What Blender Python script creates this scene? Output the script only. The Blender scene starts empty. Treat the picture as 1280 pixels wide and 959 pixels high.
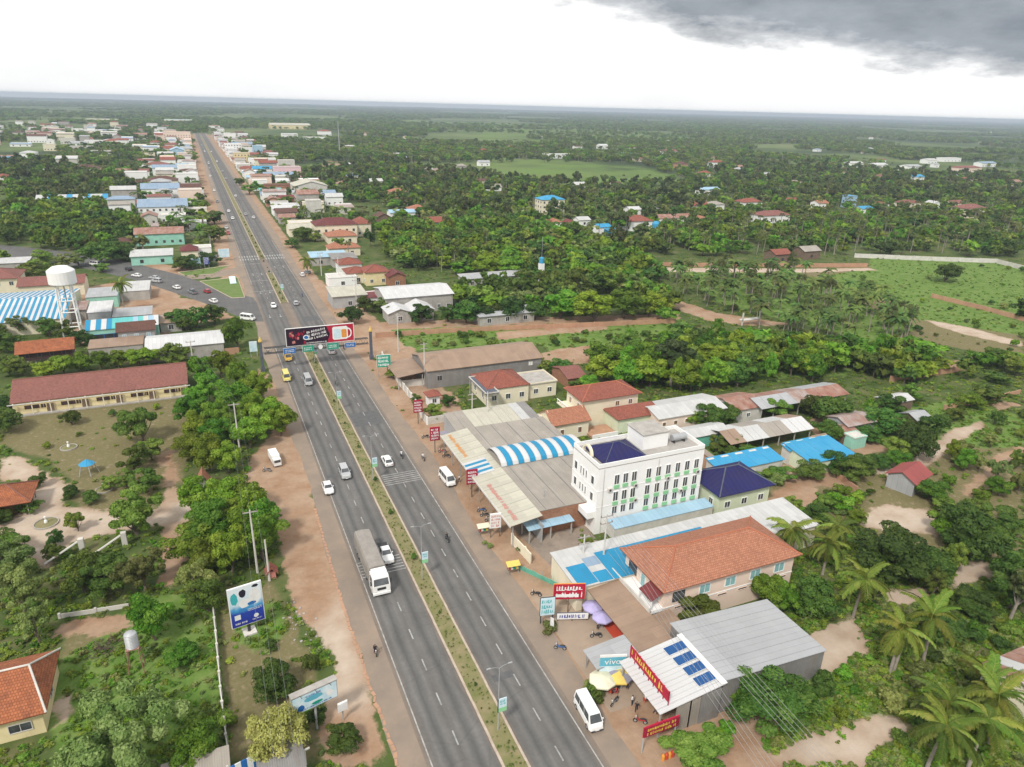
import bpy, bmesh, math, random
import numpy as np
from mathutils import Vector, Matrix
SC = bpy.context.scene
COL = SC.collection
RAD = math.radians
# ------------------------------------------------------------------ camera
FPX, CX, CY, CAMH = 885.0, 640.0, 479.5, 70.0       # survey of the photograph (1280x959): focal length in px, flying height
def _axes(vp=(227, 122), hor=((0, 115), (1280, 150))):
    p0 = np.array([hor[0][0]-CX, hor[0][1]-CY, FPX]); p1 = np.array([hor[1][0]-CX, hor[1][1]-CY, FPX])
    n = np.cross(p0, p1); n /= np.linalg.norm(n)
    if n[1] > 0: n = -n
    d = np.array([vp[0]-CX, vp[1]-CY, FPX]); d -= n*d.dot(n); d /= np.linalg.norm(d)
    return np.array([np.cross(d, n), d, n])           # rows: world X (right of the road), Y (along the road), Z in camera axes
AX = _axes()
cam = bpy.data.objects.new('camera', bpy.data.cameras.new('camera'))
COL.objects.link(cam); SC.camera = cam
cam.data.sensor_width = 36; cam.data.lens = FPX/1280*36
cam.data.clip_start = 1; cam.data.clip_end = 60000
M = Matrix.Identity(4)
for i in range(3):
    M[i][0] = AX[i][0]; M[i][1] = -AX[i][1]; M[i][2] = -AX[i][2]
M[2][3] = CAMH
cam.matrix_world = M
def G(px, py, z=0.0):
    """survey point of the photograph -> metres on the level z (road = +Y, origin below the drone)"""
    w = AX @ np.array([px-CX, py-CY, FPX]); t = (z-CAMH)/w[2]
    return float(w[0]*t), float(w[1]*t)
def PX(x, y, z=0.0):
    v = AX.T @ np.array([x, y, z-CAMH])
    if v[2] <= 0: return (-9999, -9999)
    return (v[0]/v[2]*FPX+CX, v[1]/v[2]*FPX+CY)
# ------------------------------------------------------------------ world: bright overcast over a Nishita sky, one dark rain cloud
SUN_EL, SUN_AZ = RAD(48), RAD(-132)                   # azimuth measured from +Y towards +X: sun stands behind and left of the drone
W = bpy.data.worlds.new('World'); SC.world = W; W.use_nodes = True
nt = W.node_tree; nt.nodes.clear()
def N(t, ty, **kw):
    n = t.nodes.new(ty)
    for k, v in kw.items():
        if k.startswith('i_'): n.inputs[k[2:].replace('_', ' ')].default_value = v
        elif k.startswith('n_'): n.inputs[int(k[2:])].default_value = v
        else: setattr(n, k, v)
    return n
def ramp(t, stops, interp='LINEAR'):
    r = t.nodes.new('ShaderNodeValToRGB'); e = r.color_ramp.elements; r.color_ramp.interpolation = interp
    while len(e) < len(stops): e.new(0.5)
    for k, (p, c) in enumerate(stops):
        e[k].position = p; e[k].color = (c if hasattr(c, '__len__') else (c, c, c)) [:3] + (1,) if hasattr(c, '__len__') else (c, c, c, 1)
    return r
L = nt.links.new
sky = N(nt, 'ShaderNodeTexSky', sky_type='NISHITA', sun_disc=False, sun_elevation=SUN_EL, sun_rotation=SUN_AZ, altitude=50, air_density=1.0, dust_density=3.0)
tc = N(nt, 'ShaderNodeTexCoord')
mp = N(nt, 'ShaderNodeMapping'); mp.inputs['Scale'].default_value = (1, 1, 3.2)
L(tc.outputs['Generated'], mp.inputs['Vector'])
n1 = N(nt, 'ShaderNodeTexNoise', i_Scale=2.2, i_Detail=6, i_Roughness=0.58); L(mp.outputs[0], n1.inputs['Vector'])
veil = ramp(nt, [(0.30, 0.95), (0.62, 1.0)]); L(n1.outputs[0], veil.inputs[0])
wht = ramp(nt, [(0.28, (7.5, 7.55, 7.6)), (0.44, (8.0, 8.0, 8.0))]); L(n1.outputs[0], wht.inputs[0])
mixs = N(nt, 'ShaderNodeMix', data_type='RGBA'); L(veil.outputs[0], mixs.inputs[0]); L(sky.outputs[0], mixs.inputs[6]); L(wht.outputs[0], mixs.inputs[7])
# the rain cloud: an elongated bank with a ragged edge, standing right of the road
caz, cel = RAD(54), RAD(10.2)
cdir = (math.sin(caz)*math.cos(cel), math.cos(caz)*math.cos(cel), math.sin(cel))
rgt = (math.cos(caz), -math.sin(caz), 0)
nrm = N(nt, 'ShaderNodeVectorMath', operation='NORMALIZE'); L(tc.outputs['Generated'], nrm.inputs[0])
dn = N(nt, 'ShaderNodeTexNoise', i_Scale=6.5, i_Detail=8, i_Roughness=0.62); L(mp.outputs[0], dn.inputs['Vector'])
sub = N(nt, 'ShaderNodeVectorMath', operation='SUBTRACT', n_1=cdir); L(nrm.outputs[0], sub.inputs[0])
du = N(nt, 'ShaderNodeVectorMath', operation='DOT_PRODUCT', n_1=rgt); L(sub.outputs[0], du.inputs[0])
sp = N(nt, 'ShaderNodeSeparateXYZ'); L(sub.outputs[0], sp.inputs[0])
def mth(op, a, b=None, c=None):
    m = N(nt, 'ShaderNodeMath', operation=op)
    for k, v in enumerate((a, b, c)):
        if v is None: continue
        if isinstance(v, (int, float)): m.inputs[k].default_value = v
        else: L(v, m.inputs[k])
    return m.outputs[0]
tilt = mth('MULTIPLY_ADD', du.outputs['Value'], 0.085, sp.outputs[2])
e2 = mth('ADD', mth('POWER', mth('ABSOLUTE', mth('DIVIDE', du.outputs['Value'], 0.62)), 2.0), mth('POWER', mth('ABSOLUTE', mth('DIVIDE', tilt, 0.132)), 2.0))
fr = mth('DOT_PRODUCT' if False else 'ADD', e2, mth('MULTIPLY_ADD', dn.outputs[0], 1.1, -0.55))
cmask = ramp(nt, [(0.72, 1.0), (0.90, 0.55), (1.0, 0.0)]); L(fr, cmask.inputs[0])
front = N(nt, 'ShaderNodeVectorMath', operation='DOT_PRODUCT', n_1=cdir); L(nrm.outputs[0], front.inputs[0])
cm2 = mth('MULTIPLY', cmask.outputs[0], mth('GREATER_THAN', front.outputs['Value'], 0.3))
dcol = ramp(nt, [(0.32, (1.9, 2.15, 2.45)), (0.70, (3.5, 3.8, 4.15))]); L(dn.outputs[0], dcol.inputs[0])
mixd = N(nt, 'ShaderNodeMix', data_type='RGBA'); L(cm2, mixd.inputs[0]); L(mixs.outputs[2], mixd.inputs[6]); L(dcol.outputs[0], mixd.inputs[7])
bg = N(nt, 'ShaderNodeBackground', i_Strength=0.10); L(mixd.outputs[2], bg.inputs[0])
wo = N(nt, 'ShaderNodeOutputWorld'); L(bg.outputs[0], wo.inputs[0])
# ------------------------------------------------------------------ sun (veiled by the overcast) and exposure
sd = bpy.data.lights.new('sun', 'SUN'); sd.energy = 2.5; sd.angle = RAD(9); sd.color = (1, 0.95, 0.87)
sun = bpy.data.objects.new('sun', sd); COL.objects.link(sun)
_s = Vector((math.sin(SUN_AZ)*math.cos(SUN_EL), math.cos(SUN_AZ)*math.cos(SUN_EL), math.sin(SUN_EL)))
sun.rotation_euler = _s.to_track_quat('Z', 'Y').to_euler(); sun.location = _s*200
vs = SC.view_settings; vs.view_transform = 'Standard'; vs.look = 'None'; vs.exposure = 0.40; vs.gamma = 1.0
SC.cycles.use_denoising = True
SC.cycles.max_bounces = 5; SC.cycles.diffuse_bounces = 3; SC.cycles.glossy_bounces = 2; SC.cycles.transmission_bounces = 3
SC.cycles.transparent_max_bounces = 6; SC.cycles.volume_bounces = 0
SC.cycles.use_adaptive_sampling = True; SC.cycles.adaptive_threshold = 0.02
SC.render.use_persistent_data = False
random.seed(7); rng = np.random.default_rng(7)
# ------------------------------------------------------------------ materials
MATS = {}
def mat(name, c, c2=None, scale=0.6, rough=0.85, bump=0.0, bscale=None, metal=0.0, kind=None, streak=None, detail=5, spec=0.3, dirt=0.0, dirtc=(0.22, 0.16, 0.11)):
    """c, c2: colours mixed by noise; kind: 'sheet' corrugated sheets, 'tile' roof tiles, 'brick'; dirt: share of streaky grime"""
    if name in MATS: return MATS[name]
    m = bpy.data.materials.new(name); m.use_nodes = True; t = m.node_tree; t.nodes.clear(); L = t.links.new
    out = N(t, 'ShaderNodeOutputMaterial'); b = N(t, 'ShaderNodeBsdfPrincipled', i_Roughness=rough, i_Metallic=metal)
    b.inputs['Specular IOR Level'].default_value = spec
    L(b.outputs[0], out.inputs[0])
    tcn = N(t, 'ShaderNodeTexCoord'); geo = N(t, 'ShaderNodeNewGeometry')
    c2 = c2 or tuple(x*0.82 for x in c)
    n = N(t, 'ShaderNodeTexNoise', i_Scale=scale, i_Detail=detail, i_Roughness=0.6); L(geo.outputs['Position'], n.inputs['Vector'])
    r = ramp(t, [(0.32, tuple(c)), (0.68, tuple(c2))]); L(n.outputs[0], r.inputs[0])
    col = r.outputs[0]; h = None
    uvn = tcn.outputs['UV']
    def mx(f, a, bb, mode='MIX'):
        k = N(t, 'ShaderNodeMix', data_type='RGBA', blend_type=mode)
        if isinstance(f, float): k.inputs[0].default_value = f
        else: L(f, k.inputs[0])
        for q, v in ((6, a), (7, bb)):
            if isinstance(v, tuple): k.inputs[q].default_value = v + (1,)
            else: L(v, k.inputs[q])
        return k.outputs[2]
    if kind == 'sheet':
        s = N(t, 'ShaderNodeSeparateXYZ'); L(uvn, s.inputs[0])
        fl = N(t, 'ShaderNodeMath', operation='FLOOR'); L(s.outputs[0], fl.inputs[0])
        sv = N(t, 'ShaderNodeMath', operation='MULTIPLY', n_1=0.28); L(s.outputs[1], sv.inputs[0])
        fv = N(t, 'ShaderNodeMath', operation='FLOOR'); L(sv.outputs[0], fv.inputs[0])
        cb = N(t, 'ShaderNodeCombineXYZ'); L(fl.outputs[0], cb.inputs[0]); L(fv.outputs[0], cb.inputs[1])
        wn = N(t, 'ShaderNodeTexWhiteNoise', noise_dimensions='3D'); L(cb.outputs[0], wn.inputs[0])
        rr = ramp(t, [(0, (0.86,)*3), (1, (1.0,)*3)]); L(wn.outputs[0], rr.inputs[0])
        col = mx(1.0, col, rr.outputs[0], 'MULTIPLY')
        frc = N(t, 'ShaderNodeMath', operation='FRACT'); L(s.outputs[0], frc.inputs[0])
        ed = N(t, 'ShaderNodeMath', operation='LESS_THAN', n_1=0.07); L(frc.outputs[0], ed.inputs[0])
        em = N(t, 'ShaderNodeMath', operation='MULTIPLY', n_1=0.22); L(ed.outputs[0], em.inputs[0])
        col = mx(em.outputs[0], col, (0.12, 0.11, 0.10))
        wv = N(t, 'ShaderNodeMath', operation='SINE'); ws = N(t, 'ShaderNodeMath', operation='MULTIPLY', n_1=2*math.pi/0.25)
        L(s.outputs[0], ws.inputs[0]); L(ws.outputs[0], wv.inputs[0]); h = wv.outputs[0]; bdist = 0.02
    elif kind in ('tile', 'brick'):
        bt = N(t, 'ShaderNodeTexBrick', i_Scale=1.0); bt.inputs['Color1'].default_value = (1, 1, 1, 1); bt.inputs['Color2'].default_value = (0.72, 0.70, 0.70, 1)
        bt.inputs['Mortar'].default_value = (0.5, 0.45, 0.42, 1) if kind == 'tile' else (0.8, 0.78, 0.74, 1)
        bt.inputs['Mortar Size'].default_value = 0.03; bt.inputs['Brick Width'].default_value = 0.32 if kind == 'tile' else 0.5; bt.inputs['Row Height'].default_value = 0.36 if kind == 'tile' else 0.25
        L(uvn, bt.inputs['Vector']); col = mx(1.0, col, bt.outputs[0], 'MULTIPLY'); h = bt.outputs[1]
        inv = N(t, 'ShaderNodeMath', operation='SUBTRACT', n_0=1.0); L(h, inv.inputs[1]); h = inv.outputs[0]; bdist = 0.04
    if dirt > 0:
        mpn = N(t, 'ShaderNodeMapping'); mpn.inputs['Scale'].default_value = streak or ((0.9, 0.22, 1) if kind else (0.9, 0.9, 0.2))
        L(uvn if kind else geo.outputs['Position'], mpn.inputs['Vector'])
        dn_ = N(t, 'ShaderNodeTexNoise', i_Scale=0.9, i_Detail=8, i_Roughness=0.72); L(mpn.outputs[0], dn_.inputs['Vector'])
        dr = ramp(t, [(0.62-0.34*dirt, 0.0), (0.86-0.3*dirt, min(1.0, 0.35+dirt))]); L(dn_.outputs[0], dr.inputs[0])
        col = mx(dr.outputs[0], col, tuple(dirtc))
    L(col, b.inputs['Base Color'])
    if h is None and bump > 0:
        bn = N(t, 'ShaderNodeTexNoise', i_Scale=bscale or scale*6, i_Detail=4); L(geo.outputs['Position'], bn.inputs['Vector']); h = bn.outputs[0]; bdist = bump
    if h is not None:
        bp = N(t, 'ShaderNodeBump', i_Strength=0.6, i_Distance=bdist); L(h, bp.inputs['Height']); L(bp.outputs[0], b.inputs['Normal'])
    MATS[name] = m; return m
mat('asphalt', (0.092, 0.091, 0.090), (0.128, 0.125, 0.120), 0.22, 0.9, 0.004, 9, dirt=0.34, dirtc=(0.165, 0.155, 0.145), streak=(1.3, 0.025, 1))
mat('asphalt_patch', (0.085, 0.086, 0.09), (0.12, 0.12, 0.12), 0.9, 0.9)
mat('shoulder', (0.285, 0.220, 0.168), (0.205, 0.170, 0.140), 0.16, 0.95, 0.01, 6, dirt=0.3, dirtc=(0.31, 0.225, 0.16))
mat('forecourt', (0.36, 0.275, 0.205), (0.30, 0.235, 0.18), 0.3, 0.95, 0.01, 6, dirt=0.25, dirtc=(0.2, 0.16, 0.125))
mat('paint_white', (0.44, 0.44, 0.42), (0.19, 0.188, 0.182), 0.9, 0.85, detail=9)
mat('kerb', (0.47, 0.40, 0.33), (0.36, 0.29, 0.23), 0.7, 0.9)
mat('concrete', (0.42, 0.40, 0.37), (0.31, 0.29, 0.27), 0.5, 0.9, dirt=0.3, dirtc=(0.2, 0.18, 0.16))
mat('concrete_light', (0.60, 0.58, 0.54), (0.48, 0.46, 0.42), 0.5, 0.9, dirt=0.2, dirtc=(0.3, 0.27, 0.23))
mat('white', (0.80, 0.80, 0.79), (0.76, 0.76, 0.75), 0.4, 0.75, dirt=0.10, dirtc=(0.5, 0.48, 0.45))
mat('cream', (0.74, 0.68, 0.53), (0.66, 0.60, 0.46), 0.4, 0.8, dirt=0.16, dirtc=(0.45, 0.4, 0.32))
mat('pale_yellow', (0.72, 0.62, 0.36), (0.62, 0.52, 0.30), 0.4, 0.85, dirt=0.22, dirtc=(0.4, 0.32, 0.2))
mat('pink_wall', (0.75, 0.60, 0.50), (0.70, 0.55, 0.46), 0.4, 0.8, dirt=0.1, dirtc=(0.45, 0.38, 0.33))
mat('pale_green', (0.62, 0.68, 0.50), (0.55, 0.6, 0.45), 0.4, 0.85, dirt=0.15)
mat('mint', (0.32, 0.62, 0.50), (0.26, 0.5, 0.42), 0.4, 0.85, dirt=0.15)
mat('grey_wall', (0.40, 0.40, 0.40), (0.32, 0.32, 0.32), 0.4, 0.9, dirt=0.25)
mat('pink', (0.76, 0.52, 0.56), (0.7, 0.48, 0.52), 0.4, 0.85, dirt=0.1)
mat('brick_wall', (0.40, 0.20, 0.12), (0.33, 0.17, 0.11), 0.6, 0.9, kind='brick', dirt=0.2)
mat('earth_wall', (0.46, 0.27, 0.17), (0.36, 0.21, 0.14), 0.35, 0.95, dirt=0.3, dirtc=(0.26, 0.16, 0.1))
mat('dark_wood', (0.085, 0.05, 0.045), (0.05, 0.032, 0.03), 1.2, 0.85)
mat('bare_wood', (0.20, 0.14, 0.10), (0.13, 0.09, 0.07), 1.0, 0.9)
S = dict(kind='sheet', rough=0.55)
mat('sheet_white', (0.55, 0.55, 0.54), (0.48, 0.48, 0.47), 0.25, dirt=0.14, dirtc=(0.44, 0.41, 0.37), **S)
mat('sheet_bright', (0.60, 0.60, 0.60), (0.56, 0.56, 0.56), 0.25, dirt=0.04, dirtc=(0.5, 0.48, 0.45), **S)
mat('sheet_grey', (0.40, 0.41, 0.42), (0.35, 0.36, 0.37), 0.25, dirt=0.12, **S)
mat('sheet_dull', (0.27, 0.265, 0.26), (0.21, 0.20, 0.195), 0.3, dirt=0.35, **S)
mat('sheet_cream', (0.52, 0.50, 0.41), (0.46, 0.44, 0.36), 0.25, dirt=0.15, dirtc=(0.4, 0.36, 0.3), **S)
mat('sheet_tan', (0.34, 0.235, 0.165), (0.28, 0.195, 0.14), 0.3, dirt=0.3, dirtc=(0.27, 0.19, 0.14), **S)
mat('sheet_beige', (0.36, 0.325, 0.28), (0.31, 0.28, 0.245), 0.3, dirt=0.3, dirtc=(0.32, 0.28, 0.24), **S)
mat('sheet_rust', (0.27, 0.10, 0.065), (0.38, 0.26, 0.21), 0.45, dirt=0.4, dirtc=(0.17, 0.075, 0.05), **S)
mat('sheet_rustgrey', (0.42, 0.40, 0.39), (0.28, 0.15, 0.11), 0.30, dirt=0.4, dirtc=(0.24, 0.11, 0.075), **S)
mat('sheet_blue', (0.016, 0.26, 0.46), (0.02, 0.23, 0.42), 0.25, dirt=0.08, dirtc=(0.2, 0.36, 0.45), **S)
mat('sheet_sky', (0.36, 0.54, 0.66), (0.30, 0.47, 0.60), 0.25, dirt=0.16, dirtc=(0.45, 0.5, 0.52), **S)
mat('sheet_azure', (0.025, 0.28, 0.52), (0.05, 0.31, 0.53), 0.25, dirt=0.12, dirtc=(0.3, 0.45, 0.55), **S)
mat('sheet_teal', (0.10, 0.46, 0.46), (0.14, 0.50, 0.48), 0.25, dirt=0.12, **S)
mat('sheet_navy', (0.016, 0.017, 0.105), (0.022, 0.02, 0.085), 0.3, kind='sheet', rough=0.62, spec=0.2)
mat('sheet_steel_blue', (0.22, 0.31, 0.43), (0.27, 0.36, 0.46), 0.25, dirt=0.2, dirtc=(0.35, 0.36, 0.37), **S)
mat('sheet_maroon', (0.19, 0.035, 0.035), (0.15, 0.03, 0.03), 0.4, **S)
mat('sheet_redhut', (0.33, 0.075, 0.07), (0.27, 0.065, 0.06), 0.5, dirt=0.15, dirtc=(0.2, 0.08, 0.06), **S)
T = dict(kind='tile', rough=0.85)
mat('tile_orange', (0.46, 0.205, 0.125), (0.41, 0.185, 0.115), 0.35, dirt=0.07, dirtc=(0.3, 0.13, 0.09), **T)
mat('tile_old', (0.45, 0.155, 0.065), (0.29, 0.105, 0.055), 0.9, dirt=0.22, dirtc=(0.16, 0.075, 0.05), **T)
mat('tile_red', (0.34, 0.115, 0.08), (0.29, 0.10, 0.072), 0.35, dirt=0.12, dirtc=(0.22, 0.07, 0.05), **T)
mat('tile_school', (0.31, 0.130, 0.108), (0.26, 0.115, 0.097), 0.22, dirt=0.2, dirtc=(0.2, 0.095, 0.075), **T)
mat('tile_maroon', (0.20, 0.055, 0.055), (0.16, 0.05, 0.05), 0.35, dirt=0.1, **T)
mat('tile_brown', (0.17, 0.085, 0.065), (0.13, 0.07, 0.055), 0.4, dirt=0.15, **T)
mat('ridge_orange', (0.42, 0.15, 0.08), (0.34, 0.12, 0.07), 0.6)
mat('ridge_dark', (0.23, 0.10, 0.075), (0.18, 0.085, 0.065), 0.6)
mat('glass', (0.03, 0.034, 0.038), (0.10, 0.108, 0.115), 0.5, 0.12, spec=0.6)
mat('shutter_teal', (0.25, 0.44, 0.44), (0.20, 0.38, 0.39), 2.0, 0.6)
mat('shutter_wood', (0.20, 0.105, 0.05), (0.16, 0.085, 0.04), 2.0, 0.7)
mat('panel_green', (0.27, 0.56, 0.30), (0.22, 0.50, 0.26), 2.0, 0.6)
mat('steel', (0.46, 0.47, 0.48), (0.38, 0.39, 0.40), 0.8, 0.5, metal=0.4)
mat('pole_steel', (0.38, 0.39, 0.39), (0.32, 0.33, 0.33), 0.8, 0.55)
mat('dark_metal', (0.045, 0.045, 0.05), (0.07, 0.07, 0.075), 0.8, 0.55)
mat('slate', (0.10, 0.115, 0.15), (0.075, 0.085, 0.11), 0.8, 0.7)
mat('gold', (0.60, 0.42, 0.12), (0.5, 0.35, 0.1), 1, 0.4)
mat('wire', (0.30, 0.30, 0.31), (0.26, 0.26, 0.27), 1, 0.6)
mat('solar', (0.02, 0.075, 0.21), (0.025, 0.095, 0.26), 1.0, 0.55, spec=0.15)
mat('net_green', (0.11, 0.42, 0.31), (0.16, 0.46, 0.36), 1.3, 0.8)
mat('tarp', (0.31, 0.285, 0.255), (0.24, 0.22, 0.20), 0.7, 0.9, 0.03, 1.5)
mat('tyre', (0.022, 0.022, 0.022), (0.03, 0.03, 0.03), 1, 0.9)
mat('rim', (0.45, 0.45, 0.46), (0.38, 0.38, 0.39), 1, 0.4, metal=0.5)
mat('lamp_glass', (0.75, 0.74, 0.68), (0.7, 0.69, 0.64), 1, 0.2)
mat('tail_red', (0.40, 0.02, 0.02), (0.3, 0.02, 0.02), 1, 0.3)
mat('plastic_black', (0.03, 0.03, 0.032), (0.045, 0.045, 0.048), 1, 0.5)
for nm, c in dict(car_white=(0.78, 0.78, 0.77), car_silver=(0.42, 0.43, 0.44), car_grey=(0.20, 0.21, 0.22), car_black=(0.025, 0.026, 0.03), car_red=(0.36, 0.03, 0.035),
                  car_yellow=(0.70, 0.60, 0.17), car_amber=(0.68, 0.42, 0.06), car_blue=(0.05, 0.13, 0.33), car_gold=(0.42, 0.37, 0.28)).items():
    mat(nm, c, tuple(x*0.94 for x in c), 1.0, 0.28, spec=0.5)
for nm, c in dict(sign_red=(0.42, 0.012, 0.04), sign_crimson=(0.30, 0.012, 0.045), sign_green=(0.012, 0.30, 0.20), sign_blue=(0.02, 0.14, 0.42), sign_cyan=(0.12, 0.42, 0.55), sign_teal=(0.05, 0.40, 0.43),
                  sign_white=(0.76, 0.76, 0.75), sign_pale=(0.55, 0.70, 0.76), sign_yellow=(0.72, 0.55, 0.07), sign_orange=(0.68, 0.28, 0.05), sign_navy=(0.012, 0.03, 0.30), sign_dark=(0.02, 0.018, 0.035),
                  lilac=(0.42, 0.38, 0.62), cloth_cream=(0.68, 0.66, 0.50), cloth_yellow=(0.70, 0.52, 0.13), cloth_grey=(0.28, 0.27, 0.33),
                  shirt_white=(0.70, 0.70, 0.70), shirt_red=(0.42, 0.06, 0.06), shirt_blue=(0.07, 0.13, 0.32), shirt_black=(0.03, 0.03, 0.035), trousers=(0.035, 0.04, 0.06), hair=(0.015, 0.012, 0.01),
                  shirt_green=(0.08, 0.22, 0.10), skin=(0.34, 0.19, 0.12), red_plastic=(0.5, 0.07, 0.04), salmon=(0.55, 0.22, 0.19)).items():
    mat(nm, c, tuple(x*0.88 for x in c), 1.2, 0.6)
mat('crowd_print', (0.005, 0.004, 0.013), (0.030, 0.006, 0.024), 1.6, 0.5, detail=8)
mat('photo_print', (0.62, 0.72, 0.78), (0.06, 0.30, 0.42), 0.8, 0.5, detail=6)
mat('photo_print_pale', (0.70, 0.76, 0.79), (0.40, 0.62, 0.72), 0.9, 0.5, detail=6)
# ------------------------------------------------------------------ mesh and object helpers
class MB:
    def __init__(s): s.v = []; s.f = []; s.uv = []; s.mi = []; s.mats = []
    def _m(s, m):
        if m not in s.mats: s.mats.append(m)
        return s.mats.index(m)
    def face(s, pts, m=None, uv=None):
        i = len(s.v); s.v += [tuple(map(float, p)) for p in pts]; s.f.append(tuple(range(i, i+len(pts))))
        s.uv.append(uv if uv else [(p[0]+p[1]*0.001, p[2] if abs(p[2]) > 1e-9 else p[1]) for p in pts]); s.mi.append(s._m(m) if m else 0)
    def prism(s, bot, top, m=None):
        """closed solid between two rings of the same length"""
        n = len(bot)
        for k in range(n):
            a, b = bot[k], bot[(k+1) % n]; c, d = top[(k+1) % n], top[k]
            u = math.hypot(b[0]-a[0], b[1]-a[1]); h = math.dist(a, d)
            s.face([a, b, c, d], m, [(0, 0), (u, 0), (u, h), (0, h)])
        s.face(list(reversed(bot)), m); s.face(top, m)
    def box(s, x0, x1, y0, y1, z0, z1, m=None):
        b = [(x0, y0, z0), (x1, y0, z0), (x1, y1, z0), (x0, y1, z0)]; t = [(x, y, z1) for x, y, _ in b]
        s.prism(b, t, m)
    def slab(s, pts, th, m=None, udir=None):
        """sloped sheet: polygon pts (counter-clockwise from above) with thickness th; uv in metres along udir"""
        p = [Vector(q) for q in pts]; nrm = (p[1]-p[0]).cross(p[2]-p[0]).normalized()
        u = Vector(udir).normalized() if udir else (p[1]-p[0]).normalized(); w = nrm.cross(u).normalized()
        uv = [((q-p[0]).dot(u), (q-p[0]).dot(w)) for q in p]
        s.face(p, m, uv); b = [q-Vector((0, 0, th)) for q in p]
        s.face(list(reversed(b)), m, list(reversed(uv)))
        for k in range(len(p)):
            j = (k+1) % len(p); s.face([b[k], b[j], p[j], p[k]], m, [uv[k], uv[j], uv[j], uv[k]])
    def tube(s, path, r, n=6, m=None, cap=True):
        """path of points with radius r (number or list)"""
        P = [Vector(p) for p in path]; R = r if hasattr(r, '__len__') else [r]*len(P); rings = []
        for k, p in enumerate(P):
            d = (P[min(k+1, len(P)-1)]-P[max(k-1, 0)]).normalized()
            a = d.cross(Vector((0, 0, 1)))
            if a.length < 1e-3: a = Vector((1, 0, 0))
            a.normalize(); b = d.cross(a)
            rings.append([p+(a*math.cos(2*math.pi*q/n)+b*math.sin(2*math.pi*q/n))*R[k] for q in range(n)])
        for k in range(len(P)-1):
            for q in range(n):
                s.face([rings[k][q], rings[k+1][q], rings[k+1][(q+1) % n], rings[k][(q+1) % n]], m)
        if cap: s.face(list(reversed(rings[0])), m); s.face(rings[-1], m)
    def lathe(s, prof, n=16, c=(0, 0), m=None):
        for k in range(len(prof)-1):
            (r0, z0), (r1, z1) = prof[k], prof[k+1]
            for q in range(n):
                a, b = 2*math.pi*q/n, 2*math.pi*(q+1)/n
                pt = lambda r, t, z: (c[0]+r*math.cos(t), c[1]+r*math.sin(t), z)
                if r0 < 1e-6: s.face([pt(0, 0, z0), pt(r1, b, z1), pt(r1, a, z1)][::-1], m)
                elif r1 < 1e-6: s.face([pt(r0, a, z0), pt(r0, b, z0), pt(0, 0, z1)], m)
                else: s.face([pt(r0, a, z0), pt(r0, b, z0), pt(r1, b, z1), pt(r1, a, z1)], m)
    def mesh(s, name, m=None):
        me = bpy.data.meshes.new(name); me.from_pydata(s.v, [], s.f)
        ul = me.uv_layers.new(name='UVMap'); ul.data.foreach_set('uv', [c for f in s.uv for p in f for c in p])
        ms = s.mats or ([m] if m else [])
        for q in ms: me.materials.append(MATS[q])
        if len(ms) > 1: me.polygons.foreach_set('material_index', s.mi)
        me.update(); return me
    def build(s, name, m=None, parent=None): return link(name, s.mesh(name, m), parent)
def link(name, data, parent=None):
    o = bpy.data.objects.new(name, data); COL.objects.link(o)
    if parent is not None: o.parent = parent
    return o
def tag(o, label=None, cat=None, group=None, kind=None):
    if label: o['label'] = label
    if cat: o['category'] = cat
    if group: o['group'] = group
    if kind: o['kind'] = kind
    return o
def thing(name, label, cat, x=0, y=0, z=0, rot=0.0, group=None):
    o = bpy.data.objects.new(name, None); COL.objects.link(o); o.empty_display_size = 0.5
    o.location = (x, y, z); o.rotation_euler = (0, 0, rot); return tag(o, label, cat, group)
def copy_tree(o, parent=None):
    c = o.copy(); COL.objects.link(c)
    if parent is not None: c.parent = parent
    for ch in list(o.children): copy_tree(ch, c)
    return c
def boxpart(name, m, parent, *b):
    k = MB(); k.box(*b); return k.build(name, m, parent)
def poly_in(x, y, P):
    """points (arrays) inside polygon P"""
    x = np.asarray(x, float); y = np.asarray(y, float); r = np.zeros(x.shape, bool); n = len(P); j = n-1
    for i in range(n):
        xi, yi = P[i]; xj, yj = P[j]
        c = ((yi > y) != (yj > y)) & (x < (xj-xi)*(y-yi)/((yj-yi) or 1e-9)+xi); r ^= c; j = i
    return r
def WP(pts, z=0): return [G(x, y, z) for x, y in pts]
FOOT = []        # footprints of buildings (x0, x1, y0, y1): nothing is planted there
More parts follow.
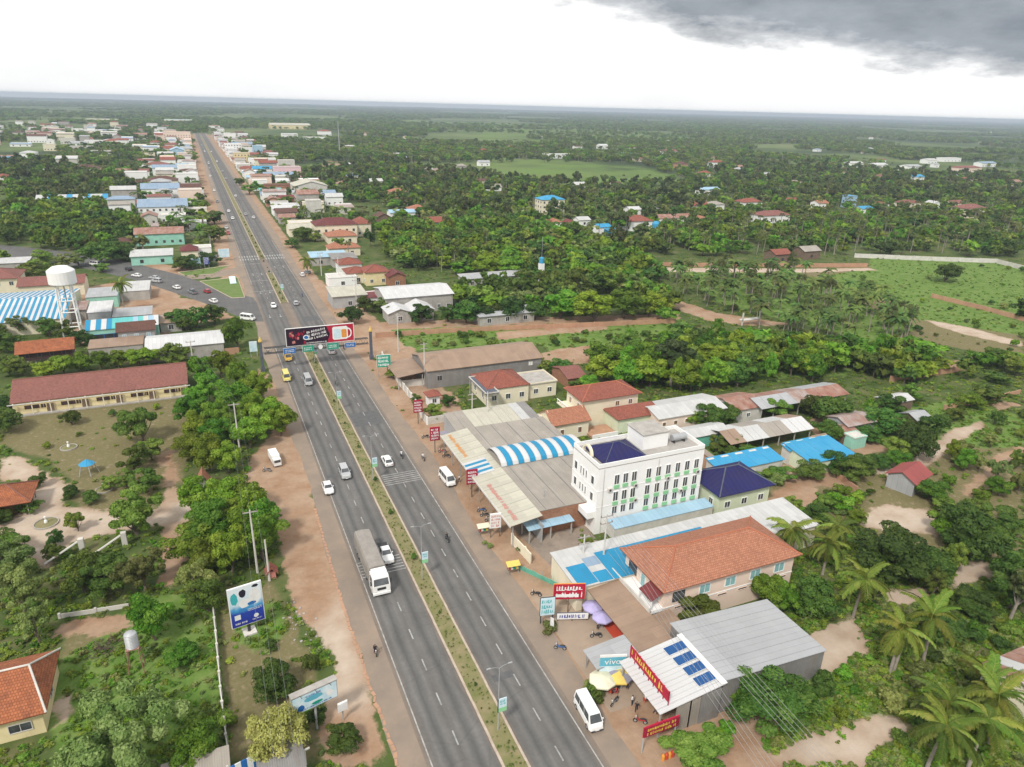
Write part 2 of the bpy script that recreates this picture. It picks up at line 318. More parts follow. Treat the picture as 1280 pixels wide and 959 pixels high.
# ================================================================== GROUND
DIRT = [
 [(318,455),(345,478),(378,560),(425,720),(492,959),(415,959),(392,925),(405,880),(425,830),(398,800),(372,770),(358,735),(352,690),(345,640),(318,612),(300,604),(312,575),(338,545),(345,525),(330,500)],
 [(165,325),(225,333),(250,340),(215,350),(178,343)], [(205,368),(262,378),(292,397),(250,404),(212,398)], [(295,335),(318,330),(330,388),(306,378)],
 [(0,655),(60,632),(130,637),(190,645),(205,625),(255,622),(256,645),(228,653),(195,656),(100,672),(75,690),(60,712),(45,707),(0,674)],
 [(0,572),(20,568),(52,588),(85,604),(72,640),(40,652),(20,640),(46,606),(0,598)],
 [(204,652),(228,652),(231,722),(204,735)], [(200,562),(215,556),(224,600),(226,625),(205,625)], [(70,778),(165,765),(170,790),(120,795),(70,796)],
 [(62,875),(98,872),(90,905),(70,912)], [(40,945),(85,925),(80,938),(55,959)],
 [(1060,650),(1105,630),(1176,640),(1174,664),(1166,677),(1153,664),(1100,664),(1068,658)],
 [(1100,749),(1110,738),(1160,733),(1192,728),(1195,698),(1254,706),(1251,720),(1206,733),(1166,741),(1153,754),(1123,759)],
 [(1004,839),(1012,791),(1046,775),(1068,765),(1073,781),(1086,802),(1089,813),(1068,821),(1054,837),(993,855)],
 [(930,959),(1001,925),(1067,906),(1075,890),(1110,890),(1147,914),(1099,938),(1081,959)],
 [(1085,590),(1130,575),(1160,560),(1185,540),(1228,525),(1235,530),(1190,560),(1150,590),(1120,600)],
 [(1250,566),(1280,556),(1280,572),(1240,596),(1215,620),(1195,622),(1225,590)], [(1060,560),(1085,552),(1120,560),(1080,570)],
 [(790,334),(1000,336),(1085,335),(1100,338),(1000,341),(830,340)], [(816,357),(838,372),(895,391),(955,400),(985,404),(985,407),(930,407),(885,401),(830,381),(812,362)],
 [(1150,398),(1215,410),(1280,428),(1280,435),(1210,419),(1180,411)], [(1085,372),(1115,375),(1110,382),(1080,378)], [(1180,455),(1225,440),(1222,452),(1180,462)], [(1230,500),(1280,505),(1250,515)],
 [(478,440),(520,432),(520,446),(500,460)], [(675,440),(740,432),(740,455),(700,455),(680,450)], [(620,415),(760,405),(760,412),(620,425)], [(480,402),(850,392),(850,400),(480,412)],
 [(485,470),(540,480),(580,500),(560,512),(520,500)], [(925,640),(1000,600),(1030,620),(990,650),(960,640)], [(975,580),(1060,590),(1050,610),(960,605)], [(1035,500),(1065,535),(1030,550),(1005,535)],
 [(640,800),(1000,900),(900,959),(760,959)], [(90,362),(150,352),(205,352),(228,374),(208,424),(90,430)], [(425,195),(430,212),(405,208)],
]
LUSH = [
 [(70,830),(120,800),(170,742),(268,745),(278,959),(60,959)], [(1085,318),(1280,332),(1280,395),(1180,362),(1090,346)], [(1090,335),(1170,360),(1250,385),(1280,400),(1280,420),(1150,400),(1000,350)],
 [(475,412),(850,398),(870,410),(850,425),(690,440),(680,432),(480,440)], [(248,351),(298,346),(307,373),(290,374)], [(222,340),(290,331),(266,343),(228,344)],
 [(600,196),(800,206),(860,228),(720,232),(610,222)], [(500,150),(720,158),(900,172),(880,180),(640,172),(500,160)], [(600,172),(760,178),(780,186),(600,182)], [(850,335),(1000,340),(1100,390),(1150,410),(1100,430),(900,380)],
 [(780,465),(900,430),(1000,420),(1080,440),(1060,470),(900,470)], [(1080,520),(1200,500),(1280,520),(1280,560),(1100,560)], [(930,870),(1060,830),(1150,870),(1100,900),(1000,900)], [(1090,959),(1150,915),(1220,930),(1220,959)],
 [(250,615),(260,660),(225,690),(228,655)], [(0,155),(60,150),(60,162),(0,166)], [(880,430),(1000,430),(1010,470),(900,480)], [(300,770),(356,740),(360,790),(330,820),(290,800)],
]
PALE = [
 [(10,515),(235,488),(240,560),(228,610),(200,610),(195,640),(95,640),(85,600),(60,575),(0,560)], [(272,760),(350,722),(365,770),(398,840),(402,959),(285,959)], [(200,500),(232,490),(228,560),(210,560)],
 [(1000,330),(1280,330),(1280,450),(1000,400)], [(1080,560),(1280,540),(1280,700),(1080,690)], [(80,780),(130,790),(100,830),(70,840)], [(940,560),(1080,560),(1080,660),(940,640)], [(1000,850),(1130,860),(1100,905),(960,900)],
]
SAND = [DIRT[4], DIRT[5], DIRT[11], DIRT[12], DIRT[13], DIRT[14], DIRT[15], DIRT[18], DIRT[20], [(62,875),(98,872),(90,905),(70,912)], [(430,740),(380,800),(420,870),(455,905),(470,880),(440,800)]]
DIRT_W = [[(36.6,34),(53.5,34),(54,225),(44,300),(43,900),(36.6,900)], [(13.4,288),(13.4,900),(6.5,900),(6.5,300)], [(40,28),(62,28),(62,60),(50,62)], [(44,100),(58,100),(58,92),(44,80)], [(-20,900),(80,900),(90,1700),(-30,1700)]]
def axis(lo, hi, a, b, step):
    m = list(np.arange(a, b+0.01, step)); s = step; x = b; r = []
    while x < hi: s *= 1.16; x += s; r.append(min(x, hi))
    s = step; x = a; l = []
    while x > lo: s *= 1.16; x -= s; l.append(max(x, lo))
    return np.array(l[::-1]+m+r)
gx = axis(-9000, 15000, -130, 330, 1.3); gy = axis(-700, 14500, 30, 480, 1.3)
XX, YY = np.meshgrid(gx, gy); nx, ny = len(gx), len(gy)
cover = np.zeros((ny*nx, 4), np.float32)
xf, yf = XX.ravel(), YY.ravel()
for k, polys in enumerate((DIRT, LUSH, PALE)):
    for P in polys: cover[poly_in(xf, yf, WP(P)), k] = 1
for P in SAND: cover[poly_in(xf, yf, WP(P)), 3] = 1
for P in DIRT_W: cover[poly_in(xf, yf, P), 0] = 1
for k in range(4):                                    # soften the outlines a little
    a = cover[:, k].reshape(ny, nx)
    for _ in range(2):
        a[1:-1, 1:-1] = (a[1:-1, 1:-1]*2+a[:-2, 1:-1]+a[2:, 1:-1]+a[1:-1, :-2]+a[1:-1, 2:])/6
    cover[:, k] = a.ravel()
me = bpy.data.meshes.new('ground')
idx = np.arange(ny*nx).reshape(ny, nx)
q = np.stack([idx[:-1, :-1], idx[:-1, 1:], idx[1:, 1:], idx[1:, :-1]], -1).reshape(-1)
nf = (ny-1)*(nx-1)
me.vertices.add(ny*nx); me.loops.add(nf*4); me.polygons.add(nf)
zz = np.zeros(ny*nx); co = np.stack([xf, yf, zz], 1)
me.vertices.foreach_set('co', co.ravel()); me.loops.foreach_set('vertex_index', q)
me.polygons.foreach_set('loop_start', np.arange(0, nf*4, 4)); me.update()
ca = me.attributes.new('cover', 'FLOAT_COLOR', 'POINT'); ca.data.foreach_set('color', cover.ravel())
m = bpy.data.materials.new('ground'); m.use_nodes = True; t = m.node_tree; t.nodes.clear(); L = t.links.new
out = N(t, 'ShaderNodeOutputMaterial'); b = N(t, 'ShaderNodeBsdfPrincipled', i_Roughness=0.95); b.inputs['Specular IOR Level'].default_value = 0.1; L(b.outputs[0], out.inputs[0])
geo = N(t, 'ShaderNodeNewGeometry'); at = N(t, 'ShaderNodeAttribute', attribute_name='cover'); sp = N(t, 'ShaderNodeSeparateColor'); L(at.outputs['Color'], sp.inputs[0])
def noise(s, d=6, r=0.62):
    n = N(t, 'ShaderNodeTexNoise', i_Scale=s, i_Detail=d, i_Roughness=r); L(geo.outputs['Position'], n.inputs['Vector']); return n.outputs[0]
def mixc(f, a, bb):
    k = N(t, 'ShaderNodeMix', data_type='RGBA'); L(f, k.inputs[0]); L(a, k.inputs[6]); L(bb, k.inputs[7]); return k.outputs[2]
nA, nB, nC, nD, nE = noise(0.16), noise(0.9, 5), noise(0.0042, 7, 0.6), noise(0.05), noise(0.33, 8, 0.7)
def cr(n, *st): r = ramp(t, list(st)); L(n, r.inputs[0]); return r.outputs[0]
base = cr(nA, (0.30, (0.045, 0.075, 0.020)), (0.52, (0.080, 0.110, 0.032)), (0.72, (0.17, 0.145, 0.075)))
farc = cr(nC, (0.36, (0.035, 0.055, 0.025)), (0.46, (0.07, 0.105, 0.035)), (0.58, (0.125, 0.165, 0.055)), (0.70, (0.17, 0.17, 0.085)))
sx = N(t, 'ShaderNodeSeparateXYZ'); L(geo.outputs['Position'], sx.inputs[0])
fm = N(t, 'ShaderNodeMapRange'); fm.inputs[1].default_value = 420; fm.inputs[2].default_value = 800; L(sx.outputs[1], fm.inputs[0])
base = mixc(fm.outputs[0], base, farc)
pale = cr(nB, (0.30, (0.20, 0.165, 0.095)), (0.52, (0.15, 0.135, 0.06)), (0.70, (0.26, 0.205, 0.135)))
lush = cr(nE, (0.28, (0.060, 0.120, 0.022)), (0.46, (0.105, 0.180, 0.036)), (0.62, (0.155, 0.215, 0.060)), (0.76, (0.25, 0.22, 0.12)))
dirt = cr(nA, (0.28, (0.285, 0.165, 0.098)), (0.48, (0.345, 0.232, 0.155)), (0.70, (0.40, 0.295, 0.215)))
d2 = cr(nB, (0.25, (0.82, 0.82, 0.82)), (0.75, (1.06, 1.04, 1.02)))
mm = N(t, 'ShaderNodeMix', data_type='RGBA', blend_type='MULTIPLY'); mm.inputs[0].default_value = 1; L(dirt, mm.inputs[6]); L(d2, mm.inputs[7]); dirt = mm.outputs[2]
def edge(ch, n1, amt=0.9, lo=0.42, hi=0.62, n2=None):
    a = N(t, 'ShaderNodeMath', operation='MULTIPLY_ADD', n_1=amt, n_2=-amt/2); L(n1, a.inputs[0])
    s = N(t, 'ShaderNodeMath', operation='ADD'); L(sp.outputs[ch], s.inputs[0]); L(a.outputs[0], s.inputs[1])
    return cr(s.outputs[0], (lo, 0.0), (hi, 1.0))
c = mixc(edge(2, nE, 1.5, 0.40, 0.75), base, pale)
lf = N(t, 'ShaderNodeMath', operation='MULTIPLY'); L(fm.outputs[0], lf.inputs[0]); L(cr(noise(0.011, 7, 0.65), (0.42, 0.0), (0.56, 0.85)), lf.inputs[1]); lush = mixc(lf.outputs[0], lush, farc)
c = mixc(edge(1, nE, 1.0, 0.36, 0.66), c, lush)
sand = cr(nA, (0.28, (0.34, 0.255, 0.185)), (0.48, (0.44, 0.36, 0.285)), (0.70, (0.53, 0.455, 0.38)))
sa_ = N(t, 'ShaderNodeMath', operation='MULTIPLY', n_1=0.85); L(at.outputs['Alpha'], sa_.inputs[0]); dirt = mixc(sa_.outputs[0], dirt, sand)
c = mixc(edge(0, nE, 1.7, 0.40, 0.62), c, dirt)
L(c, b.inputs['Base Color'])
bp = N(t, 'ShaderNodeBump', i_Strength=0.7, i_Distance=0.12); L(noise(1.6, 6), bp.inputs['Height']); L(bp.outputs[0], b.inputs['Normal'])
MATS['ground'] = m; me.materials.append(m)
tag(link('ground', me), kind='structure')

# ================================================================== ROADS
def sheet(name, pts, z, m, parent=None, kind='structure', label=None):
    k = MB(); k.face([(x, y, z) for x, y in pts], m, [(x, y) for x, y in pts]); o = k.build(name, None, parent)
    if parent is None: tag(o, kind=kind)
    if label: o['label'] = label
    return o
def strip(name, x0, x1, y0, y1, z, m, parent=None):
    k = MB(); ys = list(np.arange(y0, y1, 40))+[y1]
    for a, bb in zip(ys[:-1], ys[1:]): k.face([(x0, a, z), (x1, a, z), (x1, bb, z), (x0, bb, z)], m, [(x0, a), (x1, a), (x1, bb), (x0, bb)])
    o = k.build(name, None, parent)
    if parent is None: tag(o, kind='structure')
    return o
# dusty paved shoulders with a worn, wavering outer edge
for nm, xa, xb in (('road_shoulder', 13.1, 16.9), ('road_shoulder', 34.6, 39.2)):
    k = MB(); ys = np.arange(-30, 1700, 4.0); out_x = xa if xa < 20 else xb; in_x = xb if xa < 20 else xa
    wob = [0.35*math.sin(y*0.11)+0.3*math.sin(y*0.043+2)+random.uniform(-.25, .25) for y in ys]
    for i in range(len(ys)-1):
        p = [(out_x+wob[i], ys[i]), (in_x, ys[i]), (in_x, ys[i+1]), (out_x+wob[i+1], ys[i+1])]
        if xa > 20: p = p[::-1]
        k.face([(x, y, 0.012) for x, y in p], 'shoulder', p)
    tag(k.build(nm), kind='structure')
def road_material():
    m = bpy.data.materials.new('asphalt_road'); m.use_nodes = True; t = m.node_tree; t.nodes.clear(); L = t.links.new
    out = N(t, 'ShaderNodeOutputMaterial'); b = N(t, 'ShaderNodeBsdfPrincipled', i_Roughness=0.88); b.inputs['Specular IOR Level'].default_value = .25; L(b.outputs[0], out.inputs[0])
    geo = N(t, 'ShaderNodeNewGeometry'); s = N(t, 'ShaderNodeSeparateXYZ'); L(geo.outputs['Position'], s.inputs[0])
    def nz(sc, d=6, r=.62, mp=None):
        n = N(t, 'ShaderNodeTexNoise', i_Scale=sc, i_Detail=d, i_Roughness=r)
        if mp: q = N(t, 'ShaderNodeMapping'); q.inputs['Scale'].default_value = mp; L(geo.outputs['Position'], q.inputs[0]); L(q.outputs[0], n.inputs['Vector'])
        else: L(geo.outputs['Position'], n.inputs['Vector'])
        return n.outputs[0]
    a = N(t, 'ShaderNodeMath', operation='MULTIPLY_ADD', n_1=1.3, n_2=-.65); L(nz(.35, 7, .7, (1, .35, 1)), a.inputs[0]); x = N(t, 'ShaderNodeMath', operation='ADD'); L(s.outputs[0], x.inputs[0]); L(a.outputs[0], x.inputs[1])
    mr = N(t, 'ShaderNodeMapRange'); mr.inputs[1].default_value = 16.0; mr.inputs[2].default_value = 36.0; L(x.outputs[0], mr.inputs[0])
    P = lambda X: (X-16)/20
    dust, lane, trk, oil = (0.205, 0.166, 0.134), (0.122, 0.117, 0.112), (0.150, 0.145, 0.139), (0.096, 0.094, 0.091)
    r = ramp(t, [(P(16.3), dust), (P(17.3), lane), (P(17.9), trk), (P(18.7), oil), (P(19.5), trk), (P(20.4), lane), (P(21.2), trk), (P(22.0), oil), (P(22.9), trk), (P(23.6), lane), (P(24.2), dust), (P(26.9), dust), (P(27.6), lane), (P(28.3), trk), (P(29.1), oil), (P(29.9), trk), (P(30.9), lane), (P(31.6), trk), (P(32.5), oil), (P(33.3), trk), (P(34.2), lane), (P(35.4), dust)]); L(mr.outputs[0], r.inputs[0])
    def mul(c, n, lo, hi, p0=.3, p1=.7):
        q = ramp(t, [(p0, (lo,)*3), (p1, (hi,)*3)]); L(n, q.inputs[0]); k = N(t, 'ShaderNodeMix', data_type='RGBA', blend_type='MULTIPLY'); k.inputs[0].default_value = 1; L(c, k.inputs[6]); L(q.outputs[0], k.inputs[7]); return k.outputs[2]
    c = mul(r.outputs[0], nz(.12, 8, .65), .84, 1.14); c = mul(c, nz(2.2, 6, .7), .90, 1.08); c = mul(c, nz(.5, 7, .7, (1.4, .03, 1)), .86, 1.10)
    v = N(t, 'ShaderNodeTexVoronoi', feature='DISTANCE_TO_EDGE', i_Scale=.085); L(geo.outputs['Position'], v.inputs['Vector']); c = mul(c, v.outputs['Distance'], .90, 1.0, .003, .010)
    L(c, b.inputs['Base Color']); MATS['asphalt_road'] = m
road_material()
road = strip('road', 16.2, 35.6, -30, 1700, 0.024, 'asphalt_road')
side = WP([(316,372),(340,402),(318,402),(296,395),(258,380),(212,364),(168,350),(118,338),(60,327),(0,322),(-120,317),(-120,305),(0,306),(60,312),(120,320),(175,331),(225,344),(268,358),(300,368)])
sheet('side_road', side, 0.018, 'asphalt')
sheet('slip_lane', WP([(178,340),(215,344),(262,341),(300,334),(312,330),(316,338),(300,342),(262,348),(225,350),(195,346)]), 0.015, 'shoulder')
mat('lawn', (0.095, 0.165, 0.035), (0.15, 0.19, 0.06), 0.35, 0.95, 0.04, 4)
for P_ in ([(250,352),(297,347),(306,372),(290,373)], [(223,341),(288,332),(266,343),(232,345)]):
    P_ = WP(P_); k = MB(); k.prism([(x, y, 0) for x, y in P_[::-1]], [(x, y, .1) for x, y in P_[::-1]], 'lawn'); o = k.build('grass_island'); tag(o, kind='structure')
    for (xa, ya), (xb, yb) in zip(P_, P_[1:]+P_[:1]): k = MB(); k.tube([(xa, ya, .08), (xb, yb, .08)], .16, 4); k.build('kerb', 'kerb', o)
MY1 = G(372,428)[1]; MY2a = G(357,379)[1]; MY2b = G(334,342)[1]; MY3 = G(326,324)[1]
MED = [(-30, MY1), (MY2a, MY2b), (MY3, 1600)]
for n_, (a, bb) in enumerate(MED):
    m_ = strip('median', 24.35, 26.75, a+.2, bb-.2, 0.15, 'median_soil' if 'median_soil' in MATS else 'kerb')
mat('median_soil', (0.14, 0.15, 0.052), (0.24, 0.20, 0.11), 0.5, 0.95, 0.05, 3)
for o in [o for o in COL.objects if o.name.startswith('median')]: o.data.materials.clear(); o.data.materials.append(MATS['median_soil'])
meds = [o for o in COL.objects if o.name.startswith('median')]
kb = MB(); kb.box(-0.15, 0.15, 0.01, 1.99, 0, 0.17); kme = kb.mesh('kerb_stone', 'kerb')
kerbs = 0
for mo, (a, bb) in zip(meds, MED):
    for x in (24.2, 26.9):
        near_to = min(bb, 170) if a < 0 else a
        y = max(a, 42)
        while y < near_to-2 and a < 100:
            o = link('kerb_stone', kme, mo); o.location = (x+random.uniform(-.02, .02), y, random.uniform(-.015, .01)); y += 2
        k = MB(); y0 = y if a < 100 else a
        if bb-y0 > 1: k.box(x-.15, x+.15, y0, bb, 0, 0.165); k.build('kerb', 'kerb', mo)
    k = MB(); k.box(24.05, 27.05, bb, bb+.3, 0, .165); k.build('kerb', 'kerb', mo)
# painted markings
for x in (16.75, 34.75): strip('edge_line', x-.08, x+.08, -30, 215 if x < 20 else 400, 0.03, 'paint_white', road)
strip('edge_line', 16.67, 16.83, 300, 900, 0.03, 'paint_white', road)
dk = MB(); dk.face([(-.09, -1.1, 0), (.09, -1.1, 0), (.09, 1.1, 0), (-.09, 1.1, 0)]); dme = dk.mesh('lane_dash', 'paint_white')
for x in (20.45, 30.9):
    y = 47.0
    while y < 560:
        if not (216 < y < 262):
            o = link('lane_dash', dme, road); o.location = (x, y, 0.031)
        y += 6.35 if x < 25 else 6.1
for x0, x1, ya in ((27.4, 34.6, G(505,597)[1]), (16.9, 23.9, G(490,705)[1])):
    for i in range(6):
        k = MB(); yy = ya-2+i*0.8; k.face([(x0, yy, .032), (x1, yy, .032), (x1, yy+.2, .032), (x0, yy+.2, .032)]); k.build('rumble_stripe', 'paint_white', road)
for y0 in (G(322,325)[1], G(345,350)[1]+50):
    for i in range(18):
        if 7 < i < 10: continue
        k = MB(); x = 15.5+i*1.15; k.face([(x, y0, .032), (x+.55, y0, .032), (x+.55, y0+4, .032), (x, y0+4, .032)]); k.build('zebra_stripe', 'paint_white', road)
for y0 in (G(320,365)[1], G(313,352)[1], 340, 400): strip('stop_line', 14.5, 23.8, y0, y0+.45, .032, 'paint_white', road)
ak = MB(); ak.face([(-.12, -2, 0), (.12, -2, 0), (.12, 1, 0), (-.12, 1, 0)]); ak.face([(-.5, 1, 0), (.5, 1, 0), (0, 2.3, 0)]); ame = ak.mesh('lane_arrow', 'paint_white')
for x, y, r in ((18.7, 250, 3.14), (22.2, 250, 3.14), (18.7, 285, 3.14), (22.2, 285, 3.14), (29, 330, 0), (32.6, 330, 0), (18.7, 318, 3.14), (22.2, 318, 3.14)):
    o = link('lane_arrow', ame, road); o.location = (x, y, .033); o.rotation_euler = (0, 0, r)
k = MB(); 
for x0, x1, y0, y1 in ((27.5, 33.8, 150, 158), (28, 31, 66, 67.2), (17.2, 19.5, 128, 129.5), (29, 34, 240, 246)): k.face([(x0, y0, .027), (x1, y0, .027), (x1, y1, .027), (x0, y1, .027)])
k.build('asphalt_patch', 'asphalt_patch', road)
# rough stone edging along the left shoulder
ek = MB(); ek.box(-.2, .2, -.42, .42, 0, .1); eme = ek.mesh('edge_stone', 'earth_wall'); er = tag(link('stone_edging', None), kind='structure'); er['label'] = 'row of rough stones edging the left shoulder'; er['category'] = 'edging'
del er['kind']
for i in range(66):
    y = 52+i*1.0; o = link('edge_stone', eme, er); o.location = (13.0-0.25*math.sin(y*.09)+random.uniform(-.12, .12), y, -.03); o.rotation_euler = (0, 0, random.uniform(-.4, .4))
    o.scale = (random.uniform(.7, 1.2), random.uniform(.8, 1.1), random.uniform(.5, 1.2))
# ================================================================== BUILDINGS: general builder
def NS(nw, se, z=0):
    a, b_ = G(*nw, z), G(*se, z); return (min(a[0], b_[0]), max(a[0], b_[0]), min(a[1], b_[1]), max(a[1], b_[1]))
def SWSE(sw, se, depth, z=0):
    a, b_ = G(*sw, z), G(*se, z); y = (a[1]+b_[1])/2; return (a[0], b_[0], y, y+depth)
def eave(x0, yb, x1, ze, depth):
    """footprint whose near eave (height ze) runs from survey point (x0, yb) to column x1, parallel to the X axis"""
    a = G(x0, yb, ze); lo, hi = a[0], a[0]+800
    for _ in range(60):
        m_ = (lo+hi)/2
        if PX(m_, a[1], ze)[0] < x1: lo = m_
        else: hi = m_
    return (a[0], lo, a[1], a[1]+depth)
WCACHE = {}
SIDE = {'S': (0, 0, -1), 'E': (math.pi/2, 1, 0), 'N': (math.pi, 0, 1), 'W': (-math.pi/2, -1, 0)}
def opening(root, side, hx, hy, u, z, w, h, pm='glass', fm='white', name='window', far=False, sill=None):
    rot, _, _ = SIDE[side]; ln = 2*hx if side in 'SN' else 2*hy
    off = -ln/2+u*ln
    pos = {'S': (off, -hy, z), 'N': (-off, hy, z), 'E': (hx, off, z), 'W': (-hx, -off, z)}[side]
    key = (name, round(w, 2), round(h, 2), pm, fm, far)
    if key not in WCACHE:
        k = MB()
        if far: k.box(-w/2, w/2, -.06, .02, 0, h); WCACHE[key] = (k.mesh(name, pm), None)
        else:
            t_ = .09
            for b_ in ((-w/2-t_, w/2+t_, -.10, .02, -t_, 0), (-w/2-t_, w/2+t_, -.10, .02, h, h+t_), (-w/2-t_, -w/2, -.10, .02, 0, h), (w/2, w/2+t_, -.10, .02, 0, h)): k.box(*b_)
            if w > .9 and name == 'window': k.box(-.03, .03, -.075, .02, 0, h)
            p = MB(); p.box(-w/2, w/2, -.035, .015, 0, h); WCACHE[key] = (k.mesh(name, fm), p.mesh('pane', pm))
    a, p = WCACHE[key]
    o = link(name, a, root); o.location = pos; o.rotation_euler = (0, 0, rot)
    if p: link('pane' if name == 'window' else 'panel', p, o)
    if sill:
        k = MB(); k.box(-w/2-.05, w/2+.05, -.22, .01, -.8, -.12); s = k.build('sill_panel', sill, o)
    return o
def roof_slopes(kind, hx, hy, ze, rh, o, axis, inset=None):
    """list of (polygon, udir) for the slopes, plus gable/hip ridge lines"""
    X, Y = hx+o, hy+o; zl = ze
    if kind == 'shed':                                 # axis names the high side
        zz = {'W': (rh, 0, 0, rh), 'E': (0, rh, rh, 0), 'N': (0, 0, rh, rh), 'S': (rh, rh, 0, 0)}[axis]
        P = [(-X, -Y, zl+zz[0]), (X, -Y, zl+zz[1]), (X, Y, zl+zz[2]), (-X, Y, zl+zz[3])]
        return [(P, (0, 1, 0) if axis in 'WE' else (1, 0, 0))], []
    if kind == 'gable':
        zl = ze-o*rh/(hy if axis == 'x' else hx)*0.9
        if axis == 'x':
            return [([(-X, -Y, zl), (X, -Y, zl), (X, 0, ze+rh), (-X, 0, ze+rh)], (1, 0, 0)), ([(X, Y, zl), (-X, Y, zl), (-X, 0, ze+rh), (X, 0, ze+rh)], (-1, 0, 0))], [((-X, 0, ze+rh), (X, 0, ze+rh))]
        return [([(-X, Y, zl), (-X, -Y, zl), (0, -Y, ze+rh), (0, Y, ze+rh)], (0, -1, 0)), ([(X, -Y, zl), (X, Y, zl), (0, Y, ze+rh), (0, -Y, ze+rh)], (0, 1, 0))], [((0, -Y, ze+rh), (0, Y, ze+rh))]
    if kind == 'hip':
        r = ze+rh
        if axis == 'x':
            e = max(X-Y, 0.05) if inset is None else X-inset; a, b_ = (-e, 0, r), (e, 0, r)
            S_ = [([(-X, -Y, zl), (X, -Y, zl), b_, a], (1, 0, 0)), ([(X, Y, zl), (-X, Y, zl), a, b_], (-1, 0, 0)), ([(X, -Y, zl), (X, Y, zl), b_], (0, 1, 0)), ([(-X, Y, zl), (-X, -Y, zl), a], (0, -1, 0))]
            return S_, [(a, b_), ((-X, -Y, zl), a), ((-X, Y, zl), a), ((X, -Y, zl), b_), ((X, Y, zl), b_)]
        e = max(Y-X, 0.05); a, b_ = (0, -e, r), (0, e, r)
        S_ = [([(-X, -Y, zl), (X, -Y, zl), a], (1, 0, 0)), ([(X, Y, zl), (-X, Y, zl), b_], (-1, 0, 0)), ([(X, -Y, zl), (X, Y, zl), b_, a], (0, 1, 0)), ([(-X, Y, zl), (-X, -Y, zl), a, b_], (0, -1, 0))]
        return S_, [(a, b_), ((-X, -Y, zl), a), ((X, -Y, zl), a), ((-X, Y, zl), b_), ((X, Y, zl), b_)]
    return [], []
def building(name, label, cat, rect, ze, roof='gable', rh=1.5, wall='white', rm='tile_red', over=.5, axis=None, rot=0.0, wins=(), group=None, ridge=None, posts=False, sheets=None, inset=None):
    x0, x1, y0, y1 = rect; hx, hy = (x1-x0)/2, (y1-y0)/2; cx, cy = (x0+x1)/2, (y0+y1)/2
    FOOT.append((x0-1, x1+1, y0-1, y1+1))
    root = thing(name, label, cat, cx, cy, 0, rot, group); far = math.hypot(cx, cy) > 330
    axis = axis or ('x' if hx >= hy else 'y')
    if posts:                                          # an open shed: posts carry the roof
        nxp = max(2, int(2*hx/4)+1)
        for i in range(nxp):
            for s in (-1, 1):
                b_ = boxpart('post', 'concrete', root, -.1, .1, -.1, .1, 0, ze); b_.location = (-hx+.2+i*(2*hx-.4)/(nxp-1), s*(hy-.2), 0)
    else:
        k = MB(); k.box(-hx, hx, -hy, hy, 0, ze-.02)
        if roof == 'gable':
            zr = ze+rh-.05
            if axis == 'x':
                for x in (-hx, hx-.12): k.prism([(x, -hy, ze-.02), (x+.12, -hy, ze-.02), (x+.12, hy, ze-.02), (x, hy, ze-.02)], [(x, -.01, zr), (x+.12, -.01, zr), (x+.12, .01, zr), (x, .01, zr)])
            else:
                for y in (-hy, hy-.12): k.prism([(-hx, y, ze-.02), (hx, y, ze-.02), (hx, y+.12, ze-.02), (-hx, y+.12, ze-.02)], [(-.01, y, zr), (.01, y, zr), (.01, y+.12, zr), (-.01, y+.12, zr)])
        if roof == 'shed':
            zz = {'W': (rh, 0, 0, rh), 'E': (0, rh, rh, 0), 'N': (0, 0, rh, rh), 'S': (rh, rh, 0, 0)}[axis]
            bt = [(-hx, -hy, ze-.04), (hx, -hy, ze-.04), (hx, hy, ze-.04), (-hx, hy, ze-.04)]
            k.prism(bt, [(p[0], p[1], ze+zz[i]-.03) for i, p in enumerate(bt)])
        k.build('wall', wall, root)
    sl, lines = roof_slopes(roof, hx, hy, ze, rh, over, axis, inset)
    if roof == 'flat':
        k = MB(); k.box(-hx-over, hx+over, -hy-over, hy+over, ze, ze+.18); rf = k.build('roof', rm, root)
        if rh > 0:
            k = MB()
            for b_ in ((-hx-over, hx+over, -hy-over, -hy-over+.18), (-hx-over, hx+over, hy+over-.18, hy+over), (-hx-over, -hx-over+.18, -hy-over+.18, hy+over-.18), (hx+over-.18, hx+over, -hy-over+.18, hy+over-.18)): k.box(*b_, ze+.182, ze+.18+rh)
            k.build('parapet', wall, root)
    elif roof == 'arch':
        k = MB(); n = 10; r = []
        for i in range(n+1):
            a = math.pi*(1-i/n); r.append((hx*math.cos(a), ze+rh*math.sin(a)))
        for i in range(n): k.slab([(r[i][0], -hy, r[i][1]), (r[i+1][0], -hy, r[i+1][1]), (r[i+1][0], hy, r[i+1][1]), (r[i][0], hy, r[i][1])], .08, None, (0, 1, 0))
        rf = k.build('roof', rm, root)
    elif sheets:                                       # each roofing sheet a piece of its own
        rf = None
        for P, ud in sl:
            A, B_, C, D = [Vector(p) for p in P]; n = sheets
            if abs((B_-A).normalized().dot(Vector(ud))) < .5: A, B_, C, D = B_, C, D, A
            rf = rf or link('roof', None, root)
            for i in range(n):
                f0, f1 = i/n, (i+.985)/n
                k = MB(); dz = Vector((0, 0, .0+(i % 2)*.02)); k.slab([A.lerp(B_, f0)+dz, A.lerp(B_, f1)+dz, D.lerp(C, f1)+dz, D.lerp(C, f0)+dz], .06, None, tuple(ud))
                k.build('roof_sheet', rm if isinstance(rm, str) else rm[i % len(rm)], rf)
    else:
        k = MB()
        for P, ud in sl: k.slab(P, .12, None, ud)
        rf = k.build('roof', rm, root)
    if ridge and rf and lines and not far:
        k = MB()
        for a, b_ in lines: k.tube([Vector(a)+Vector((0, 0, .03)), Vector(b_)+Vector((0, 0, .03))], .13, 6)
        k.build('ridge_cap', ridge, rf)
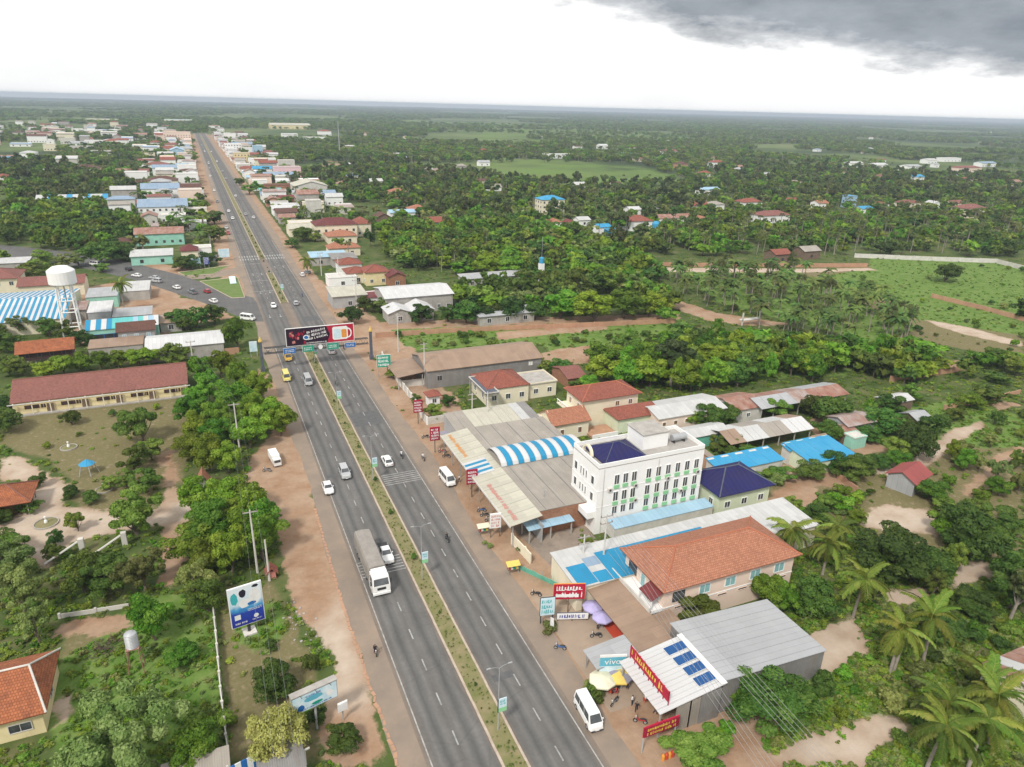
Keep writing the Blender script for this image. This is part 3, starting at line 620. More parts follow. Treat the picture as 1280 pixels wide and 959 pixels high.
    for wdef in wins:
        side, n, z, w, h = wdef[:5]; o = dict(zip(('pm', 'fm', 'name', 'u0', 'u1', 'sill'), wdef[5:]))
        u0, u1 = o.get('u0') if o.get('u0') is not None else 0, o.get('u1') if o.get('u1') is not None else 1
        for i in range(n):
            opening(root, side, hx, hy, u0+(i+.5)/n*(u1-u0), z, w, h, o.get('pm') or 'glass', o.get('fm') or 'white', o.get('name') or 'window', far, o.get('sill'))
    return root
def lettering(parent, w, h, rows, m, seed=1, name='lettering', y=-.03, x0=None, z0=None):
    """unreadable painted letter strokes: rows of short strokes of uneven width, on the local xz plane"""
    r = random.Random(seed); k = MB(); rhh = h/rows
    for i in range(rows):
        x = -w/2; zc = -h/2+(rows-1-i+.5)*rhh
        while x < w/2-.05:
            lw = r.uniform(.12, .3)*rhh; hh = r.uniform(.2, .36)*rhh
            if x+lw > w/2: break
            k.face([(x, y, zc-hh), (x+lw*.8, y, zc-hh), (x+lw, y, zc+hh), (x+lw*.15, y, zc+hh)])
            if r.random() < .5: k.face([(x+lw*.3, y-.002, zc+hh), (x+lw*.6, y-.002, zc+hh), (x+lw*.7, y-.002, zc+hh*1.5), (x+lw*.35, y-.002, zc+hh*1.4)])
            if r.random() < .55: k.face([(x, y-.001, zc-hh), (x+lw*1.9, y-.001, zc-hh), (x+lw*1.9, y-.001, zc-hh*.55), (x, y-.001, zc-hh*.55)])
            x += lw+r.uniform(.08, .2)*rhh+(.35*rhh if r.random() < .1 else 0)
    o = k.build(name, m, parent); o['kind'] = 'stuff'
    if x0 is not None: o.location = (x0, 0, z0)
    return o
# ================================================================== NEAR BUILDINGS, RIGHT OF THE ROAD
# --- metal shop with solar panels + its rear warehouse
SX0, SY1 = G(777,828,4.2); _, SY0 = G(831,889,4.2); SXR = (G(846,794,5.4)[0]+G(905,851,5.4)[0])/2; SX2 = G(1020,803,4.4)[0]
shop = building('metal_shop', 'open fronted shop with white metal roof carrying four solar panels', 'shop', (SX0, SXR, SY0, SY1), 4.2, 'shed', 1.25, 'sheet_dull', 'sheet_bright', .25, 'E', sheets=13, posts=True)
hx, hy = (SXR-SX0)/2, (SY1-SY0)/2
boxpart('wall', 'sheet_dull', shop, hx-3, hx-.05, -hy, hy, 0, 4.6); boxpart('side_wall', 'sheet_beige', shop, -hx+2.5, hx-3.05, -hy+.1, -hy+.25, 0, 4.25); boxpart('side_wall', 'sheet_beige', shop, -hx+2.5, hx-3.05, hy-.25, hy-.1, 0, 4.25)
boxpart('counter', 'bare_wood', shop, -hx+3, hx-3.5, -hy+1.2, -hy+2, 0, 1.0); boxpart('shelf', 'red_plastic', shop, hx-4, hx-3.2, -hy+3, hy-2, 0, 2.2)
for i, (px_, py_) in enumerate(((844,812.5),(856,825),(868.5,837.5),(881.5,850.5))):
    x, y = G(px_, py_, 5.0); s = thing('solar_panel', ['far left', 'second from the left', 'third from the left', 'nearest to the camera'][i]+' of four blue solar panels on white shop roof', 'solar panel', x, y, 0, 0, 'solar panels on the shop roof')
    slope = 1.25/(SXR-SX0); zc = 4.2+(x-SX0)*slope+.14
    k = MB(); k.slab([(-1.45, -.7, zc-1.45*slope), (1.45, -.7, zc+1.45*slope), (1.45, .7, zc+1.45*slope), (-1.45, .7, zc-1.45*slope)], .05); k.build('frame', 'sign_white', s)
    for a in (-1, 1):
        k = MB(); u0, u1 = (-1.42, -.015) if a < 0 else (.015, 1.42); k.slab([(u0, -.67, zc+.012+u0*slope), (u1, -.67, zc+.012+u1*slope), (u1, .67, zc+.012+u1*slope), (u0, .67, zc+.012+u0*slope)], .02); k.build('cell_panel', 'solar', s)
k = MB(); k.slab([(-.45, -hy-.3, 5.62), (.35, -hy-.3, 5.62), (.35, hy+.3, 5.62), (-.45, hy+.3, 5.62)], .1); fl_ = k.build('ridge_flashing', 'sign_white', shop); fl_.location = (hx, 0, 0)
building('metal_warehouse', 'grey ribbed metal warehouse behind the solar panel shop', 'warehouse', (SXR+.4, SX2, SY0+.4, SY1+2.6), 4.4, 'shed', 1.0, 'sheet_dull', 'sheet_grey', .2, 'W', sheets=11)
# red lettered sign frame standing on the shop roof, facing the road
a, b_ = G(786,822,4.6), G(836,880,4.6)
sg = thing('roof_sign', 'long red sign with yellow letters standing on the white shop roof', 'sign', (a[0]+b_[0])/2, (a[1]+b_[1])/2, 4.45, -math.pi/2)
ln = abs(a[1]-b_[1]); boxpart('board', 'sign_red', sg, -ln/2, ln/2, -.08, 0, .55, 2.1)
lettering(sg, ln*.9, 1.2, 1, 'sign_yellow', 3, y=-.1, x0=0, z0=1.4)
for i in range(9): boxpart('post', 'sign_crimson', sg, -ln/2+i*ln/8-.05, -ln/2+i*ln/8+.05, .01, .1, 0, 2.1)
# --- tan veranda shop in front of the orange house, canopy with the blue phone sign
TX0, TY1 = G(732,731,3.4); _, TY0 = G(805,811,3.4); TX1 = G(829,767,3.9)[0]
ver = building('veranda_shop', 'low shop with dusty tan sheet roof before the orange tiled house', 'shop', (TX0, 51.4, TY0, TY1), 3.4, 'shed', .45, 'cream', 'sheet_tan', .3, 'E', posts=True)
TX1 = 51.4; hx, hy = (TX1-TX0)/2, (TY1-TY0)/2; boxpart('wall', 'cream', ver, -hx+3.2, hx, -hy+.3, hy-.1, 0, 3.5); boxpart('floor', 'red_plastic', ver, -hx+.2, hx-.2, -hy+.2, hy-.2, 0, .08)
rect = (51.7, G(860,788,3.4)[0], TY0, min(66.1, TY0+5.2)); v2 = building('side_shed', 'beige sheet roofed shed between tan veranda and solar panel shop', 'shed', rect, 3.3, 'shed', .25, 'grey_wall', 'sheet_tan', .15, 'E')
hx = 4.0; cx_, cy_ = G(775,826,3.0)
can = building('canopy', 'curved grey metal canopy behind the blue phone sign', 'canopy', (cx_-3.2, cx_+2.8, cy_+.2, cy_+3.6), 2.7, 'shed', .6, 'grey_wall', 'sheet_grey', .2, 'E', posts=True)
bx_, by_ = G(764,846)
sg = thing('phone_sign', 'turquoise sign reading vivo on a frame before grey canopy', 'sign', bx_-.6, by_-.9, 0, -.32)
boxpart('board', 'sign_cyan', sg, -1.7, 1.7, -.08, .02, 2.9, 4.3); boxpart('lower_panel', 'photo_print_pale', sg, -1.7, 1.7, -.07, .01, 1.5, 2.85); boxpart('trim', 'sign_white', sg, -1.75, 1.75, -.09, .02, 4.32, 4.7)
for x in (-1.6, 1.6): boxpart('post', 'dark_metal', sg, x-.06, x+.06, .03, .15, 0, 4.6)
fc = bpy.data.curves.new('word', 'FONT'); fc.body = 'vivo'; fc.size = 1.35; fc.align_x = 'CENTER'; fo = bpy.data.objects.new('word', fc); COL.objects.link(fo)
dg = bpy.context.evaluated_depsgraph_get(); wme = bpy.data.meshes.new_from_object(fo.evaluated_get(dg)); bpy.data.objects.remove(fo); wme.materials.clear(); wme.materials.append(MATS['sign_white'])
wo_ = link('lettering', wme, sg); wo_.rotation_euler = (math.pi/2, 0, 0); wo_.location = (0, -.1, 3.18)
# --- orange tiled house
OX0, OX1, OY0, OY1 = 54.2, 78.2, 66.6, 76.8
house = building('tiled_house', 'large pale pink two storey house with orange tiled roof', 'house', (OX0, OX1, OY0, OY1), 6.9, 'hip', 2.7, 'pink_wall', 'tile_orange', .75, 'x', ridge='ridge_orange',
  wins=[('S', 4, 4.3, 1.8, 1.5, 'shutter_teal', 'white', 'window', .2, .98), ('S', 1, 4.3, 1.9, 1.5, 'glass', 'dark_metal', 'window', .05, .16), ('S', 6, 2.9, 1.6, .3, 'dark_metal', 'pink_wall', 'vent', .04, 1), ('W', 1, 4.3, 1.9, 1.5, 'glass', 'dark_metal', 'window', .08, .34), ('W', 1, 3.6, 1.0, 2.2, 'shutter_teal', 'white', 'door', .42, .55), ('W', 1, 4.2, 1.2, 1.4, 'shutter_teal', 'white', 'window', .72, .95)])
hx, hy = (OX1-OX0)/2, (OY1-OY0)/2
boxpart('terrace', 'white', house, -hx-2.4, -hx-.02, -hy-.1, hy, 3.2, 3.75); boxpart('terrace_rim', 'concrete_light', house, -hx-2.62, -hx-2.42, -hy-.3, hy+.1, 3.0, 4.5); boxpart('terrace_wall', 'pink_wall', house, -hx-2.4, -hx-.1, -hy+.2, hy-.2, 0, 3.18)
k = MB(); k.slab([(-hx-2.3, hy-7.2, 5.6), (-hx-2.3, -hy-.2, 5.6), (-hx-.2, -hy-.2, 6.5), (-hx-.2, hy-7.2, 6.5)], .08, None, (0, -1, 0)); k.build('awning', 'sheet_maroon', house)
for y in (hy-7.3, -hy-.1): boxpart('awning_post', 'white', house, -hx-2.2, -hx-2.05, y, y+.15, 3.5, 5.6)
boxpart('cornice', 'white', house, -hx-.06, hx+.06, -hy-.06, hy+.06, 3.42, 3.6)
# --- long white and blue hall between orange house and white block
HX0, HY1 = G(690,695,4.3); HX1 = G(972,622,4.3)[0]; HY0 = HY1-8.6
hall = building('long_hall', 'long low white roofed hall with bright blue roof sheets', 'hall', (HX0, HX1, HY1-8.4, HY1), 4.3, 'shed', .5, 'cream', 'sheet_white', .3, 'N')
hx, hy = (HX1-HX0)/2, 4.2; print('hall', HX0, HX1, HY1)
for i in range(9):
    k = MB(); x = -hx+6.2+i*2.3; k.slab([(x, -hy-.32, 4.36), (x+2.22, -hy-.32, 4.36), (x+2.22, 2.0, 4.75), (x, 2.0, 4.75)], .05, None, (1, 0, 0)); k.build('roof_sheet', 'sheet_blue', hall)
for x, w, y0, y1, mm_ in ((-hx+.4, 3.2, -4.2, .4, 'sheet_blue'), (-hx+3.7, 2.4, -4.4, -2.0, 'sheet_blue'), (-hx+3.7, 2.4, -.6, 1.4, 'sheet_steel_blue')):
    k = MB(); f = lambda y: 4.34+(y+hy)/(2*hy)*.5; k.slab([(x, y0, f(y0)), (x+w, y0, f(y0)), (x+w, y1, f(y1)), (x, y1, f(y1))], .04, None, (1, 0, 0)); k.build('roof_sheet', mm_, hall)
k = MB(); k.slab([(-hx+24, -1.4, 4.95), (-hx+36, -1.4, 4.95), (-hx+36, -.2, 5.2), (-hx+24, -.2, 5.2)], .06); k.build('roof_strip', 'sheet_teal', hall)
building('lean_to', 'pale blue sheet lean to roof at foot of white block', 'shed', (59.5, 80.5, 88.4, 90.9), 2.4, 'shed', .35, 'concrete_light', 'sheet_sky', .1, 'N')
# --- white four storey block
wb = building('white_block', 'white four storey block with green panels under its windows', 'building', (57.2, 79.2, 91.3, 100.4), 12.9, 'flat', .75, 'white', 'concrete', .0, 'x',
  wins=[('S', 3, z, .92, 1.8 if z > 4 else 1.4, 'glass', 'white', 'window', .13, .37, 'panel_green' if z > 4 else None) for z in (9.4, 6.1, 3.55)]+[('S', 6, z, .92, 1.8 if z > 4 else 1.4, 'glass', 'white', 'window', .42, .98, 'panel_green') for z in (9.4, 6.1, 3.75)]+
       [('W', 3, z, .38, 1.5, 'glass', 'white', 'window', .3, .62) for z in (9.3, 6.1)]+[('W', 1, z, .9, 1.5, 'glass', 'white', 'window', .05, .25) for z in (9.3, 6.1)]+[('W', 1, z, .9, 1.5, 'glass', 'white', 'window', .7, .92) for z in (9.3, 6.1)]+[('W', 1, .1, 3.2, 2.6, 'glass', 'white', 'door', .25, .75)])
wb.children[0].name = 'wall'
boxpart('entrance_canopy', 'white', wb, -12.6, -11.02, -4.3, 4.3, 3.3, 4.6); boxpart('canopy_trim', 'dark_metal', wb, -12.68, -12.61, -4.35, 4.35, 3.2, 3.45)
for z in (5.3, 8.5): boxpart('floor_band', 'white', wb, -11.05, 11.05, -4.6, 4.6, z, z+.14)
boxpart('stair_house', 'white', wb, -.2, 5.2, -1.2, 3.9, 13.1, 15.9); boxpart('stair_roof', 'concrete', wb, -.35, 5.35, -1.35, 4.05, 15.91, 16.1)
sl, li = roof_slopes('hip', 4.1, 3.5, 13.35, 1.9, .3, 'x'); k = MB()
for P, ud in sl: k.slab(P, .1, None, ud)
rf = k.build('roof', 'sheet_navy', wb); rf.location = (-5.2, -.3, 0)
k = MB()
for a, b_ in li: k.tube([a, b_], .07, 5)
k.build('ridge_cap', 'slate', rf)
k = MB(); n = 12
for i in range(n):
    a0, a1 = math.pi*i/n, math.pi*(i+1)/n
    for r0, r1 in ((1.25, 1.6),): k.prism([(-.15, math.cos(a0)*r0, math.sin(a0)*r0), (.35, math.cos(a0)*r0, math.sin(a0)*r0), (.35, math.cos(a0)*r1, math.sin(a0)*r1), (-.15, math.cos(a0)*r1, math.sin(a0)*r1)], [(-.15, math.cos(a1)*r0, math.sin(a1)*r0), (.35, math.cos(a1)*r0, math.sin(a1)*r0), (.35, math.cos(a1)*r1, math.sin(a1)*r1), (-.15, math.cos(a1)*r1, math.sin(a1)*r1)])
ar = k.build('arch_ornament', 'cream', wb); ar.location = (-10.7, 0.2, 13.8)
k = MB(); k.tube([(6.6, -2.2, 13.9), (9.6, -2.2, 13.9)], .62, 14); tank = tag(link('water_tank', k.mesh('water_tank', 'steel')), 'shiny steel water tank lying on white block roof', 'water tank'); tank.location = (68.2, 97.6, .2)
k = MB(); k.box(6.9, 7.1, -2.7, -1.7, 12.9, 13.4); k.box(9.1, 9.3, -2.7, -1.7, 12.9, 13.4); k.build('cradle', 'dark_metal', tank)
for i_, (x, z) in enumerate(((-8.6, 8.3), (-3.4, 8.2), (-3.2, 5.2), (3.4, 8.3), (6.6, 5.1), (9.9, 8.4))):
    k = MB(); k.box(x-.4, x+.4, -4.9, -4.57, z, z+.6); a_ = k.build('air_conditioner', 'concrete_light', wb); k = MB(); k.lathe([(0, 0), (.22, 0), (.24, .03), (0, .03)], 10); f_ = k.build('fan_grille', 'dark_metal', a_); f_.location = (x, -4.91, z+.3); f_.rotation_euler = (math.pi/2, 0, 0)
for x in (-9.9, 1.2): k = MB(); k.tube([(x, -4.66, 0), (x, -4.66, 12.8)], .06, 6); k.build('drain_pipe', 'concrete_light', wb)
# --- market hall: big beige flat roof, striped barrel skylight, cream lettered canopy along the road
MX0 = G(592,545,5.0)[0]; MYN = G(585,537,5.0)[1]; MYS = G(668,640,5.0)[1]; MX1 = G(716,556,5.0)[0]
mk_ = building('market_hall', 'market hall with broad beige sheet roof and striped skylight', 'market', (MX0, MX1, MYS, MYN), 5.0, 'shed', .35, 'brick_wall', 'sheet_beige', .1, 'N')
hx, hy = (MX1-MX0)/2, (MYN-MYS)/2; mcx, mcy = (MX0+MX1)/2, (MYN+MYS)/2
sx0 = G(614,566,5.8)[0]-mcx; sx1 = G(716,548,5.8)[0]-mcx; sy0 = G(627,583,5.4)[1]-mcy; sy1 = G(612,562,5.4)[1]-mcy
ns = 15; vault = link('skylight', None, mk_)
for i in range(ns):
    k = MB(); a, b_ = sx0+(sx1-sx0)*i/ns, sx0+(sx1-sx0)*(i+.985)/ns; n = 8; cyy = (sy0+sy1)/2; ry = abs(sy1-sy0)/2
    pr = [(cyy-ry*math.cos(math.pi*j/n), 5.3+1.5*math.sin(math.pi*j/n)) for j in range(n+1)]
    for j in range(n): k.slab([(a, pr[j][0], pr[j][1]), (b_, pr[j][0], pr[j][1]), (b_, pr[j+1][0], pr[j+1][1]), (a, pr[j+1][0], pr[j+1][1])], .04, None, (1, 0, 0))
    k.build('skylight_sheet', 'sheet_blue' if i % 2 else 'sheet_bright', vault)
for x in np.linspace(-hx+1.5, hx-1.5, 5):
    k = MB(); k.slab([(x-.07, -hy, 5.06), (x+.07, -hy, 5.06), (x+.07, hy, 5.41), (x-.07, hy, 5.41)], .04); k.build('roof_seam', 'sheet_dull', mk_)
for x, y in ((-hx+3, -hy+4), (hx-4, -hy+6), (hx-3, -hy+2.5)):
    k = MB(); k.tube([(x, y, 5.1), (x, y, 6.3)], .08, 6); k.tube([(x-.5, y, 6.3), (x+.5, y, 6.3)], .05, 6); k.build('roof_vent', 'steel', mk_)
# canopy along the road
CXO = (G(551,544,4.6)[0]+G(640,655,4.6)[0])/2-0.2; CYN = G(551,544,4.6)[1]; CYS = G(643,657,4.6)[1]
cn = thing('street_canopy', 'cream sloping canopy with faded red lettering along the market front', 'canopy', CXO, (CYN+CYS)/2, 0); ch = (CYN-CYS)/2; cw = MX0-CXO-.15
FOOT.append((CXO, MX0, CYS, CYN))
segs = 12; rf = link('canopy_roof', None, cn)
for i in range(segs):
    y0, y1 = ch-2*ch*i/segs, ch-2*ch*(i+.985)/segs; mm_ = 'sheet_cream'
    k = MB(); k.slab([(0, y1, 4.5), (cw, y1, 5.35), (cw, y0, 5.35), (0, y0, 4.5)], .07, None, (0, 1, 0)); k.build('roof_sheet', mm_, rf)
for i in range(7):
    k = MB(); y = ch*.27-i*.82; mm_ = 'sheet_blue' if i % 2 else 'sheet_bright'; k.slab([(-.25, y-.8, 4.53), (cw*.75, y-.8, 5.2), (cw*.75, y, 5.2), (-.25, y, 4.53)], .03, None, (0, 1, 0)); k.build('striped_sheet', mm_, rf)
sl_ = .85/cw
for seed, y0, y1, mm_ in ((5, ch*.38, ch*.95, 'sign_orange'), (6, -ch*.95, -ch*.25, 'salmon')):
    o = lettering(cn, (y1-y0), 1.15, 1, mm_, seed, y=-.02); o.location = (1.5, (y0+y1)/2, 4.5+1.5*sl_+.05); o.rotation_euler = (-math.pi/2+math.atan(sl_)+math.pi, 0, -math.pi/2); o.rotation_euler = (math.atan(sl_), 0, -math.pi/2); o.data.transform(Matrix.Rotation(-math.pi/2, 4, 'X'))
for i in range(8): boxpart('post', 'steel', cn, .5, .62, ch-.4-i*(2*ch-.8)/7, ch-.28-i*(2*ch-.8)/7, 0, 4.5)
boxpart('gutter', 'concrete_light', cn, -.18, -.02, -ch, ch, 4.25, 4.6)
k = MB(); k.box(cw-.1, cw+.1, -ch, ch, 0, 3.6); k.build('shop_front', 'grey_wall', cn)
# cream roofed northern wing
building('market_wing', 'cream and grey sheet roofed wing at far end of market', 'market', (G(556,520,4.8)[0], G(664,512,4.8)[0], MYN+.5, MYN+9.5), 4.7, 'shed', .5, 'grey_wall', ['sheet_dull', 'sheet_dull', 'sheet_cream', 'sheet_cream', 'sheet_cream', 'sheet_cream', 'sheet_cream', 'sheet_white', 'sheet_dull'] and ['sheet_beige', 'sheet_beige', 'sheet_cream', 'sheet_cream', 'sheet_cream', 'sheet_cream', 'sheet_cream', 'sheet_white', 'sheet_dull'], .2, 'N', sheets=9)
# --- yellow villa: three volumes
VX0 = G(683,520,4.2)[0]; VY0 = G(700,528,4.2)[1]
vil = building('villa', 'cream villa with red tiled hip roofs and balcony behind the market', 'house', (VX0+9, VX0+24, VY0+3.5, VY0+11.5), 7.0, 'hip', 2.0, 'cream', 'tile_red', .7, 'x', ridge='ridge_orange', wins=[('S', 2, 4.4, 1.0, 1.2, 'shutter_wood', 'white', 'window', .5, .98), ('W', 2, 4.2, 1.0, 1.4, 'shutter_wood', 'white')])
boxpart('balcony', 'cream', vil, -10.2, -7.52, -4, 4, 3.6, 3.85)
for i in range(9): boxpart('baluster', 'white', vil, -10.15, -10.05, -4+i*.95, -3.9+i*.95, 3.86, 4.7)
boxpart('balcony_rail', 'white', vil, -10.2, -10, -4, 4, 4.71, 4.82)
def wing(root, x0, x1, y0, y1, ze, rh, kind, axis, rm, wall, wins=()):
    hx, hy = (x1-x0)/2, (y1-y0)/2; k = MB(); k.box(x0, x1, y0, y1, 0, ze)
    if kind == 'gable':
        yc = (y0+y1)/2
        for x in (x0, x1-.1): k.prism([(x, y0, ze), (x+.1, y0, ze), (x+.1, y1, ze), (x, y1, ze)], [(x, yc-.01, ze+rh), (x+.1, yc-.01, ze+rh), (x+.1, yc+.01, ze+rh), (x, yc+.01, ze+rh)])
    w = k.build('wing', wall, root); sl, li = roof_slopes(kind, hx, hy, ze, rh, .5, axis); k = MB()
    for P, ud in sl: k.slab(P, .1, None, ud)
    o = k.build('roof', rm, root); o.location = ((x0+x1)/2, (y0+y1)/2, 0)
    for side, n, z, ww, hh, pm, nm in wins:
        for i in range(n):
            q = opening(root, side, hx, hy, (i+.5)/n, z, ww, hh, pm, 'white', nm); q.location.x += (x0+x1)/2; q.location.y += (y0+y1)/2
    return w
wing(vil, -17.0, -8.0, -8, -.5, 4.2, 1.9, 'gable', 'x', 'tile_orange', 'cream', [('S', 2, 1.2, .9, 1.3, 'shutter_wood', 'window'), ('W', 1, .1, 1.1, 2.2, 'shutter_wood', 'door')])
wing(vil, -1.5, 11.5, -10.2, -4.1, 4.0, 1.8, 'hip', 'x', 'tile_red', 'pale_green', [('S', 2, 1.3, 1.0, 1.2, 'glass', 'window')])
boxpart('terrace', 'earth_wall', vil, -8.2, -1.6, -10.5, -5, .0, .6); boxpart('terrace_rail', 'white', vil, -8.3, -1.6, -10.7, -10.52, .0, 1.2)
for i in range(3): boxpart('porch_column', 'white', vil, -18.6, -18.35, -7.6+i*3.2, -7.35+i*3.2, 0, 3.6)
boxpart('porch_roof', 'cream', vil, -18.8, -17.02, -8, -.8, 3.61, 3.9)
# --- red hip house with flat veranda
building('hip_house', 'cream bungalow with red hip roof and flat veranda beside brown warehouse', 'house', eave(609,487,661,4.6,11), 4.6, 'hip', 2.6, 'cream', 'tile_red', .3, 'x', ridge='ridge_dark', wins=[('S', 3, 1.4, 1.2, 1.3, 'glass', 'white'), ('W', 2, 1.4, 1.2, 1.3, 'glass', 'white')])
_e = eave(609,487,661,4.6,11); _f = eave(662,492,706,3.6,8); building('flat_annex', 'cream flat roofed annex right of the red hip bungalow', 'house', (_e[1]+.6, _f[1], _e[2]+1, _e[2]+9), 3.8, 'flat', .3, 'cream', 'concrete', .2, wins=[('S', 2, 1.3, 1.2, 1.2, 'glass', 'white')])
hx0, hy0 = G(583,470,4.4); vr = building('veranda', 'flat roofed white veranda with columns on the red hip house', 'veranda', (hx0, hx0+3.4, G(608,494,4.4)[1], G(608,494,4.4)[1]+12), 4.5, 'flat', .25, 'concrete_light', 'slate', .1, posts=True)
# --- brown roofed warehouse
b1 = G(533,462,5.2); b2 = G(678,447,5.2)
bw = building('brown_warehouse', 'long grey warehouse with dusty brown sheet roof', 'warehouse', (b1[0], b2[0], min(b1[1], b2[1])+.6, min(b1[1], b2[1])+15), 5.2, 'gable', 2.0, 'sheet_dull', 'sheet_tan', .4, 'x', wins=[('S', 1, 2.0, 1.3, 1.4, 'plastic_black', 'concrete', 'window', .06, .14), ('S', 1, 3.2, 1.2, 1.0, 'sign_white', 'concrete', 'window', .85, .95)])
building('lean_shed', 'low open shed with brown roof at left end of brown warehouse', 'shed', (b1[0]-7.5, b1[0]-.6, b1[1]+1, b1[1]+13), 3.6, 'shed', .8, 'earth_wall', 'sheet_tan', .3, 'E', posts=True)
building('red_shed', 'small shed with dull red roof right of the brown warehouse', 'shed', NS((690,458), (732,470), 3.0), 3.0, 'gable', 1.3, 'brick_wall', 'tile_school', .4, 'x')
gx_, gy_ = G(541,506); building('guard_booth', 'white guard booth with red pyramid roof by boundary wall', 'booth', (gx_-1.4, gx_+1.4, gy_-1.4, gy_+1.4), 3.0, 'hip', 1.1, 'white', 'tile_red', .5, 'x', wins=[('S', 1, 1.1, 1.0, 1.1)])
# --- yard sheds behind
building('white_long_shed', 'long shed with clean white roof and small square windows', 'shed', SWSE((824,523), (907,509), 9, 4.4), 4.4, 'gable', 1.0, 'pink_wall', 'sheet_white', .4, 'x', wins=[('S', 6, 2.2, .9, .9, 'shutter_wood', 'white')])
building('rusty_house', 'house with rust brown roof behind dark tree', 'house', SWSE((918,512), (955,507), 9, 3.6), 3.6, 'gable', 1.3, 'concrete_light', 'sheet_rust', .4, 'x', wins=[('E', 1, 1.2, 1, 1), ('S', 1, 1.2, 1, 1)])
a = SWSE((956,512), (1056,490), 8, 3.6); building('rust_grey_shed', 'long shed with half grey half rusty roof', 'shed', a, 3.6, 'gable', 1.1, 'bare_wood', ['sheet_grey']*4+['sheet_rustgrey']*2+['sheet_rust']*4, .4, 'x', sheets=10, posts=True)
a = SWSE((917,556), (1012,533), 8, 3.0); building('patched_shed', 'open shed with patched white and brown sheet roof', 'shed', a, 3.0, 'gable', 1.2, 'bare_wood', ['sheet_tan', 'sheet_tan', 'sheet_white', 'sheet_white', 'sheet_white', 'sheet_beige', 'sheet_beige', 'sheet_beige', 'sheet_bright', 'sheet_bright', 'sheet_bright'], .4, 'x', sheets=11, posts=True)
building('white_open_shed', 'narrow shed with whitish roof behind the white block', 'shed', SWSE((862,550), (908,536), 5, 3.0), 3.0, 'gable', .7, 'net_green', 'sheet_white', .3, 'x')
building('ribbed_shed', 'brown ribbed roof shed right behind the white block', 'shed', NS((868,560), (905,580), 3.0), 3.0, 'shed', .4, 'earth_wall', ['sheet_tan', 'sheet_beige'], .2, 'N', sheets=8)
r1 = SWSE((905,592), (976,572), 4.8, 3.2); building('blue_long_shed', 'long low shed with bright blue sheet roof', 'shed', r1, 3.2, 'shed', .7, 'concrete_light', 'sheet_azure', .3, 'N', sheets=9)
building('blue_shed', 'broad bright blue roof of shed nearest the garden', 'shed', SWSE((1017,580), (1066,566), 8, 3.2), 3.2, 'shed', .9, 'pale_green', 'sheet_azure', .3, 'N', sheets=7)
building('blue_small_shed', 'small square bright blue roof between the blue sheds', 'shed', NS((978,558), (1008,559), 3.4), 3.4, 'shed', .5, 'concrete_light', 'sheet_azure', .3, 'N')
k_ = building('thatch_shed', 'brown conical sheet roof shed behind the blue roofs', 'shed', NS((1003,552), (1040,552), 2.6), 2.6, 'hip', 1.8, 'bare_wood', 'sheet_tan', .4, 'x')
building('mint_tank_hut', 'small mint green hut with pale flat roof', 'hut', SWSE((1068,549), (1084,546), 3, 2.6), 2.6, 'flat', .1, 'mint', 'concrete_light', .1)
NX0, NX1 = G(874,594,4.6)[0], G(955,608,4.6)[0]; NY0 = G(900,623,4.6)[1]
building('navy_house', 'pale house with dark navy blue hip roof behind white block', 'house', (81.6, 93.4, 82.6+5.6, 82.6+14.4), 4.6, 'hip', 2.7, 'pale_green', 'sheet_navy', .7, 'x', ridge='slate', wins=[('S', 3, 1.6, 1.2, 1.2), ('W', 2, 1.5, 1.0, 1.3)])
h0 = G(1143,614); ra = np.array(G(1157,583,4.6))-np.array(G(1137,596,4.6)); building('red_hut', 'grey sheet hut with red gable roof in the dirt yard', 'hut', (h0[0]-3.4, h0[0]+3.4, h0[1]-.6, h0[1]+4.6), 3.2, 'gable', 1.4, 'sheet_grey', 'sheet_redhut', .5, 'x', rot=math.atan2(ra[1], ra[0]))
MATS['sheet_maroon'].node_tree.nodes  # keep
building('shack', 'patchwork grey and rust shack under trees', 'shack', SWSE((1062,533), (1092,525), 6, 3.4), 3.4, 'gable', 1.0, 'sheet_grey', 'sheet_rustgrey', .4, 'x', wins=[('S', 2, 1.2, .9, .9)])
building('rust_shack', 'low rust roofed lean to before the grey shack', 'shack', SWSE((1056,543), (1075,540), 3.5, 2.6), 2.6, 'shed', .6, 'bare_wood', 'sheet_rust', .3, 'N')
building('grey_shack', 'small grey roofed shack among bushes right of the blue sheds', 'shack', SWSE((1145,524), (1165,522), 4.5, 2.6), 2.6, 'gable', .9, 'bare_wood', 'sheet_grey', .4, 'x')
building('white_shack', 'pale roofed shack with junk left of grey shack', 'shack', SWSE((1115,505), (1140,498), 4.5, 2.8), 2.8, 'gable', .8, 'bare_wood', 'sheet_white', .3, 'x')
c0 = G(1252,846,3.4); building('corner_house', 'rusty red and white patched roof house at bottom right corner', 'house', (c0[0], c0[0]+14, c0[1]-6.5, c0[1]+2.2), 3.4, 'gable', 1.6, 'cream', ['sheet_rustgrey', 'sheet_rust', 'sheet_cream', 'sheet_rust', 'sheet_rust', 'sheet_white', 'sheet_rust'], .5, 'x', sheets=7)
c0 = G(890,690); 
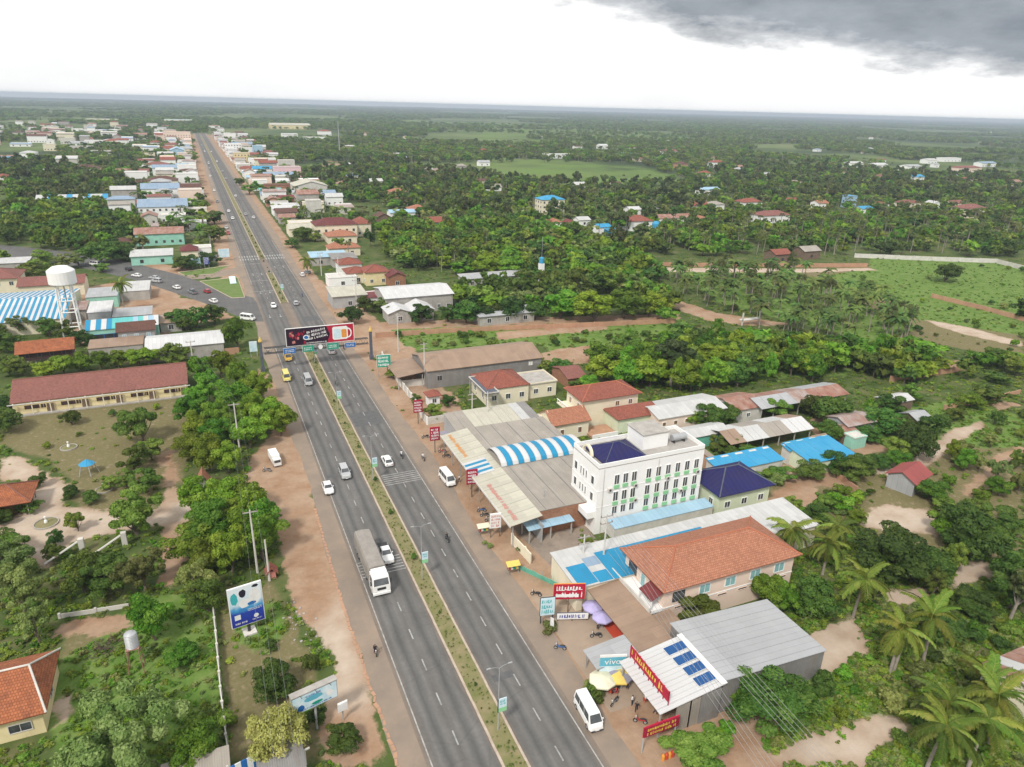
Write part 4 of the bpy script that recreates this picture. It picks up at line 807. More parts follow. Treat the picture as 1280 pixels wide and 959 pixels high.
# --- carport in the paved yard, low walls
a = NS((655,655), (716,650), 2.8); building('carport', 'pale blue sheet carport roof beside the white block entrance', 'carport', (a[0], a[0]+8.5, a[2]-.2, a[2]+3.2), 2.8, 'shed', .35, 'steel', 'sheet_sky', .2, 'N', posts=True, sheets=6)
sheet('paved_yard', [(46.5, 81.5), (57, 81.5), (57, 92), (57, 98.5), (44.6, 98.5)], .014, 'yard_concrete' if 'yard_concrete' in MATS else 'concrete')
mat('yard_concrete', (0.31, 0.25, 0.20), (0.21, 0.175, 0.145), 0.25, 0.95, dirt=0.35, dirtc=(0.12, 0.10, 0.09))
bpy.data.objects['paved_yard'].data.materials.clear(); bpy.data.objects['paved_yard'].data.materials.append(MATS['yard_concrete'])
sheet('paved_forecourt', [(39.5, 56), (47.5, 56), (47.5, 78.5), (39.8, 80)], .013, 'forecourt')
def wall_line(name, label, pts, h=1.8, m='concrete_light', th=.15, post=3.2, pm=None, cat='wall', panels=True):
    """boundary wall: a post at every bay and a wall panel between, each a part"""
    root = thing(name, label, cat, pts[0][0], pts[0][1]); ox, oy = pts[0]
    for (x0, y0), (x1, y1) in zip(pts[:-1], pts[1:]):
        ln = math.hypot(x1-x0, y1-y0); n = max(1, round(ln/post)); a = math.atan2(y1-y0, x1-x0)
        kp = MB(); kp.box(-.16, .16, -.16, .16, 0, h+.15); pm_ = kp.mesh('post', pm or m); kw = MB(); kw.box(.17, ln/n-.17, -th/2, th/2, 0, h); km = kw.mesh('wall_panel', m)
        for i in range(n):
            for nm, d in (('post', pm_), ('wall_panel', km)):
                o = link(nm, d, root); o.location = (x0-ox+(x1-x0)*i/n, y0-oy+(y1-y0)*i/n, 0); o.rotation_euler = (0, 0, a)
                if nm == 'wall_panel': o.scale.z = random.uniform(.97, 1.02)
    return root
wall_line('boundary_wall', 'cream boundary wall beside the road before the brown warehouse', WP([(478,448),(497,478),(519,506),(527,522),(534,531),(558,527)]), 1.9, 'concrete_light', .2, 3.4, 'white')
wall_line('cross_wall', 'whitewashed wall running back from the road to warehouse', WP([(502,484),(545,480),(583,476)]), 1.9, 'concrete_light', .2, 3.4)
wall_line('yard_wall', 'cream curved yard wall at the road below white block', WP([(640,680),(656,697),(664,706)]), 2.0, 'cream', .2, 3.0)
wall_line('earth_wall', 'red brown brick wall across the field behind warehouse', WP([(470,422),(560,416),(700,410),(845,404)]), 1.6, 'earth_wall', .25, 6)
wall_line('earth_wall', 'long pinkish brick wall along the far dirt track', WP([(788,332),(900,334),(1000,334),(1084,334)]), 1.9, 'earth_wall', .25, 8)
wall_line('block_wall', 'grey block wall around the bright green field', WP([(1068,322),(1160,326),(1245,329),(1280,338),(1320,348)]), 2.2, 'concrete_light', .25, 8)
wall_line('earth_wall', 'broken brick wall crossing the green field at right', WP([(1164,372),(1230,388),(1280,402)]), 1.7, 'earth_wall', .25, 6)
wall_line('earth_wall', 'red brown brick wall between orchard and dense trees', WP([(1112,478),(1150,472),(1190,466),(1204,462)]), 1.8, 'earth_wall', .25, 6)
wall_line('plot_wall', 'low brown wall inside the orchard near right edge', WP([(1180,512),(1230,503),(1275,492)]), 1.2, 'earth_wall', .2, 5)
wall_line('plot_wall', 'low brick garden wall near the blue sheds', WP([(1047,598),(1072,616)]), 1.2, 'earth_wall', .2, 4)
# green netting in front of the hall
nx_, ny_ = G(677,725); nt_ = thing('netting_fence', 'torn green netting fence before the blue roofed hall', 'fence', nx_, ny_, 0, -1.05)
for i in range(6):
    k = MB(); n = 5; x0 = -5+i*1.7
    for j in range(0): k.slab([(x0+j*1.65/n, -.05*math.sin(j*2+i), .9+.3*math.sin(i*1.7)), (x0+(j+1)*1.65/n, -.05*math.sin(j*2+2+i), .9+.3*math.sin(i*1.7)), (x0+(j+1)*1.65/n, .8+.25*math.sin(j+i), 1.3+.3*math.sin(i+j)), (x0+j*1.65/n, .8+.25*math.sin(j-1+i), 1.3+.3*math.sin(i+j-1))], .02)
    k.prism([(x0, -.06, .05), (x0+1.65, -.06, .05), (x0+1.65, -.03, .05), (x0, -.03, .05)], [(x0, -.5+.1*(i % 3), 1.25), (x0+1.65, -.35+.12*(i % 2), 1.05), (x0+1.65, -.32+.12*(i % 2), 1.06), (x0, -.47+.1*(i % 3), 1.26)]); k.build('net_panel', 'net_green', nt_)
    boxpart('post', 'steel', nt_, x0-.04, x0+.04, -.04, .04, 0, 1.7)
# ================================================================== BUILDINGS LEFT OF THE ROAD
sch = building('school', 'long single storey school with dull red tiled roof and pale yellow walls', 'school', (-44.6, -7.8, 183.2, 196.5), 3.5, 'gable', 3.1, 'pale_yellow', 'tile_school', .45, 'x', ridge='ridge_dark',
  wins=[('S', 5, 1.3, 3.0, 1.0, 'dark_wood', 'pale_yellow', 'window', .0, 1), ('S', 5, .1, 1.5, 2.2, 'bare_wood', 'pale_yellow', 'door', .10, 1.08), ('S', 5, 1.3, 1.1, 1.0, 'dark_wood', 'pale_yellow', 'window', .065, 1.045)])
for i in range(11): boxpart('veranda_post', 'cream', sch, -18.3+i*3.64, -18.1+i*3.64, -7.5, -7.3, 0, 3.25)
boxpart('plinth', 'concrete', sch, -18.6, 18.6, -7.7, -6.7, 0, .28); boxpart('gutter', 'sign_white', sch, -19.3, 19.3, -7.72, -7.58, 2.98, 3.12)
sx, sy = G(27,462); st = thing('stilt_house', 'dark wooden stilt house with orange tiled roof by the striped roofs', 'house', sx+6.2, sy+3.5, 0, .04); FOOT.append((sx, sx+13, sy, sy+8))
k = MB(); k.box(-6.2, 6.2, -3.6, 3.6, 2.3, 5.0)
for x in (-6.2, 6.1): k.prism([(x, -3.6, 5), (x+.1, -3.6, 5), (x+.1, 3.6, 5), (x, 3.6, 5)], [(x, -.01, 6.9), (x+.1, -.01, 6.9), (x+.1, .01, 6.9), (x, .01, 6.9)])
k.build('wall', 'dark_wood', st); sl, li = roof_slopes('gable', 6.2, 3.6, 5, 1.9, .8, 'x'); k = MB()
for P, ud in sl: k.slab(P, .12, None, ud)
k.build('roof', 'tile_old', st)
for i in range(5):
    for y in (-3.2, 3.2): boxpart('stilt', 'concrete_light', st, -5.8+i*2.9, -5.5+i*2.9, y, y+.3, 0, 2.3)
for i in range(4): 
    o = opening(st, 'S', 6.2, 3.6, .15+i*.23, 3.1, .8, 1.2, 'plastic_black', 'bare_wood'); 
r_ = eave(-34, 406, 80, 4.5, 40); ns = 40
building('striped_market', 'large roof of alternating blue and white sheets at left edge', 'market', r_, 4.5, 'gable', 2.6, 'cream', ['sheet_bright', 'sheet_blue'], .4, 'x', sheets=30)
building('striped_workshop', 'teal and blue striped roof workshop below white roof', 'workshop', eave(107, 413, 197, 4.2, 11), 4.2, 'gable', 1.6, 'mint', ['sheet_blue', 'sheet_bright', 'sheet_blue', 'sheet_bright', 'sheet_blue', 'sheet_teal', 'sheet_teal', 'sheet_teal', 'sheet_teal', 'sheet_sky', 'sheet_teal', 'sheet_bright', 'sheet_sky', 'sheet_bright'], .3, 'x', sheets=14, wins=[('S', 3, .1, 2.6, 2.4, 'plastic_black', 'sign_blue', 'door', .1, .5)])
building('white_workshop', 'flat bright white roof behind the striped workshop', 'workshop', eave(109, 391, 138, 5.0, 12), 5.0, 'shed', .6, 'sheet_grey', 'sheet_bright', .2, 'N')
building('grey_hall', 'grey roofed hall with white fascia beside lone palm', 'hall', eave(107, 372, 146, 4.2, 12), 4.2, 'shed', .5, 'mint', 'sheet_grey', .2, 'N')
building('parking_shed', 'pale grey roof beside the side road', 'shed', eave(146, 365, 186, 3.6, 14), 3.6, 'shed', .5, 'concrete', 'sheet_white', .2, 'N')
building('grey_house', 'grey house with two small brown gables and white pediments', 'house', (lambda w, a, b: (a[0], b[0], w[2]-7.6, w[2]-1.2))(eave(107, 413, 197, 4.2, 11), eave(154, 421, 197, 0, 6)[:1], eave(154, 421, 197, 0, 6)[1:2]), 5.2, 'gable', 1.8, 'grey_wall', 'tile_brown', .5, 'x', wins=[('S', 3, 2.6, 1.0, 1.4, 'sheet_sky', 'white')])
building('white_storehouse', 'long low storehouse with bright white roof by the billboard gate', 'storehouse', eave(182, 437, 279, 4.0, 13), 4.0, 'gable', 1.2, 'concrete', 'sheet_bright', .3, 'x')
building('brown_low_roof', 'low rusty brown roof behind green hedge', 'shed', eave(110, 436, 178, 3.0, 7), 3.0, 'shed', .5, 'concrete', 'sheet_tan', .2, 'N')
building('maroon_house', 'cream house with maroon hip roof at left edge', 'house', eave(-30, 350, 21, 6.0, 14), 6.0, 'hip', 2.6, 'cream', 'tile_school', .7, 'x', ridge='ridge_dark', wins=[('S', 3, 3.3, 1.3, 1.4)])
building('brown_hall', 'hall with broad red brown roof behind the water tower', 'hall', eave(22, 358, 104, 4.6, 12), 4.6, 'gable', 2.0, 'cream', 'tile_school', .5, 'x')
building('white_low_roofs', 'low whitish roof behind the maroon house', 'shed', eave(-10, 330, 34, 3.6, 10), 3.6, 'shed', .5, 'concrete', 'sheet_white', .3, 'N')
px_, py_ = G(4,648); pav = building('pavilion', 'open pavilion with orange tiled hip roof on school path', 'pavilion', (px_-3.4, px_+4.2, py_-.4, py_+6.4), 2.9, 'hip', 2.2, 'white', 'tile_old', .7, 'x', posts=True, ridge='ridge_dark'); boxpart('inner_wall', 'shutter_wood', pav, -2.4, 2.4, -1.8, 1.8, 0, 2.4)
e_ = G(50,893,3.3); bl = building('tiled_cottage', 'cottage with weathered orange tiles at bottom left corner', 'house', (e_[0]-14, e_[0], e_[1]+.6, e_[1]+10.6), 3.3, 'hip', 2.9, 'pale_yellow', 'tile_old', .6, 'x', ridge='concrete_light', inset=2.0, wins=[('S', 3, 1.1, 2.2, 1.1, 'glass', 'concrete_light'), ('E', 1, 1.1, 1.4, 1.1, 'glass', 'concrete_light')])
hx_, hy_ = G(256,612); sh = thing('spirit_shrine', 'small white shrine with tall orange roof beside the school track', 'shrine', hx_, hy_)
k = MB(); k.box(-.9, .9, -.9, .9, 0, 2.2); k.build('wall', 'white', sh); sl, li = roof_slopes('gable', 1.0, 1.3, 2.2, 2.0, .4, 'y'); k = MB()
for P, ud in sl: k.slab(P, .1, None, ud)
k.build('roof', 'tile_orange', sh); boxpart('steps', 'concrete_light', sh, -.6, .6, -1.8, -.92, 0, .5)
hx_, hy_ = G(340,722); sh = thing('roadside_shrine', 'tiny brick red shrine by utility pole at roadside', 'shrine', hx_, hy_); boxpart('wall', 'salmon', sh, -.6, .6, -.6, .6, 0, 1.5); sl, li = roof_slopes('gable', .7, .7, 1.5, .8, .3, 'y'); k = MB()
for P, ud in sl: k.slab(P, .1, None, ud)
k.build('roof', 'tile_red', sh)
# water tower
wx, wy = G(93,422); wt = thing('water_tower', 'white water tower on four legs above the striped roofs', 'water tower', wx, wy)
HT = 17.0
k = MB(); k.lathe([(0, HT), (3.6, HT), (3.75, HT+.2), (3.75, HT+3.9), (3.6, HT+4.1), (2.2, HT+5.1), (0, HT+5.5)], 24); k.build('tank', 'white', wt)
for a in range(4):
    t_ = math.pi/4+a*math.pi/2; k = MB(); k.tube([(3.3*math.cos(t_), 3.3*math.sin(t_), 0), (2.6*math.cos(t_), 2.6*math.sin(t_), HT)], .24, 8); k.build('leg', 'white', wt)
for z in (4, 8.5, 12):
    r = 3.3-.7*z/HT
    for a in range(4):
        t0, t1 = math.pi/4+a*math.pi/2, math.pi/4+(a+1)*math.pi/2; k = MB(); k.tube([(r*math.cos(t0), r*math.sin(t0), z), (r*math.cos(t1), r*math.sin(t1), z)], .17, 6); k.build('brace', 'white', wt)
k = MB(); k.tube([(0, 0, 0), (0, 0, HT)], .18, 6); k.build('riser_pipe', 'pole_steel', wt)
# tank tower in the garden (bottom left)
tx, ty = G(172,838); tk = thing('tank_stand', 'silver ribbed water tank on a rusty stand behind big tree', 'water tank', tx, ty)
k = MB(); pr = [(0, 4.0), (.72, 4.0)]
for i in range(9): pr += [(.78, 4.05+i*.22), (.70, 4.16+i*.22)]
pr += [(.72, 6.0), (.3, 6.25), (0, 6.3)]; k.lathe(pr, 18); k.build('tank', 'steel', tk)
for sx_ in (-1, 1):
    for sy_ in (-1, 1): k = MB(); k.tube([(sx_*.9, sy_*.9, 0), (sx_*.62, sy_*.62, 4)], .07, 6); k.build('leg', 'sheet_rust', tk)
boxpart('platform', 'sheet_rust', tk, -.8, .8, -.8, .8, 3.88, 3.99)
wall_line('garden_wall', 'long concrete panel wall between garden and roadside grass', WP([(266,752),(271,800),(277,870),(284,930),(288,962)]), 1.5, 'concrete_light', .12, 2.6)
wall_line('garden_wall', 'low wall across the garden near the red dirt patch', WP([(75,773),(120,766),(163,759)]), .7, 'concrete_light', .15, 4)
wall_line('side_wall', 'dark brown wall along the white storehouse', WP([(200,450),(245,447),(300,442)]), 2.0, 'earth_wall', .2, 5)
g0 = G(270,968); building('corner_shed', 'grey roofed shed with striped blue banner at bottom edge', 'shed', (g0[0]-5, g0[0]+1.5, g0[1]-4.2, g0[1]+.6), 2.6, 'shed', .3, 'concrete', 'sheet_beige', .2, 'N')
g0 = G(345,972); building('dark_roof_shed', 'dark grey sheet roof beside the blue banner at bottom', 'shed', (g0[0]-1.6, g0[0]+3.0, g0[1]-2.5, g0[1]+2), 2.4, 'shed', .3, 'concrete', 'sheet_dull', .2, 'N', posts=True)
# ================================================================== THE TOWN (survey x0, near-eave y, x1, eave height, depth, roof, ridge, wall, roof material, storeys of windows)
TOWN = [
 (142,396,188,3.4,8,'shed',.6,'concrete','sheet_grey',0,'low grey roof below the lone palm'), (84,388,106,3.6,9,'shed',.6,'concrete','sheet_rustgrey',0,'patchy lean to roof beside the water tower'), (200,404,226,3.2,7,'shed',.6,'concrete','sheet_tan',0,'small tan roof right of striped workshop'),
 (168,293,229,6,13,'gable',2.2,'mint','sheet_rust',1,'rust roofed hall with mint green walls beside the main road'),
 (163,321,215,4,12,'shed',.8,'mint','sheet_white',0,'long market shed with white roof and green front'),
 (136,305,168,4,9,'hip',2,'cream','tile_brown',0,'house with brown hip roof among round trees'),
 (226,314,247,5,9,'hip',2.2,'cream','tile_maroon',0,'small temple hall with twin maroon roofs'), (238,311,264,4,8,'flat',.2,'white','concrete_light',0,'flat white roofed shop beside large dark tree'),
 (172,259,234,7,26,'gable',3.2,'white','sheet_steel_blue',2,'large warehouse with steel blue roof'), (176,236,224,9,16,'gable',3,'white','sheet_steel_blue',0,'hall with deep blue roof behind the steel blue warehouse'),
 (176,271,196,5,12,'gable',1.8,'concrete_light','sheet_rust',1,'shop with brown rusty roof left of white shop'), (200,270,232,4.5,9,'flat',.3,'white','concrete_light',1,'white flat roofed shop in front of blue warehouse'), (232,262,268,4.5,8,'flat',.3,'cream','sheet_white',1,'long cream shop front at left kerb'),
 (226,279,258,4,8,'flat',.3,'white','sheet_white',0,'white flat shop beside rust roofed hall'), (190,283,226,3.5,8,'shed',.6,'concrete','sheet_rustgrey',0,'grey rusty shed roof behind rust roofed hall'),
 (184,226,222,8,16,'hip',3,'cream','tile_brown',2,'cream two storey house with brown hip roof'), (168,228,186,5,12,'hip',2,'cream','tile_brown',0,'low brown roof left of cream two storey house'), (190,210,230,7,14,'gable',2.5,'white','sheet_steel_blue',0,'white hall with grey blue roof behind cream house'),
 (181,206,211,7,16,'hip',2.5,'white','tile_school',1,'white house with pinkish red roof'), (219,206,236,8,14,'flat',.4,'concrete_light','sheet_sky',1,'pale blue shophouse at left kerb'), (196,192,216,8,22,'flat',.5,'white','concrete_light',2,'white three storey block left of avenue'), (212,188,230,10,30,'gable',3,'sheet_sky','sheet_sky',0,'tall light blue hall'),
 (89,211,124,7,16,'hip',3,'cream','tile_brown',2,'large cream house with red brown roof among palms'), (126,214,160,4,10,'gable',1.8,'concrete_light','sheet_rust',0,'long brown roofed building right of large cream house'), (160,214,186,4.5,10,'gable',1.8,'white','tile_school',0,'pinkish brown roofed building left of white house'), (52,213,73,5,12,'flat',.4,'white','concrete_light',1,'small white flat house among left trees'),
 (-6,199,23,6,18,'gable',2,'white','sheet_azure',0,'white hall with bright blue roof at left edge'), (24,191,45,6,14,'hip',2,'white','sheet_white',0,'white roofed house right of blue roofed hall'), (97,163,127,8,30,'flat',.5,'white','sheet_white',1,'wide white roofed warehouse in far left town'), (107,149,147,8,40,'flat',.5,'cream','sheet_white',0,'long pale warehouse near the left horizon'),
 (45,249,134,5,12,'gable',2,'white',['sheet_white']*4+['sheet_azure']*2,0,'long hall with white roof and blue bands in left trees'), (-8,221,10,5,12,'hip',2,'white','tile_red',0,'small house with red roof at left edge below blue hall'),
 (212,166,246,15,26,'flat',1,'pink_wall','concrete',4,'brownish pink hotel block closing the avenue'), (205,150,240,10,60,'flat',.6,'cream','sheet_sky',0,'pale blue roof behind the hotel block'), (130,176,158,6,16,'hip',2.5,'cream','tile_red',0,'house with orange red roof in far left town'), (105,176,128,5,14,'flat',.4,'white','concrete_light',0,'white flat house in far left town'),
 # right of the avenue
 (271,181,292,12,20,'flat',.6,'white','concrete_light',4,'white four storey shophouse at right kerb far down the avenue'), (290,180,316,9,26,'gable',2,'white','sheet_steel_blue',1,'white hall with grey blue roof right of avenue'), (292,192,312,10,15,'flat',.5,'pale_yellow','concrete',3,'pale yellow shophouse with rows of windows'), (316,183,328,14,14,'flat',.5,'sheet_sky','sheet_sky',3,'tall light blue shophouse'),
 (311,199,345,6,14,'flat',.5,'white','concrete_light',1,'long white flat building right of avenue'), (343,210,376,9,16,'flat',.5,'pink','concrete',2,'pink two storey school block with window row'), (316,211,340,6,14,'gable',2,'white','sheet_azure',0,'white house with vivid blue roof'), (330,219,367,6,12,'gable',2.2,'brick_wall','sheet_steel_blue',0,'brick hall with dark blue roof'),
 (368,233,410,8,26,'gable',3.5,'concrete_light','sheet_cream',0,'big pale grey gabled warehouse right of avenue'), (331,232,376,6,10,'flat',.4,'brick_wall','tile_brown',1,'long red brick row with window slits'), (325,238,352,4.5,9,'shed',.8,'concrete','sheet_teal',0,'shop with turquoise roof'), (328,250,346,5,10,'gable',1.6,'earth_wall','sheet_rust',0,'brown house right of turquoise roof'), (348,248,368,4.5,10,'gable',1.6,'brick_wall','sheet_maroon',0,'house with dark red roof behind brown house'),
 (297,222,330,4.5,12,'shed',.8,'concrete','sheet_sky',0,'pale blue roofed shops at right kerb'), (321,262,352,4.5,12,'shed',.8,'white','sheet_bright',0,'bright white roof shop left of brown roof'), (352,258,374,4.5,10,'shed',.8,'white','sheet_white',0,'whitish flat roof right of bright white roof'), (341,287,384,4.5,14,'gable',1.5,'cream','sheet_cream',0,'cream sheet roofed shop beside round kerb tree'), (346,272,366,4,9,'gable',1.5,'concrete','sheet_rust',0,'rust roofed shed behind cream sheet roof'),
 (394,282,446,8,14,'hip',3,'cream','tile_maroon',2,'cream two storey villa with maroon roof and roof turret'), (444,280,464,7,12,'hip',3,'cream','tile_red',1,'cream wing with red roof right of maroon villa'), (362,280,392,6,10,'flat',.4,'cream','concrete_light',1,'low pale annex left of maroon villa'), (410,296,446,4,12,'hip',2.4,'cream','tile_orange',0,'orange hip roof in front of maroon villa'),
 (411,311,430,4,8,'hip',2.4,'cream','tile_orange',0,'left of twin orange pavilion roofs'), (430,310,450,4,8,'hip',2.4,'cream','tile_orange',0,'right of twin orange pavilion roofs'), (370,323,415,4,10,'shed',.7,'concrete','sheet_sky',0,'pale blue flat roof by the kerb palms'), (416,324,446,4,10,'shed',.7,'concrete','sheet_dull',0,'grey sheet roof behind red roofed house'),
 (424,331,452,5,9,'hip',2,'white','tile_red',1,'white house with red roof in row'), (434,342,461,4.5,9,'hip',1.8,'cream','tile_red',0,'low red hip roof beside yellow house'), (457,341,486,5.5,10,'hip',2.2,'pale_yellow','tile_red',1,'yellow house with red hip roof'), (406,349,441,3.8,8,'flat',.3,'white','concrete_light',0,'white flat roofed shop near the kerb'), (486,346,507,4.5,8,'gable',1.6,'brick_wall','tile_maroon',0,'small dark red roof right of yellow house'),
 (416,371,458,4.5,12,'shed',.9,'grey_wall','sheet_cream',0,'shop with beige sloped roof and grey side wall'), (458,372,476,3.6,7,'shed',.6,'white','sheet_maroon',0,'tiny shop with dark red roof'), (482,373,566,6.2,17,'gable',1.6,'concrete','sheet_bright',1,'large warehouse with brilliant white roof'), (486,392,514,3.8,9,'gable',1.4,'concrete','sheet_bright',0,'small grey house with white gable roof'), (516,388,542,4,9,'gable',1.6,'concrete','sheet_bright',0,'small house with two white roof peaks'), (580,349,660,3.6,7,'shed',.6,'concrete','sheet_grey',0,'long low grey roof behind round trees'), (600,396,668,3.4,7,'shed',.6,'concrete','sheet_grey',0,'low pale roof half hidden by trees beside earth wall'),
 (471,272,489,5,10,'gable',2.2,'bare_wood','tile_brown',0,'brown wooden house among trees'), (488,266,519,5,9,'gable',1.4,'white','sheet_sky',0,'pale blue roof right of brown wooden house'), (513,262,535,6,10,'hip',2.5,'cream','tile_orange',0,'orange roofed house above pale blue roof'), (533,278,556,6,10,'gable',2.4,'sheet_sky','tile_red',1,'blue walled house with brick red roof'), (488,240,508,5,10,'hip',2.4,'earth_wall','tile_orange',0,'brown house with orange roof in tall trees'),
 (678,250,706,10,12,'hip',2.4,'cream','sheet_azure',3,'cream three storey house with bright blue roof'), (687,278,702,5,9,'hip',2,'white','tile_orange',0,'small orange roofed house left of blue tarps'), (711,279,722,4,8,'gable',1.5,'white','sheet_maroon',0,'small dark red roof beside orange roofed house'), (724,275,738,4,8,'gable',1.5,'white','sheet_white',0,'white roofed house in village row'), (749,284,764,4,8,'gable',1.4,'white','sheet_azure',0,'hut with blue tarp roof'), (762,289,774,3.5,6,'shed',.6,'sheet_blue','sheet_blue',0,'blue hut right of blue tarp roof'),
 (789,277,816,6,12,'hip',3,'white','tile_red',1,'large salmon red hip roofed house in village'), (788,262,802,4,9,'gable',1.5,'white','sheet_bright',0,'white roofed house behind salmon red house'), (812,261,824,4,9,'gable',1.5,'white','sheet_bright',0,'second white roof behind salmon red house'), (820,273,842,4.5,9,'gable',1.8,'white','sheet_rust',0,'brown roofed long house right of salmon red house'), (844,272,865,4.5,9,'gable',1.8,'pale_green','sheet_rust',0,'brown roof with green wall in village'), (867,257,886,6,10,'gable',2.4,'white','tile_red',1,'white house with red roof near village end'), (888,256,906,5,9,'hip',2,'white','sheet_beige',0,'beige roofed house right of red roofed white house'), (876,274,886,4,7,'gable',1.5,'white','tile_orange',0,'tiny orange roof below red roofed white house'), (878,237,900,5,10,'gable',1.6,'white','sheet_sky',0,'pale blue roofed house above village row'), (930,253,953,6,11,'hip',2.4,'white','tile_red',0,'white house with pale red roof right of village'), (953,270,988,5.5,12,'hip',2.6,'white','tile_school',1,'wide low house with red roof in right trees'), (986,251,1000,4.5,9,'gable',1.8,'white','tile_red',0,'small red roof in palm grove'), (1024,254,1036,4.5,9,'gable',1.8,'white','tile_orange',0,'small orange roof in palm grove'), (1078,261,1092,4.5,9,'gable',1.4,'white','sheet_azure',0,'blue roofed hut in right palms'), (1063,246,1072,9,8,'flat',.4,'sheet_sky','sheet_azure',2,'narrow pale blue tower house'), (1102,256,1112,5,9,'gable',1.6,'white','tile_red',0,'small red roofed house in right grove'), (1131,254,1152,5,10,'hip',2,'cream','tile_school',0,'cream house with pink roof in right grove'), (1208,261,1233,7,12,'hip',2.6,'cream','tile_school',1,'large pale house with pink brown roof far right'), (1168,254,1176,5,8,'gable',1.5,'white','sheet_white',0,'tiny white house far right'), (1192,254,1206,5,9,'gable',1.8,'cream','tile_school',0,'cream house left of large pale house'),
 (970,318,989,4.5,8,'gable',1.8,'bare_wood','tile_red',0,'stilt house with red roof at field wall'), (1006,314,1026,4.5,8,'gable',1.8,'bare_wood','sheet_beige',0,'house with beige roof beside red stilt house'),
 (682,193,720,6,12,'flat',.3,'white','sheet_bright',0,'long white school building across the green field'), (750,182,760,6,14,'gable',2.5,'white','sheet_bright',0,'bright white gable beyond green field'), (776,193,790,5,14,'gable',2,'mint','sheet_teal',0,'pale green roof beyond the fields'), (828,189,850,6,14,'hip',2.5,'white','tile_school',0,'white house with pale red roof beyond fields'), (892,203,906,7,12,'hip',2.6,'white','tile_red',0,'white villa with red roof beyond fields'), (848,205,860,6,12,'hip',2.6,'earth_wall','tile_brown',0,'brown house beyond fields'),
 (1064,204,1080,6,14,'gable',2,'white','sheet_white',0,'white roof in distant right village'), (1094,206,1110,6,14,'gable',2,'white','sheet_bright',0,'bright white roof in distant right village'), (1136,208,1153,7,16,'gable',2,'white','sheet_grey',0,'grey roofed building in distant right village'), (1160,200,1172,6,14,'gable',2,'white','sheet_white',0,'white house in distant right village right part'), (1180,198,1202,6,14,'flat',.4,'white','sheet_white',0,'row of white houses at distant right'), (1200,210,1228,6,16,'hip',2.4,'pink_wall','tile_school',0,'pinkish roof in distant right village'), (1142,221,1156,6,12,'gable',2,'white','sheet_azure',0,'blue roof in distant right village'), (1228,204,1246,6,14,'gable',2,'white','sheet_steel_blue',0,'blue grey roof at distant right'),
 (338,156,388,10,50,'gable',4,'pale_yellow','sheet_cream',1,'large pale yellow stadium hall on the plain'), (380,172,410,7,18,'flat',.5,'white','concrete_light',1,'white school block right of stadium hall'), (398,164,414,9,16,'hip',3,'white','tile_red',1,'white house with orange roof near stadium hall'), (352,168,372,6,14,'gable',2,'white','sheet_white',0,'white roofs below stadium hall'), (404,208,426,6,16,'gable',2,'earth_wall','sheet_tan',0,'tan shed by the bare earth patch'),
]
def quick(i, r, ze, roof, rh, wall, rm, st, label, group=None):
    x0, x1, y0, y1 = r; w = x1-x0; wins = []
    nW = max(1, min(10, int(w/3.2)))
    for s in range(st):
        z = 1.2+s*3.1
        if z+1.3 < ze+.1: wins.append(('S', nW, z, 1.2, 1.3, 'glass', 'white'))
        if z+1.3 < ze+.1 and x0 > 20: wins.append(('W', max(1, int((y1-y0)/4)), z, 1.2, 1.3, 'glass', 'white'))
    if st == 0: wins = [('S', max(1, nW//2), .9, 1.4, 1.5, 'plastic_black', 'white')]
    nm = {'gable': 'gabled_building', 'hip': 'hip_roofed_house', 'flat': 'flat_roofed_building', 'shed': 'low_shed'}[roof]
    cat = 'house' if roof == 'hip' else 'building'
    return building(nm, label, cat, r, ze, roof, rh, wall, rm, .5 if roof != 'flat' else .1, 'N' if roof == 'shed' else ('x' if roof == 'flat' else None), wins=wins, group=group, sheets=(24 if isinstance(rm, list) else None), ridge='ridge_dark' if isinstance(rm, str) and 'tile' in rm else None)
for i, (x0, yb, x1, ze, dp, rf, rh, wl, rm, st, lb) in enumerate(TOWN):
    r = list(eave(x0, yb, x1, ze, dp))
    if r[2] > 280 and r[0] < 45 and r[1] > 6 and r[2] < 1600:                      # keep the carriageway free
        sh_ = (6-r[1]) if (r[0]+r[1])/2 < 24 else (45-r[0]); r[0] += sh_; r[1] += sh_
    quick(i, tuple(r), ze, rf, rh, wl, rm, st, lb)
tx, ty = G(819,292); tw = thing('blue_tank', 'bright blue round water tank in the village', 'water tank', tx, ty)
k = MB(); k.lathe([(0, 3.5), (2.4, 3.5), (2.5, 4), (2.5, 6), (1.6, 7.2), (0, 7.6)], 14); k.build('tank', 'sheet_azure', tw); k = MB(); k.lathe([(1.6, 0), (1.6, 3.5)], 8); k.build('stand', 'concrete', tw)
tx, ty = G(676,352); tw = thing('roof_tank', 'small blue and white water tank on a mast in the trees', 'water tank', tx, ty); k = MB(); k.lathe([(0, 8), (1.1, 8), (1.1, 10.2), (0, 10.7)], 12); k.build('tank', 'sheet_azure', tw); boxpart('stand', 'white', tw, -1, 1, -1, 1, 0, 7.98); k = MB(); k.tube([(0, 0, 10), (0, 0, 19)], .08, 5); k.build('mast', 'steel', tw)
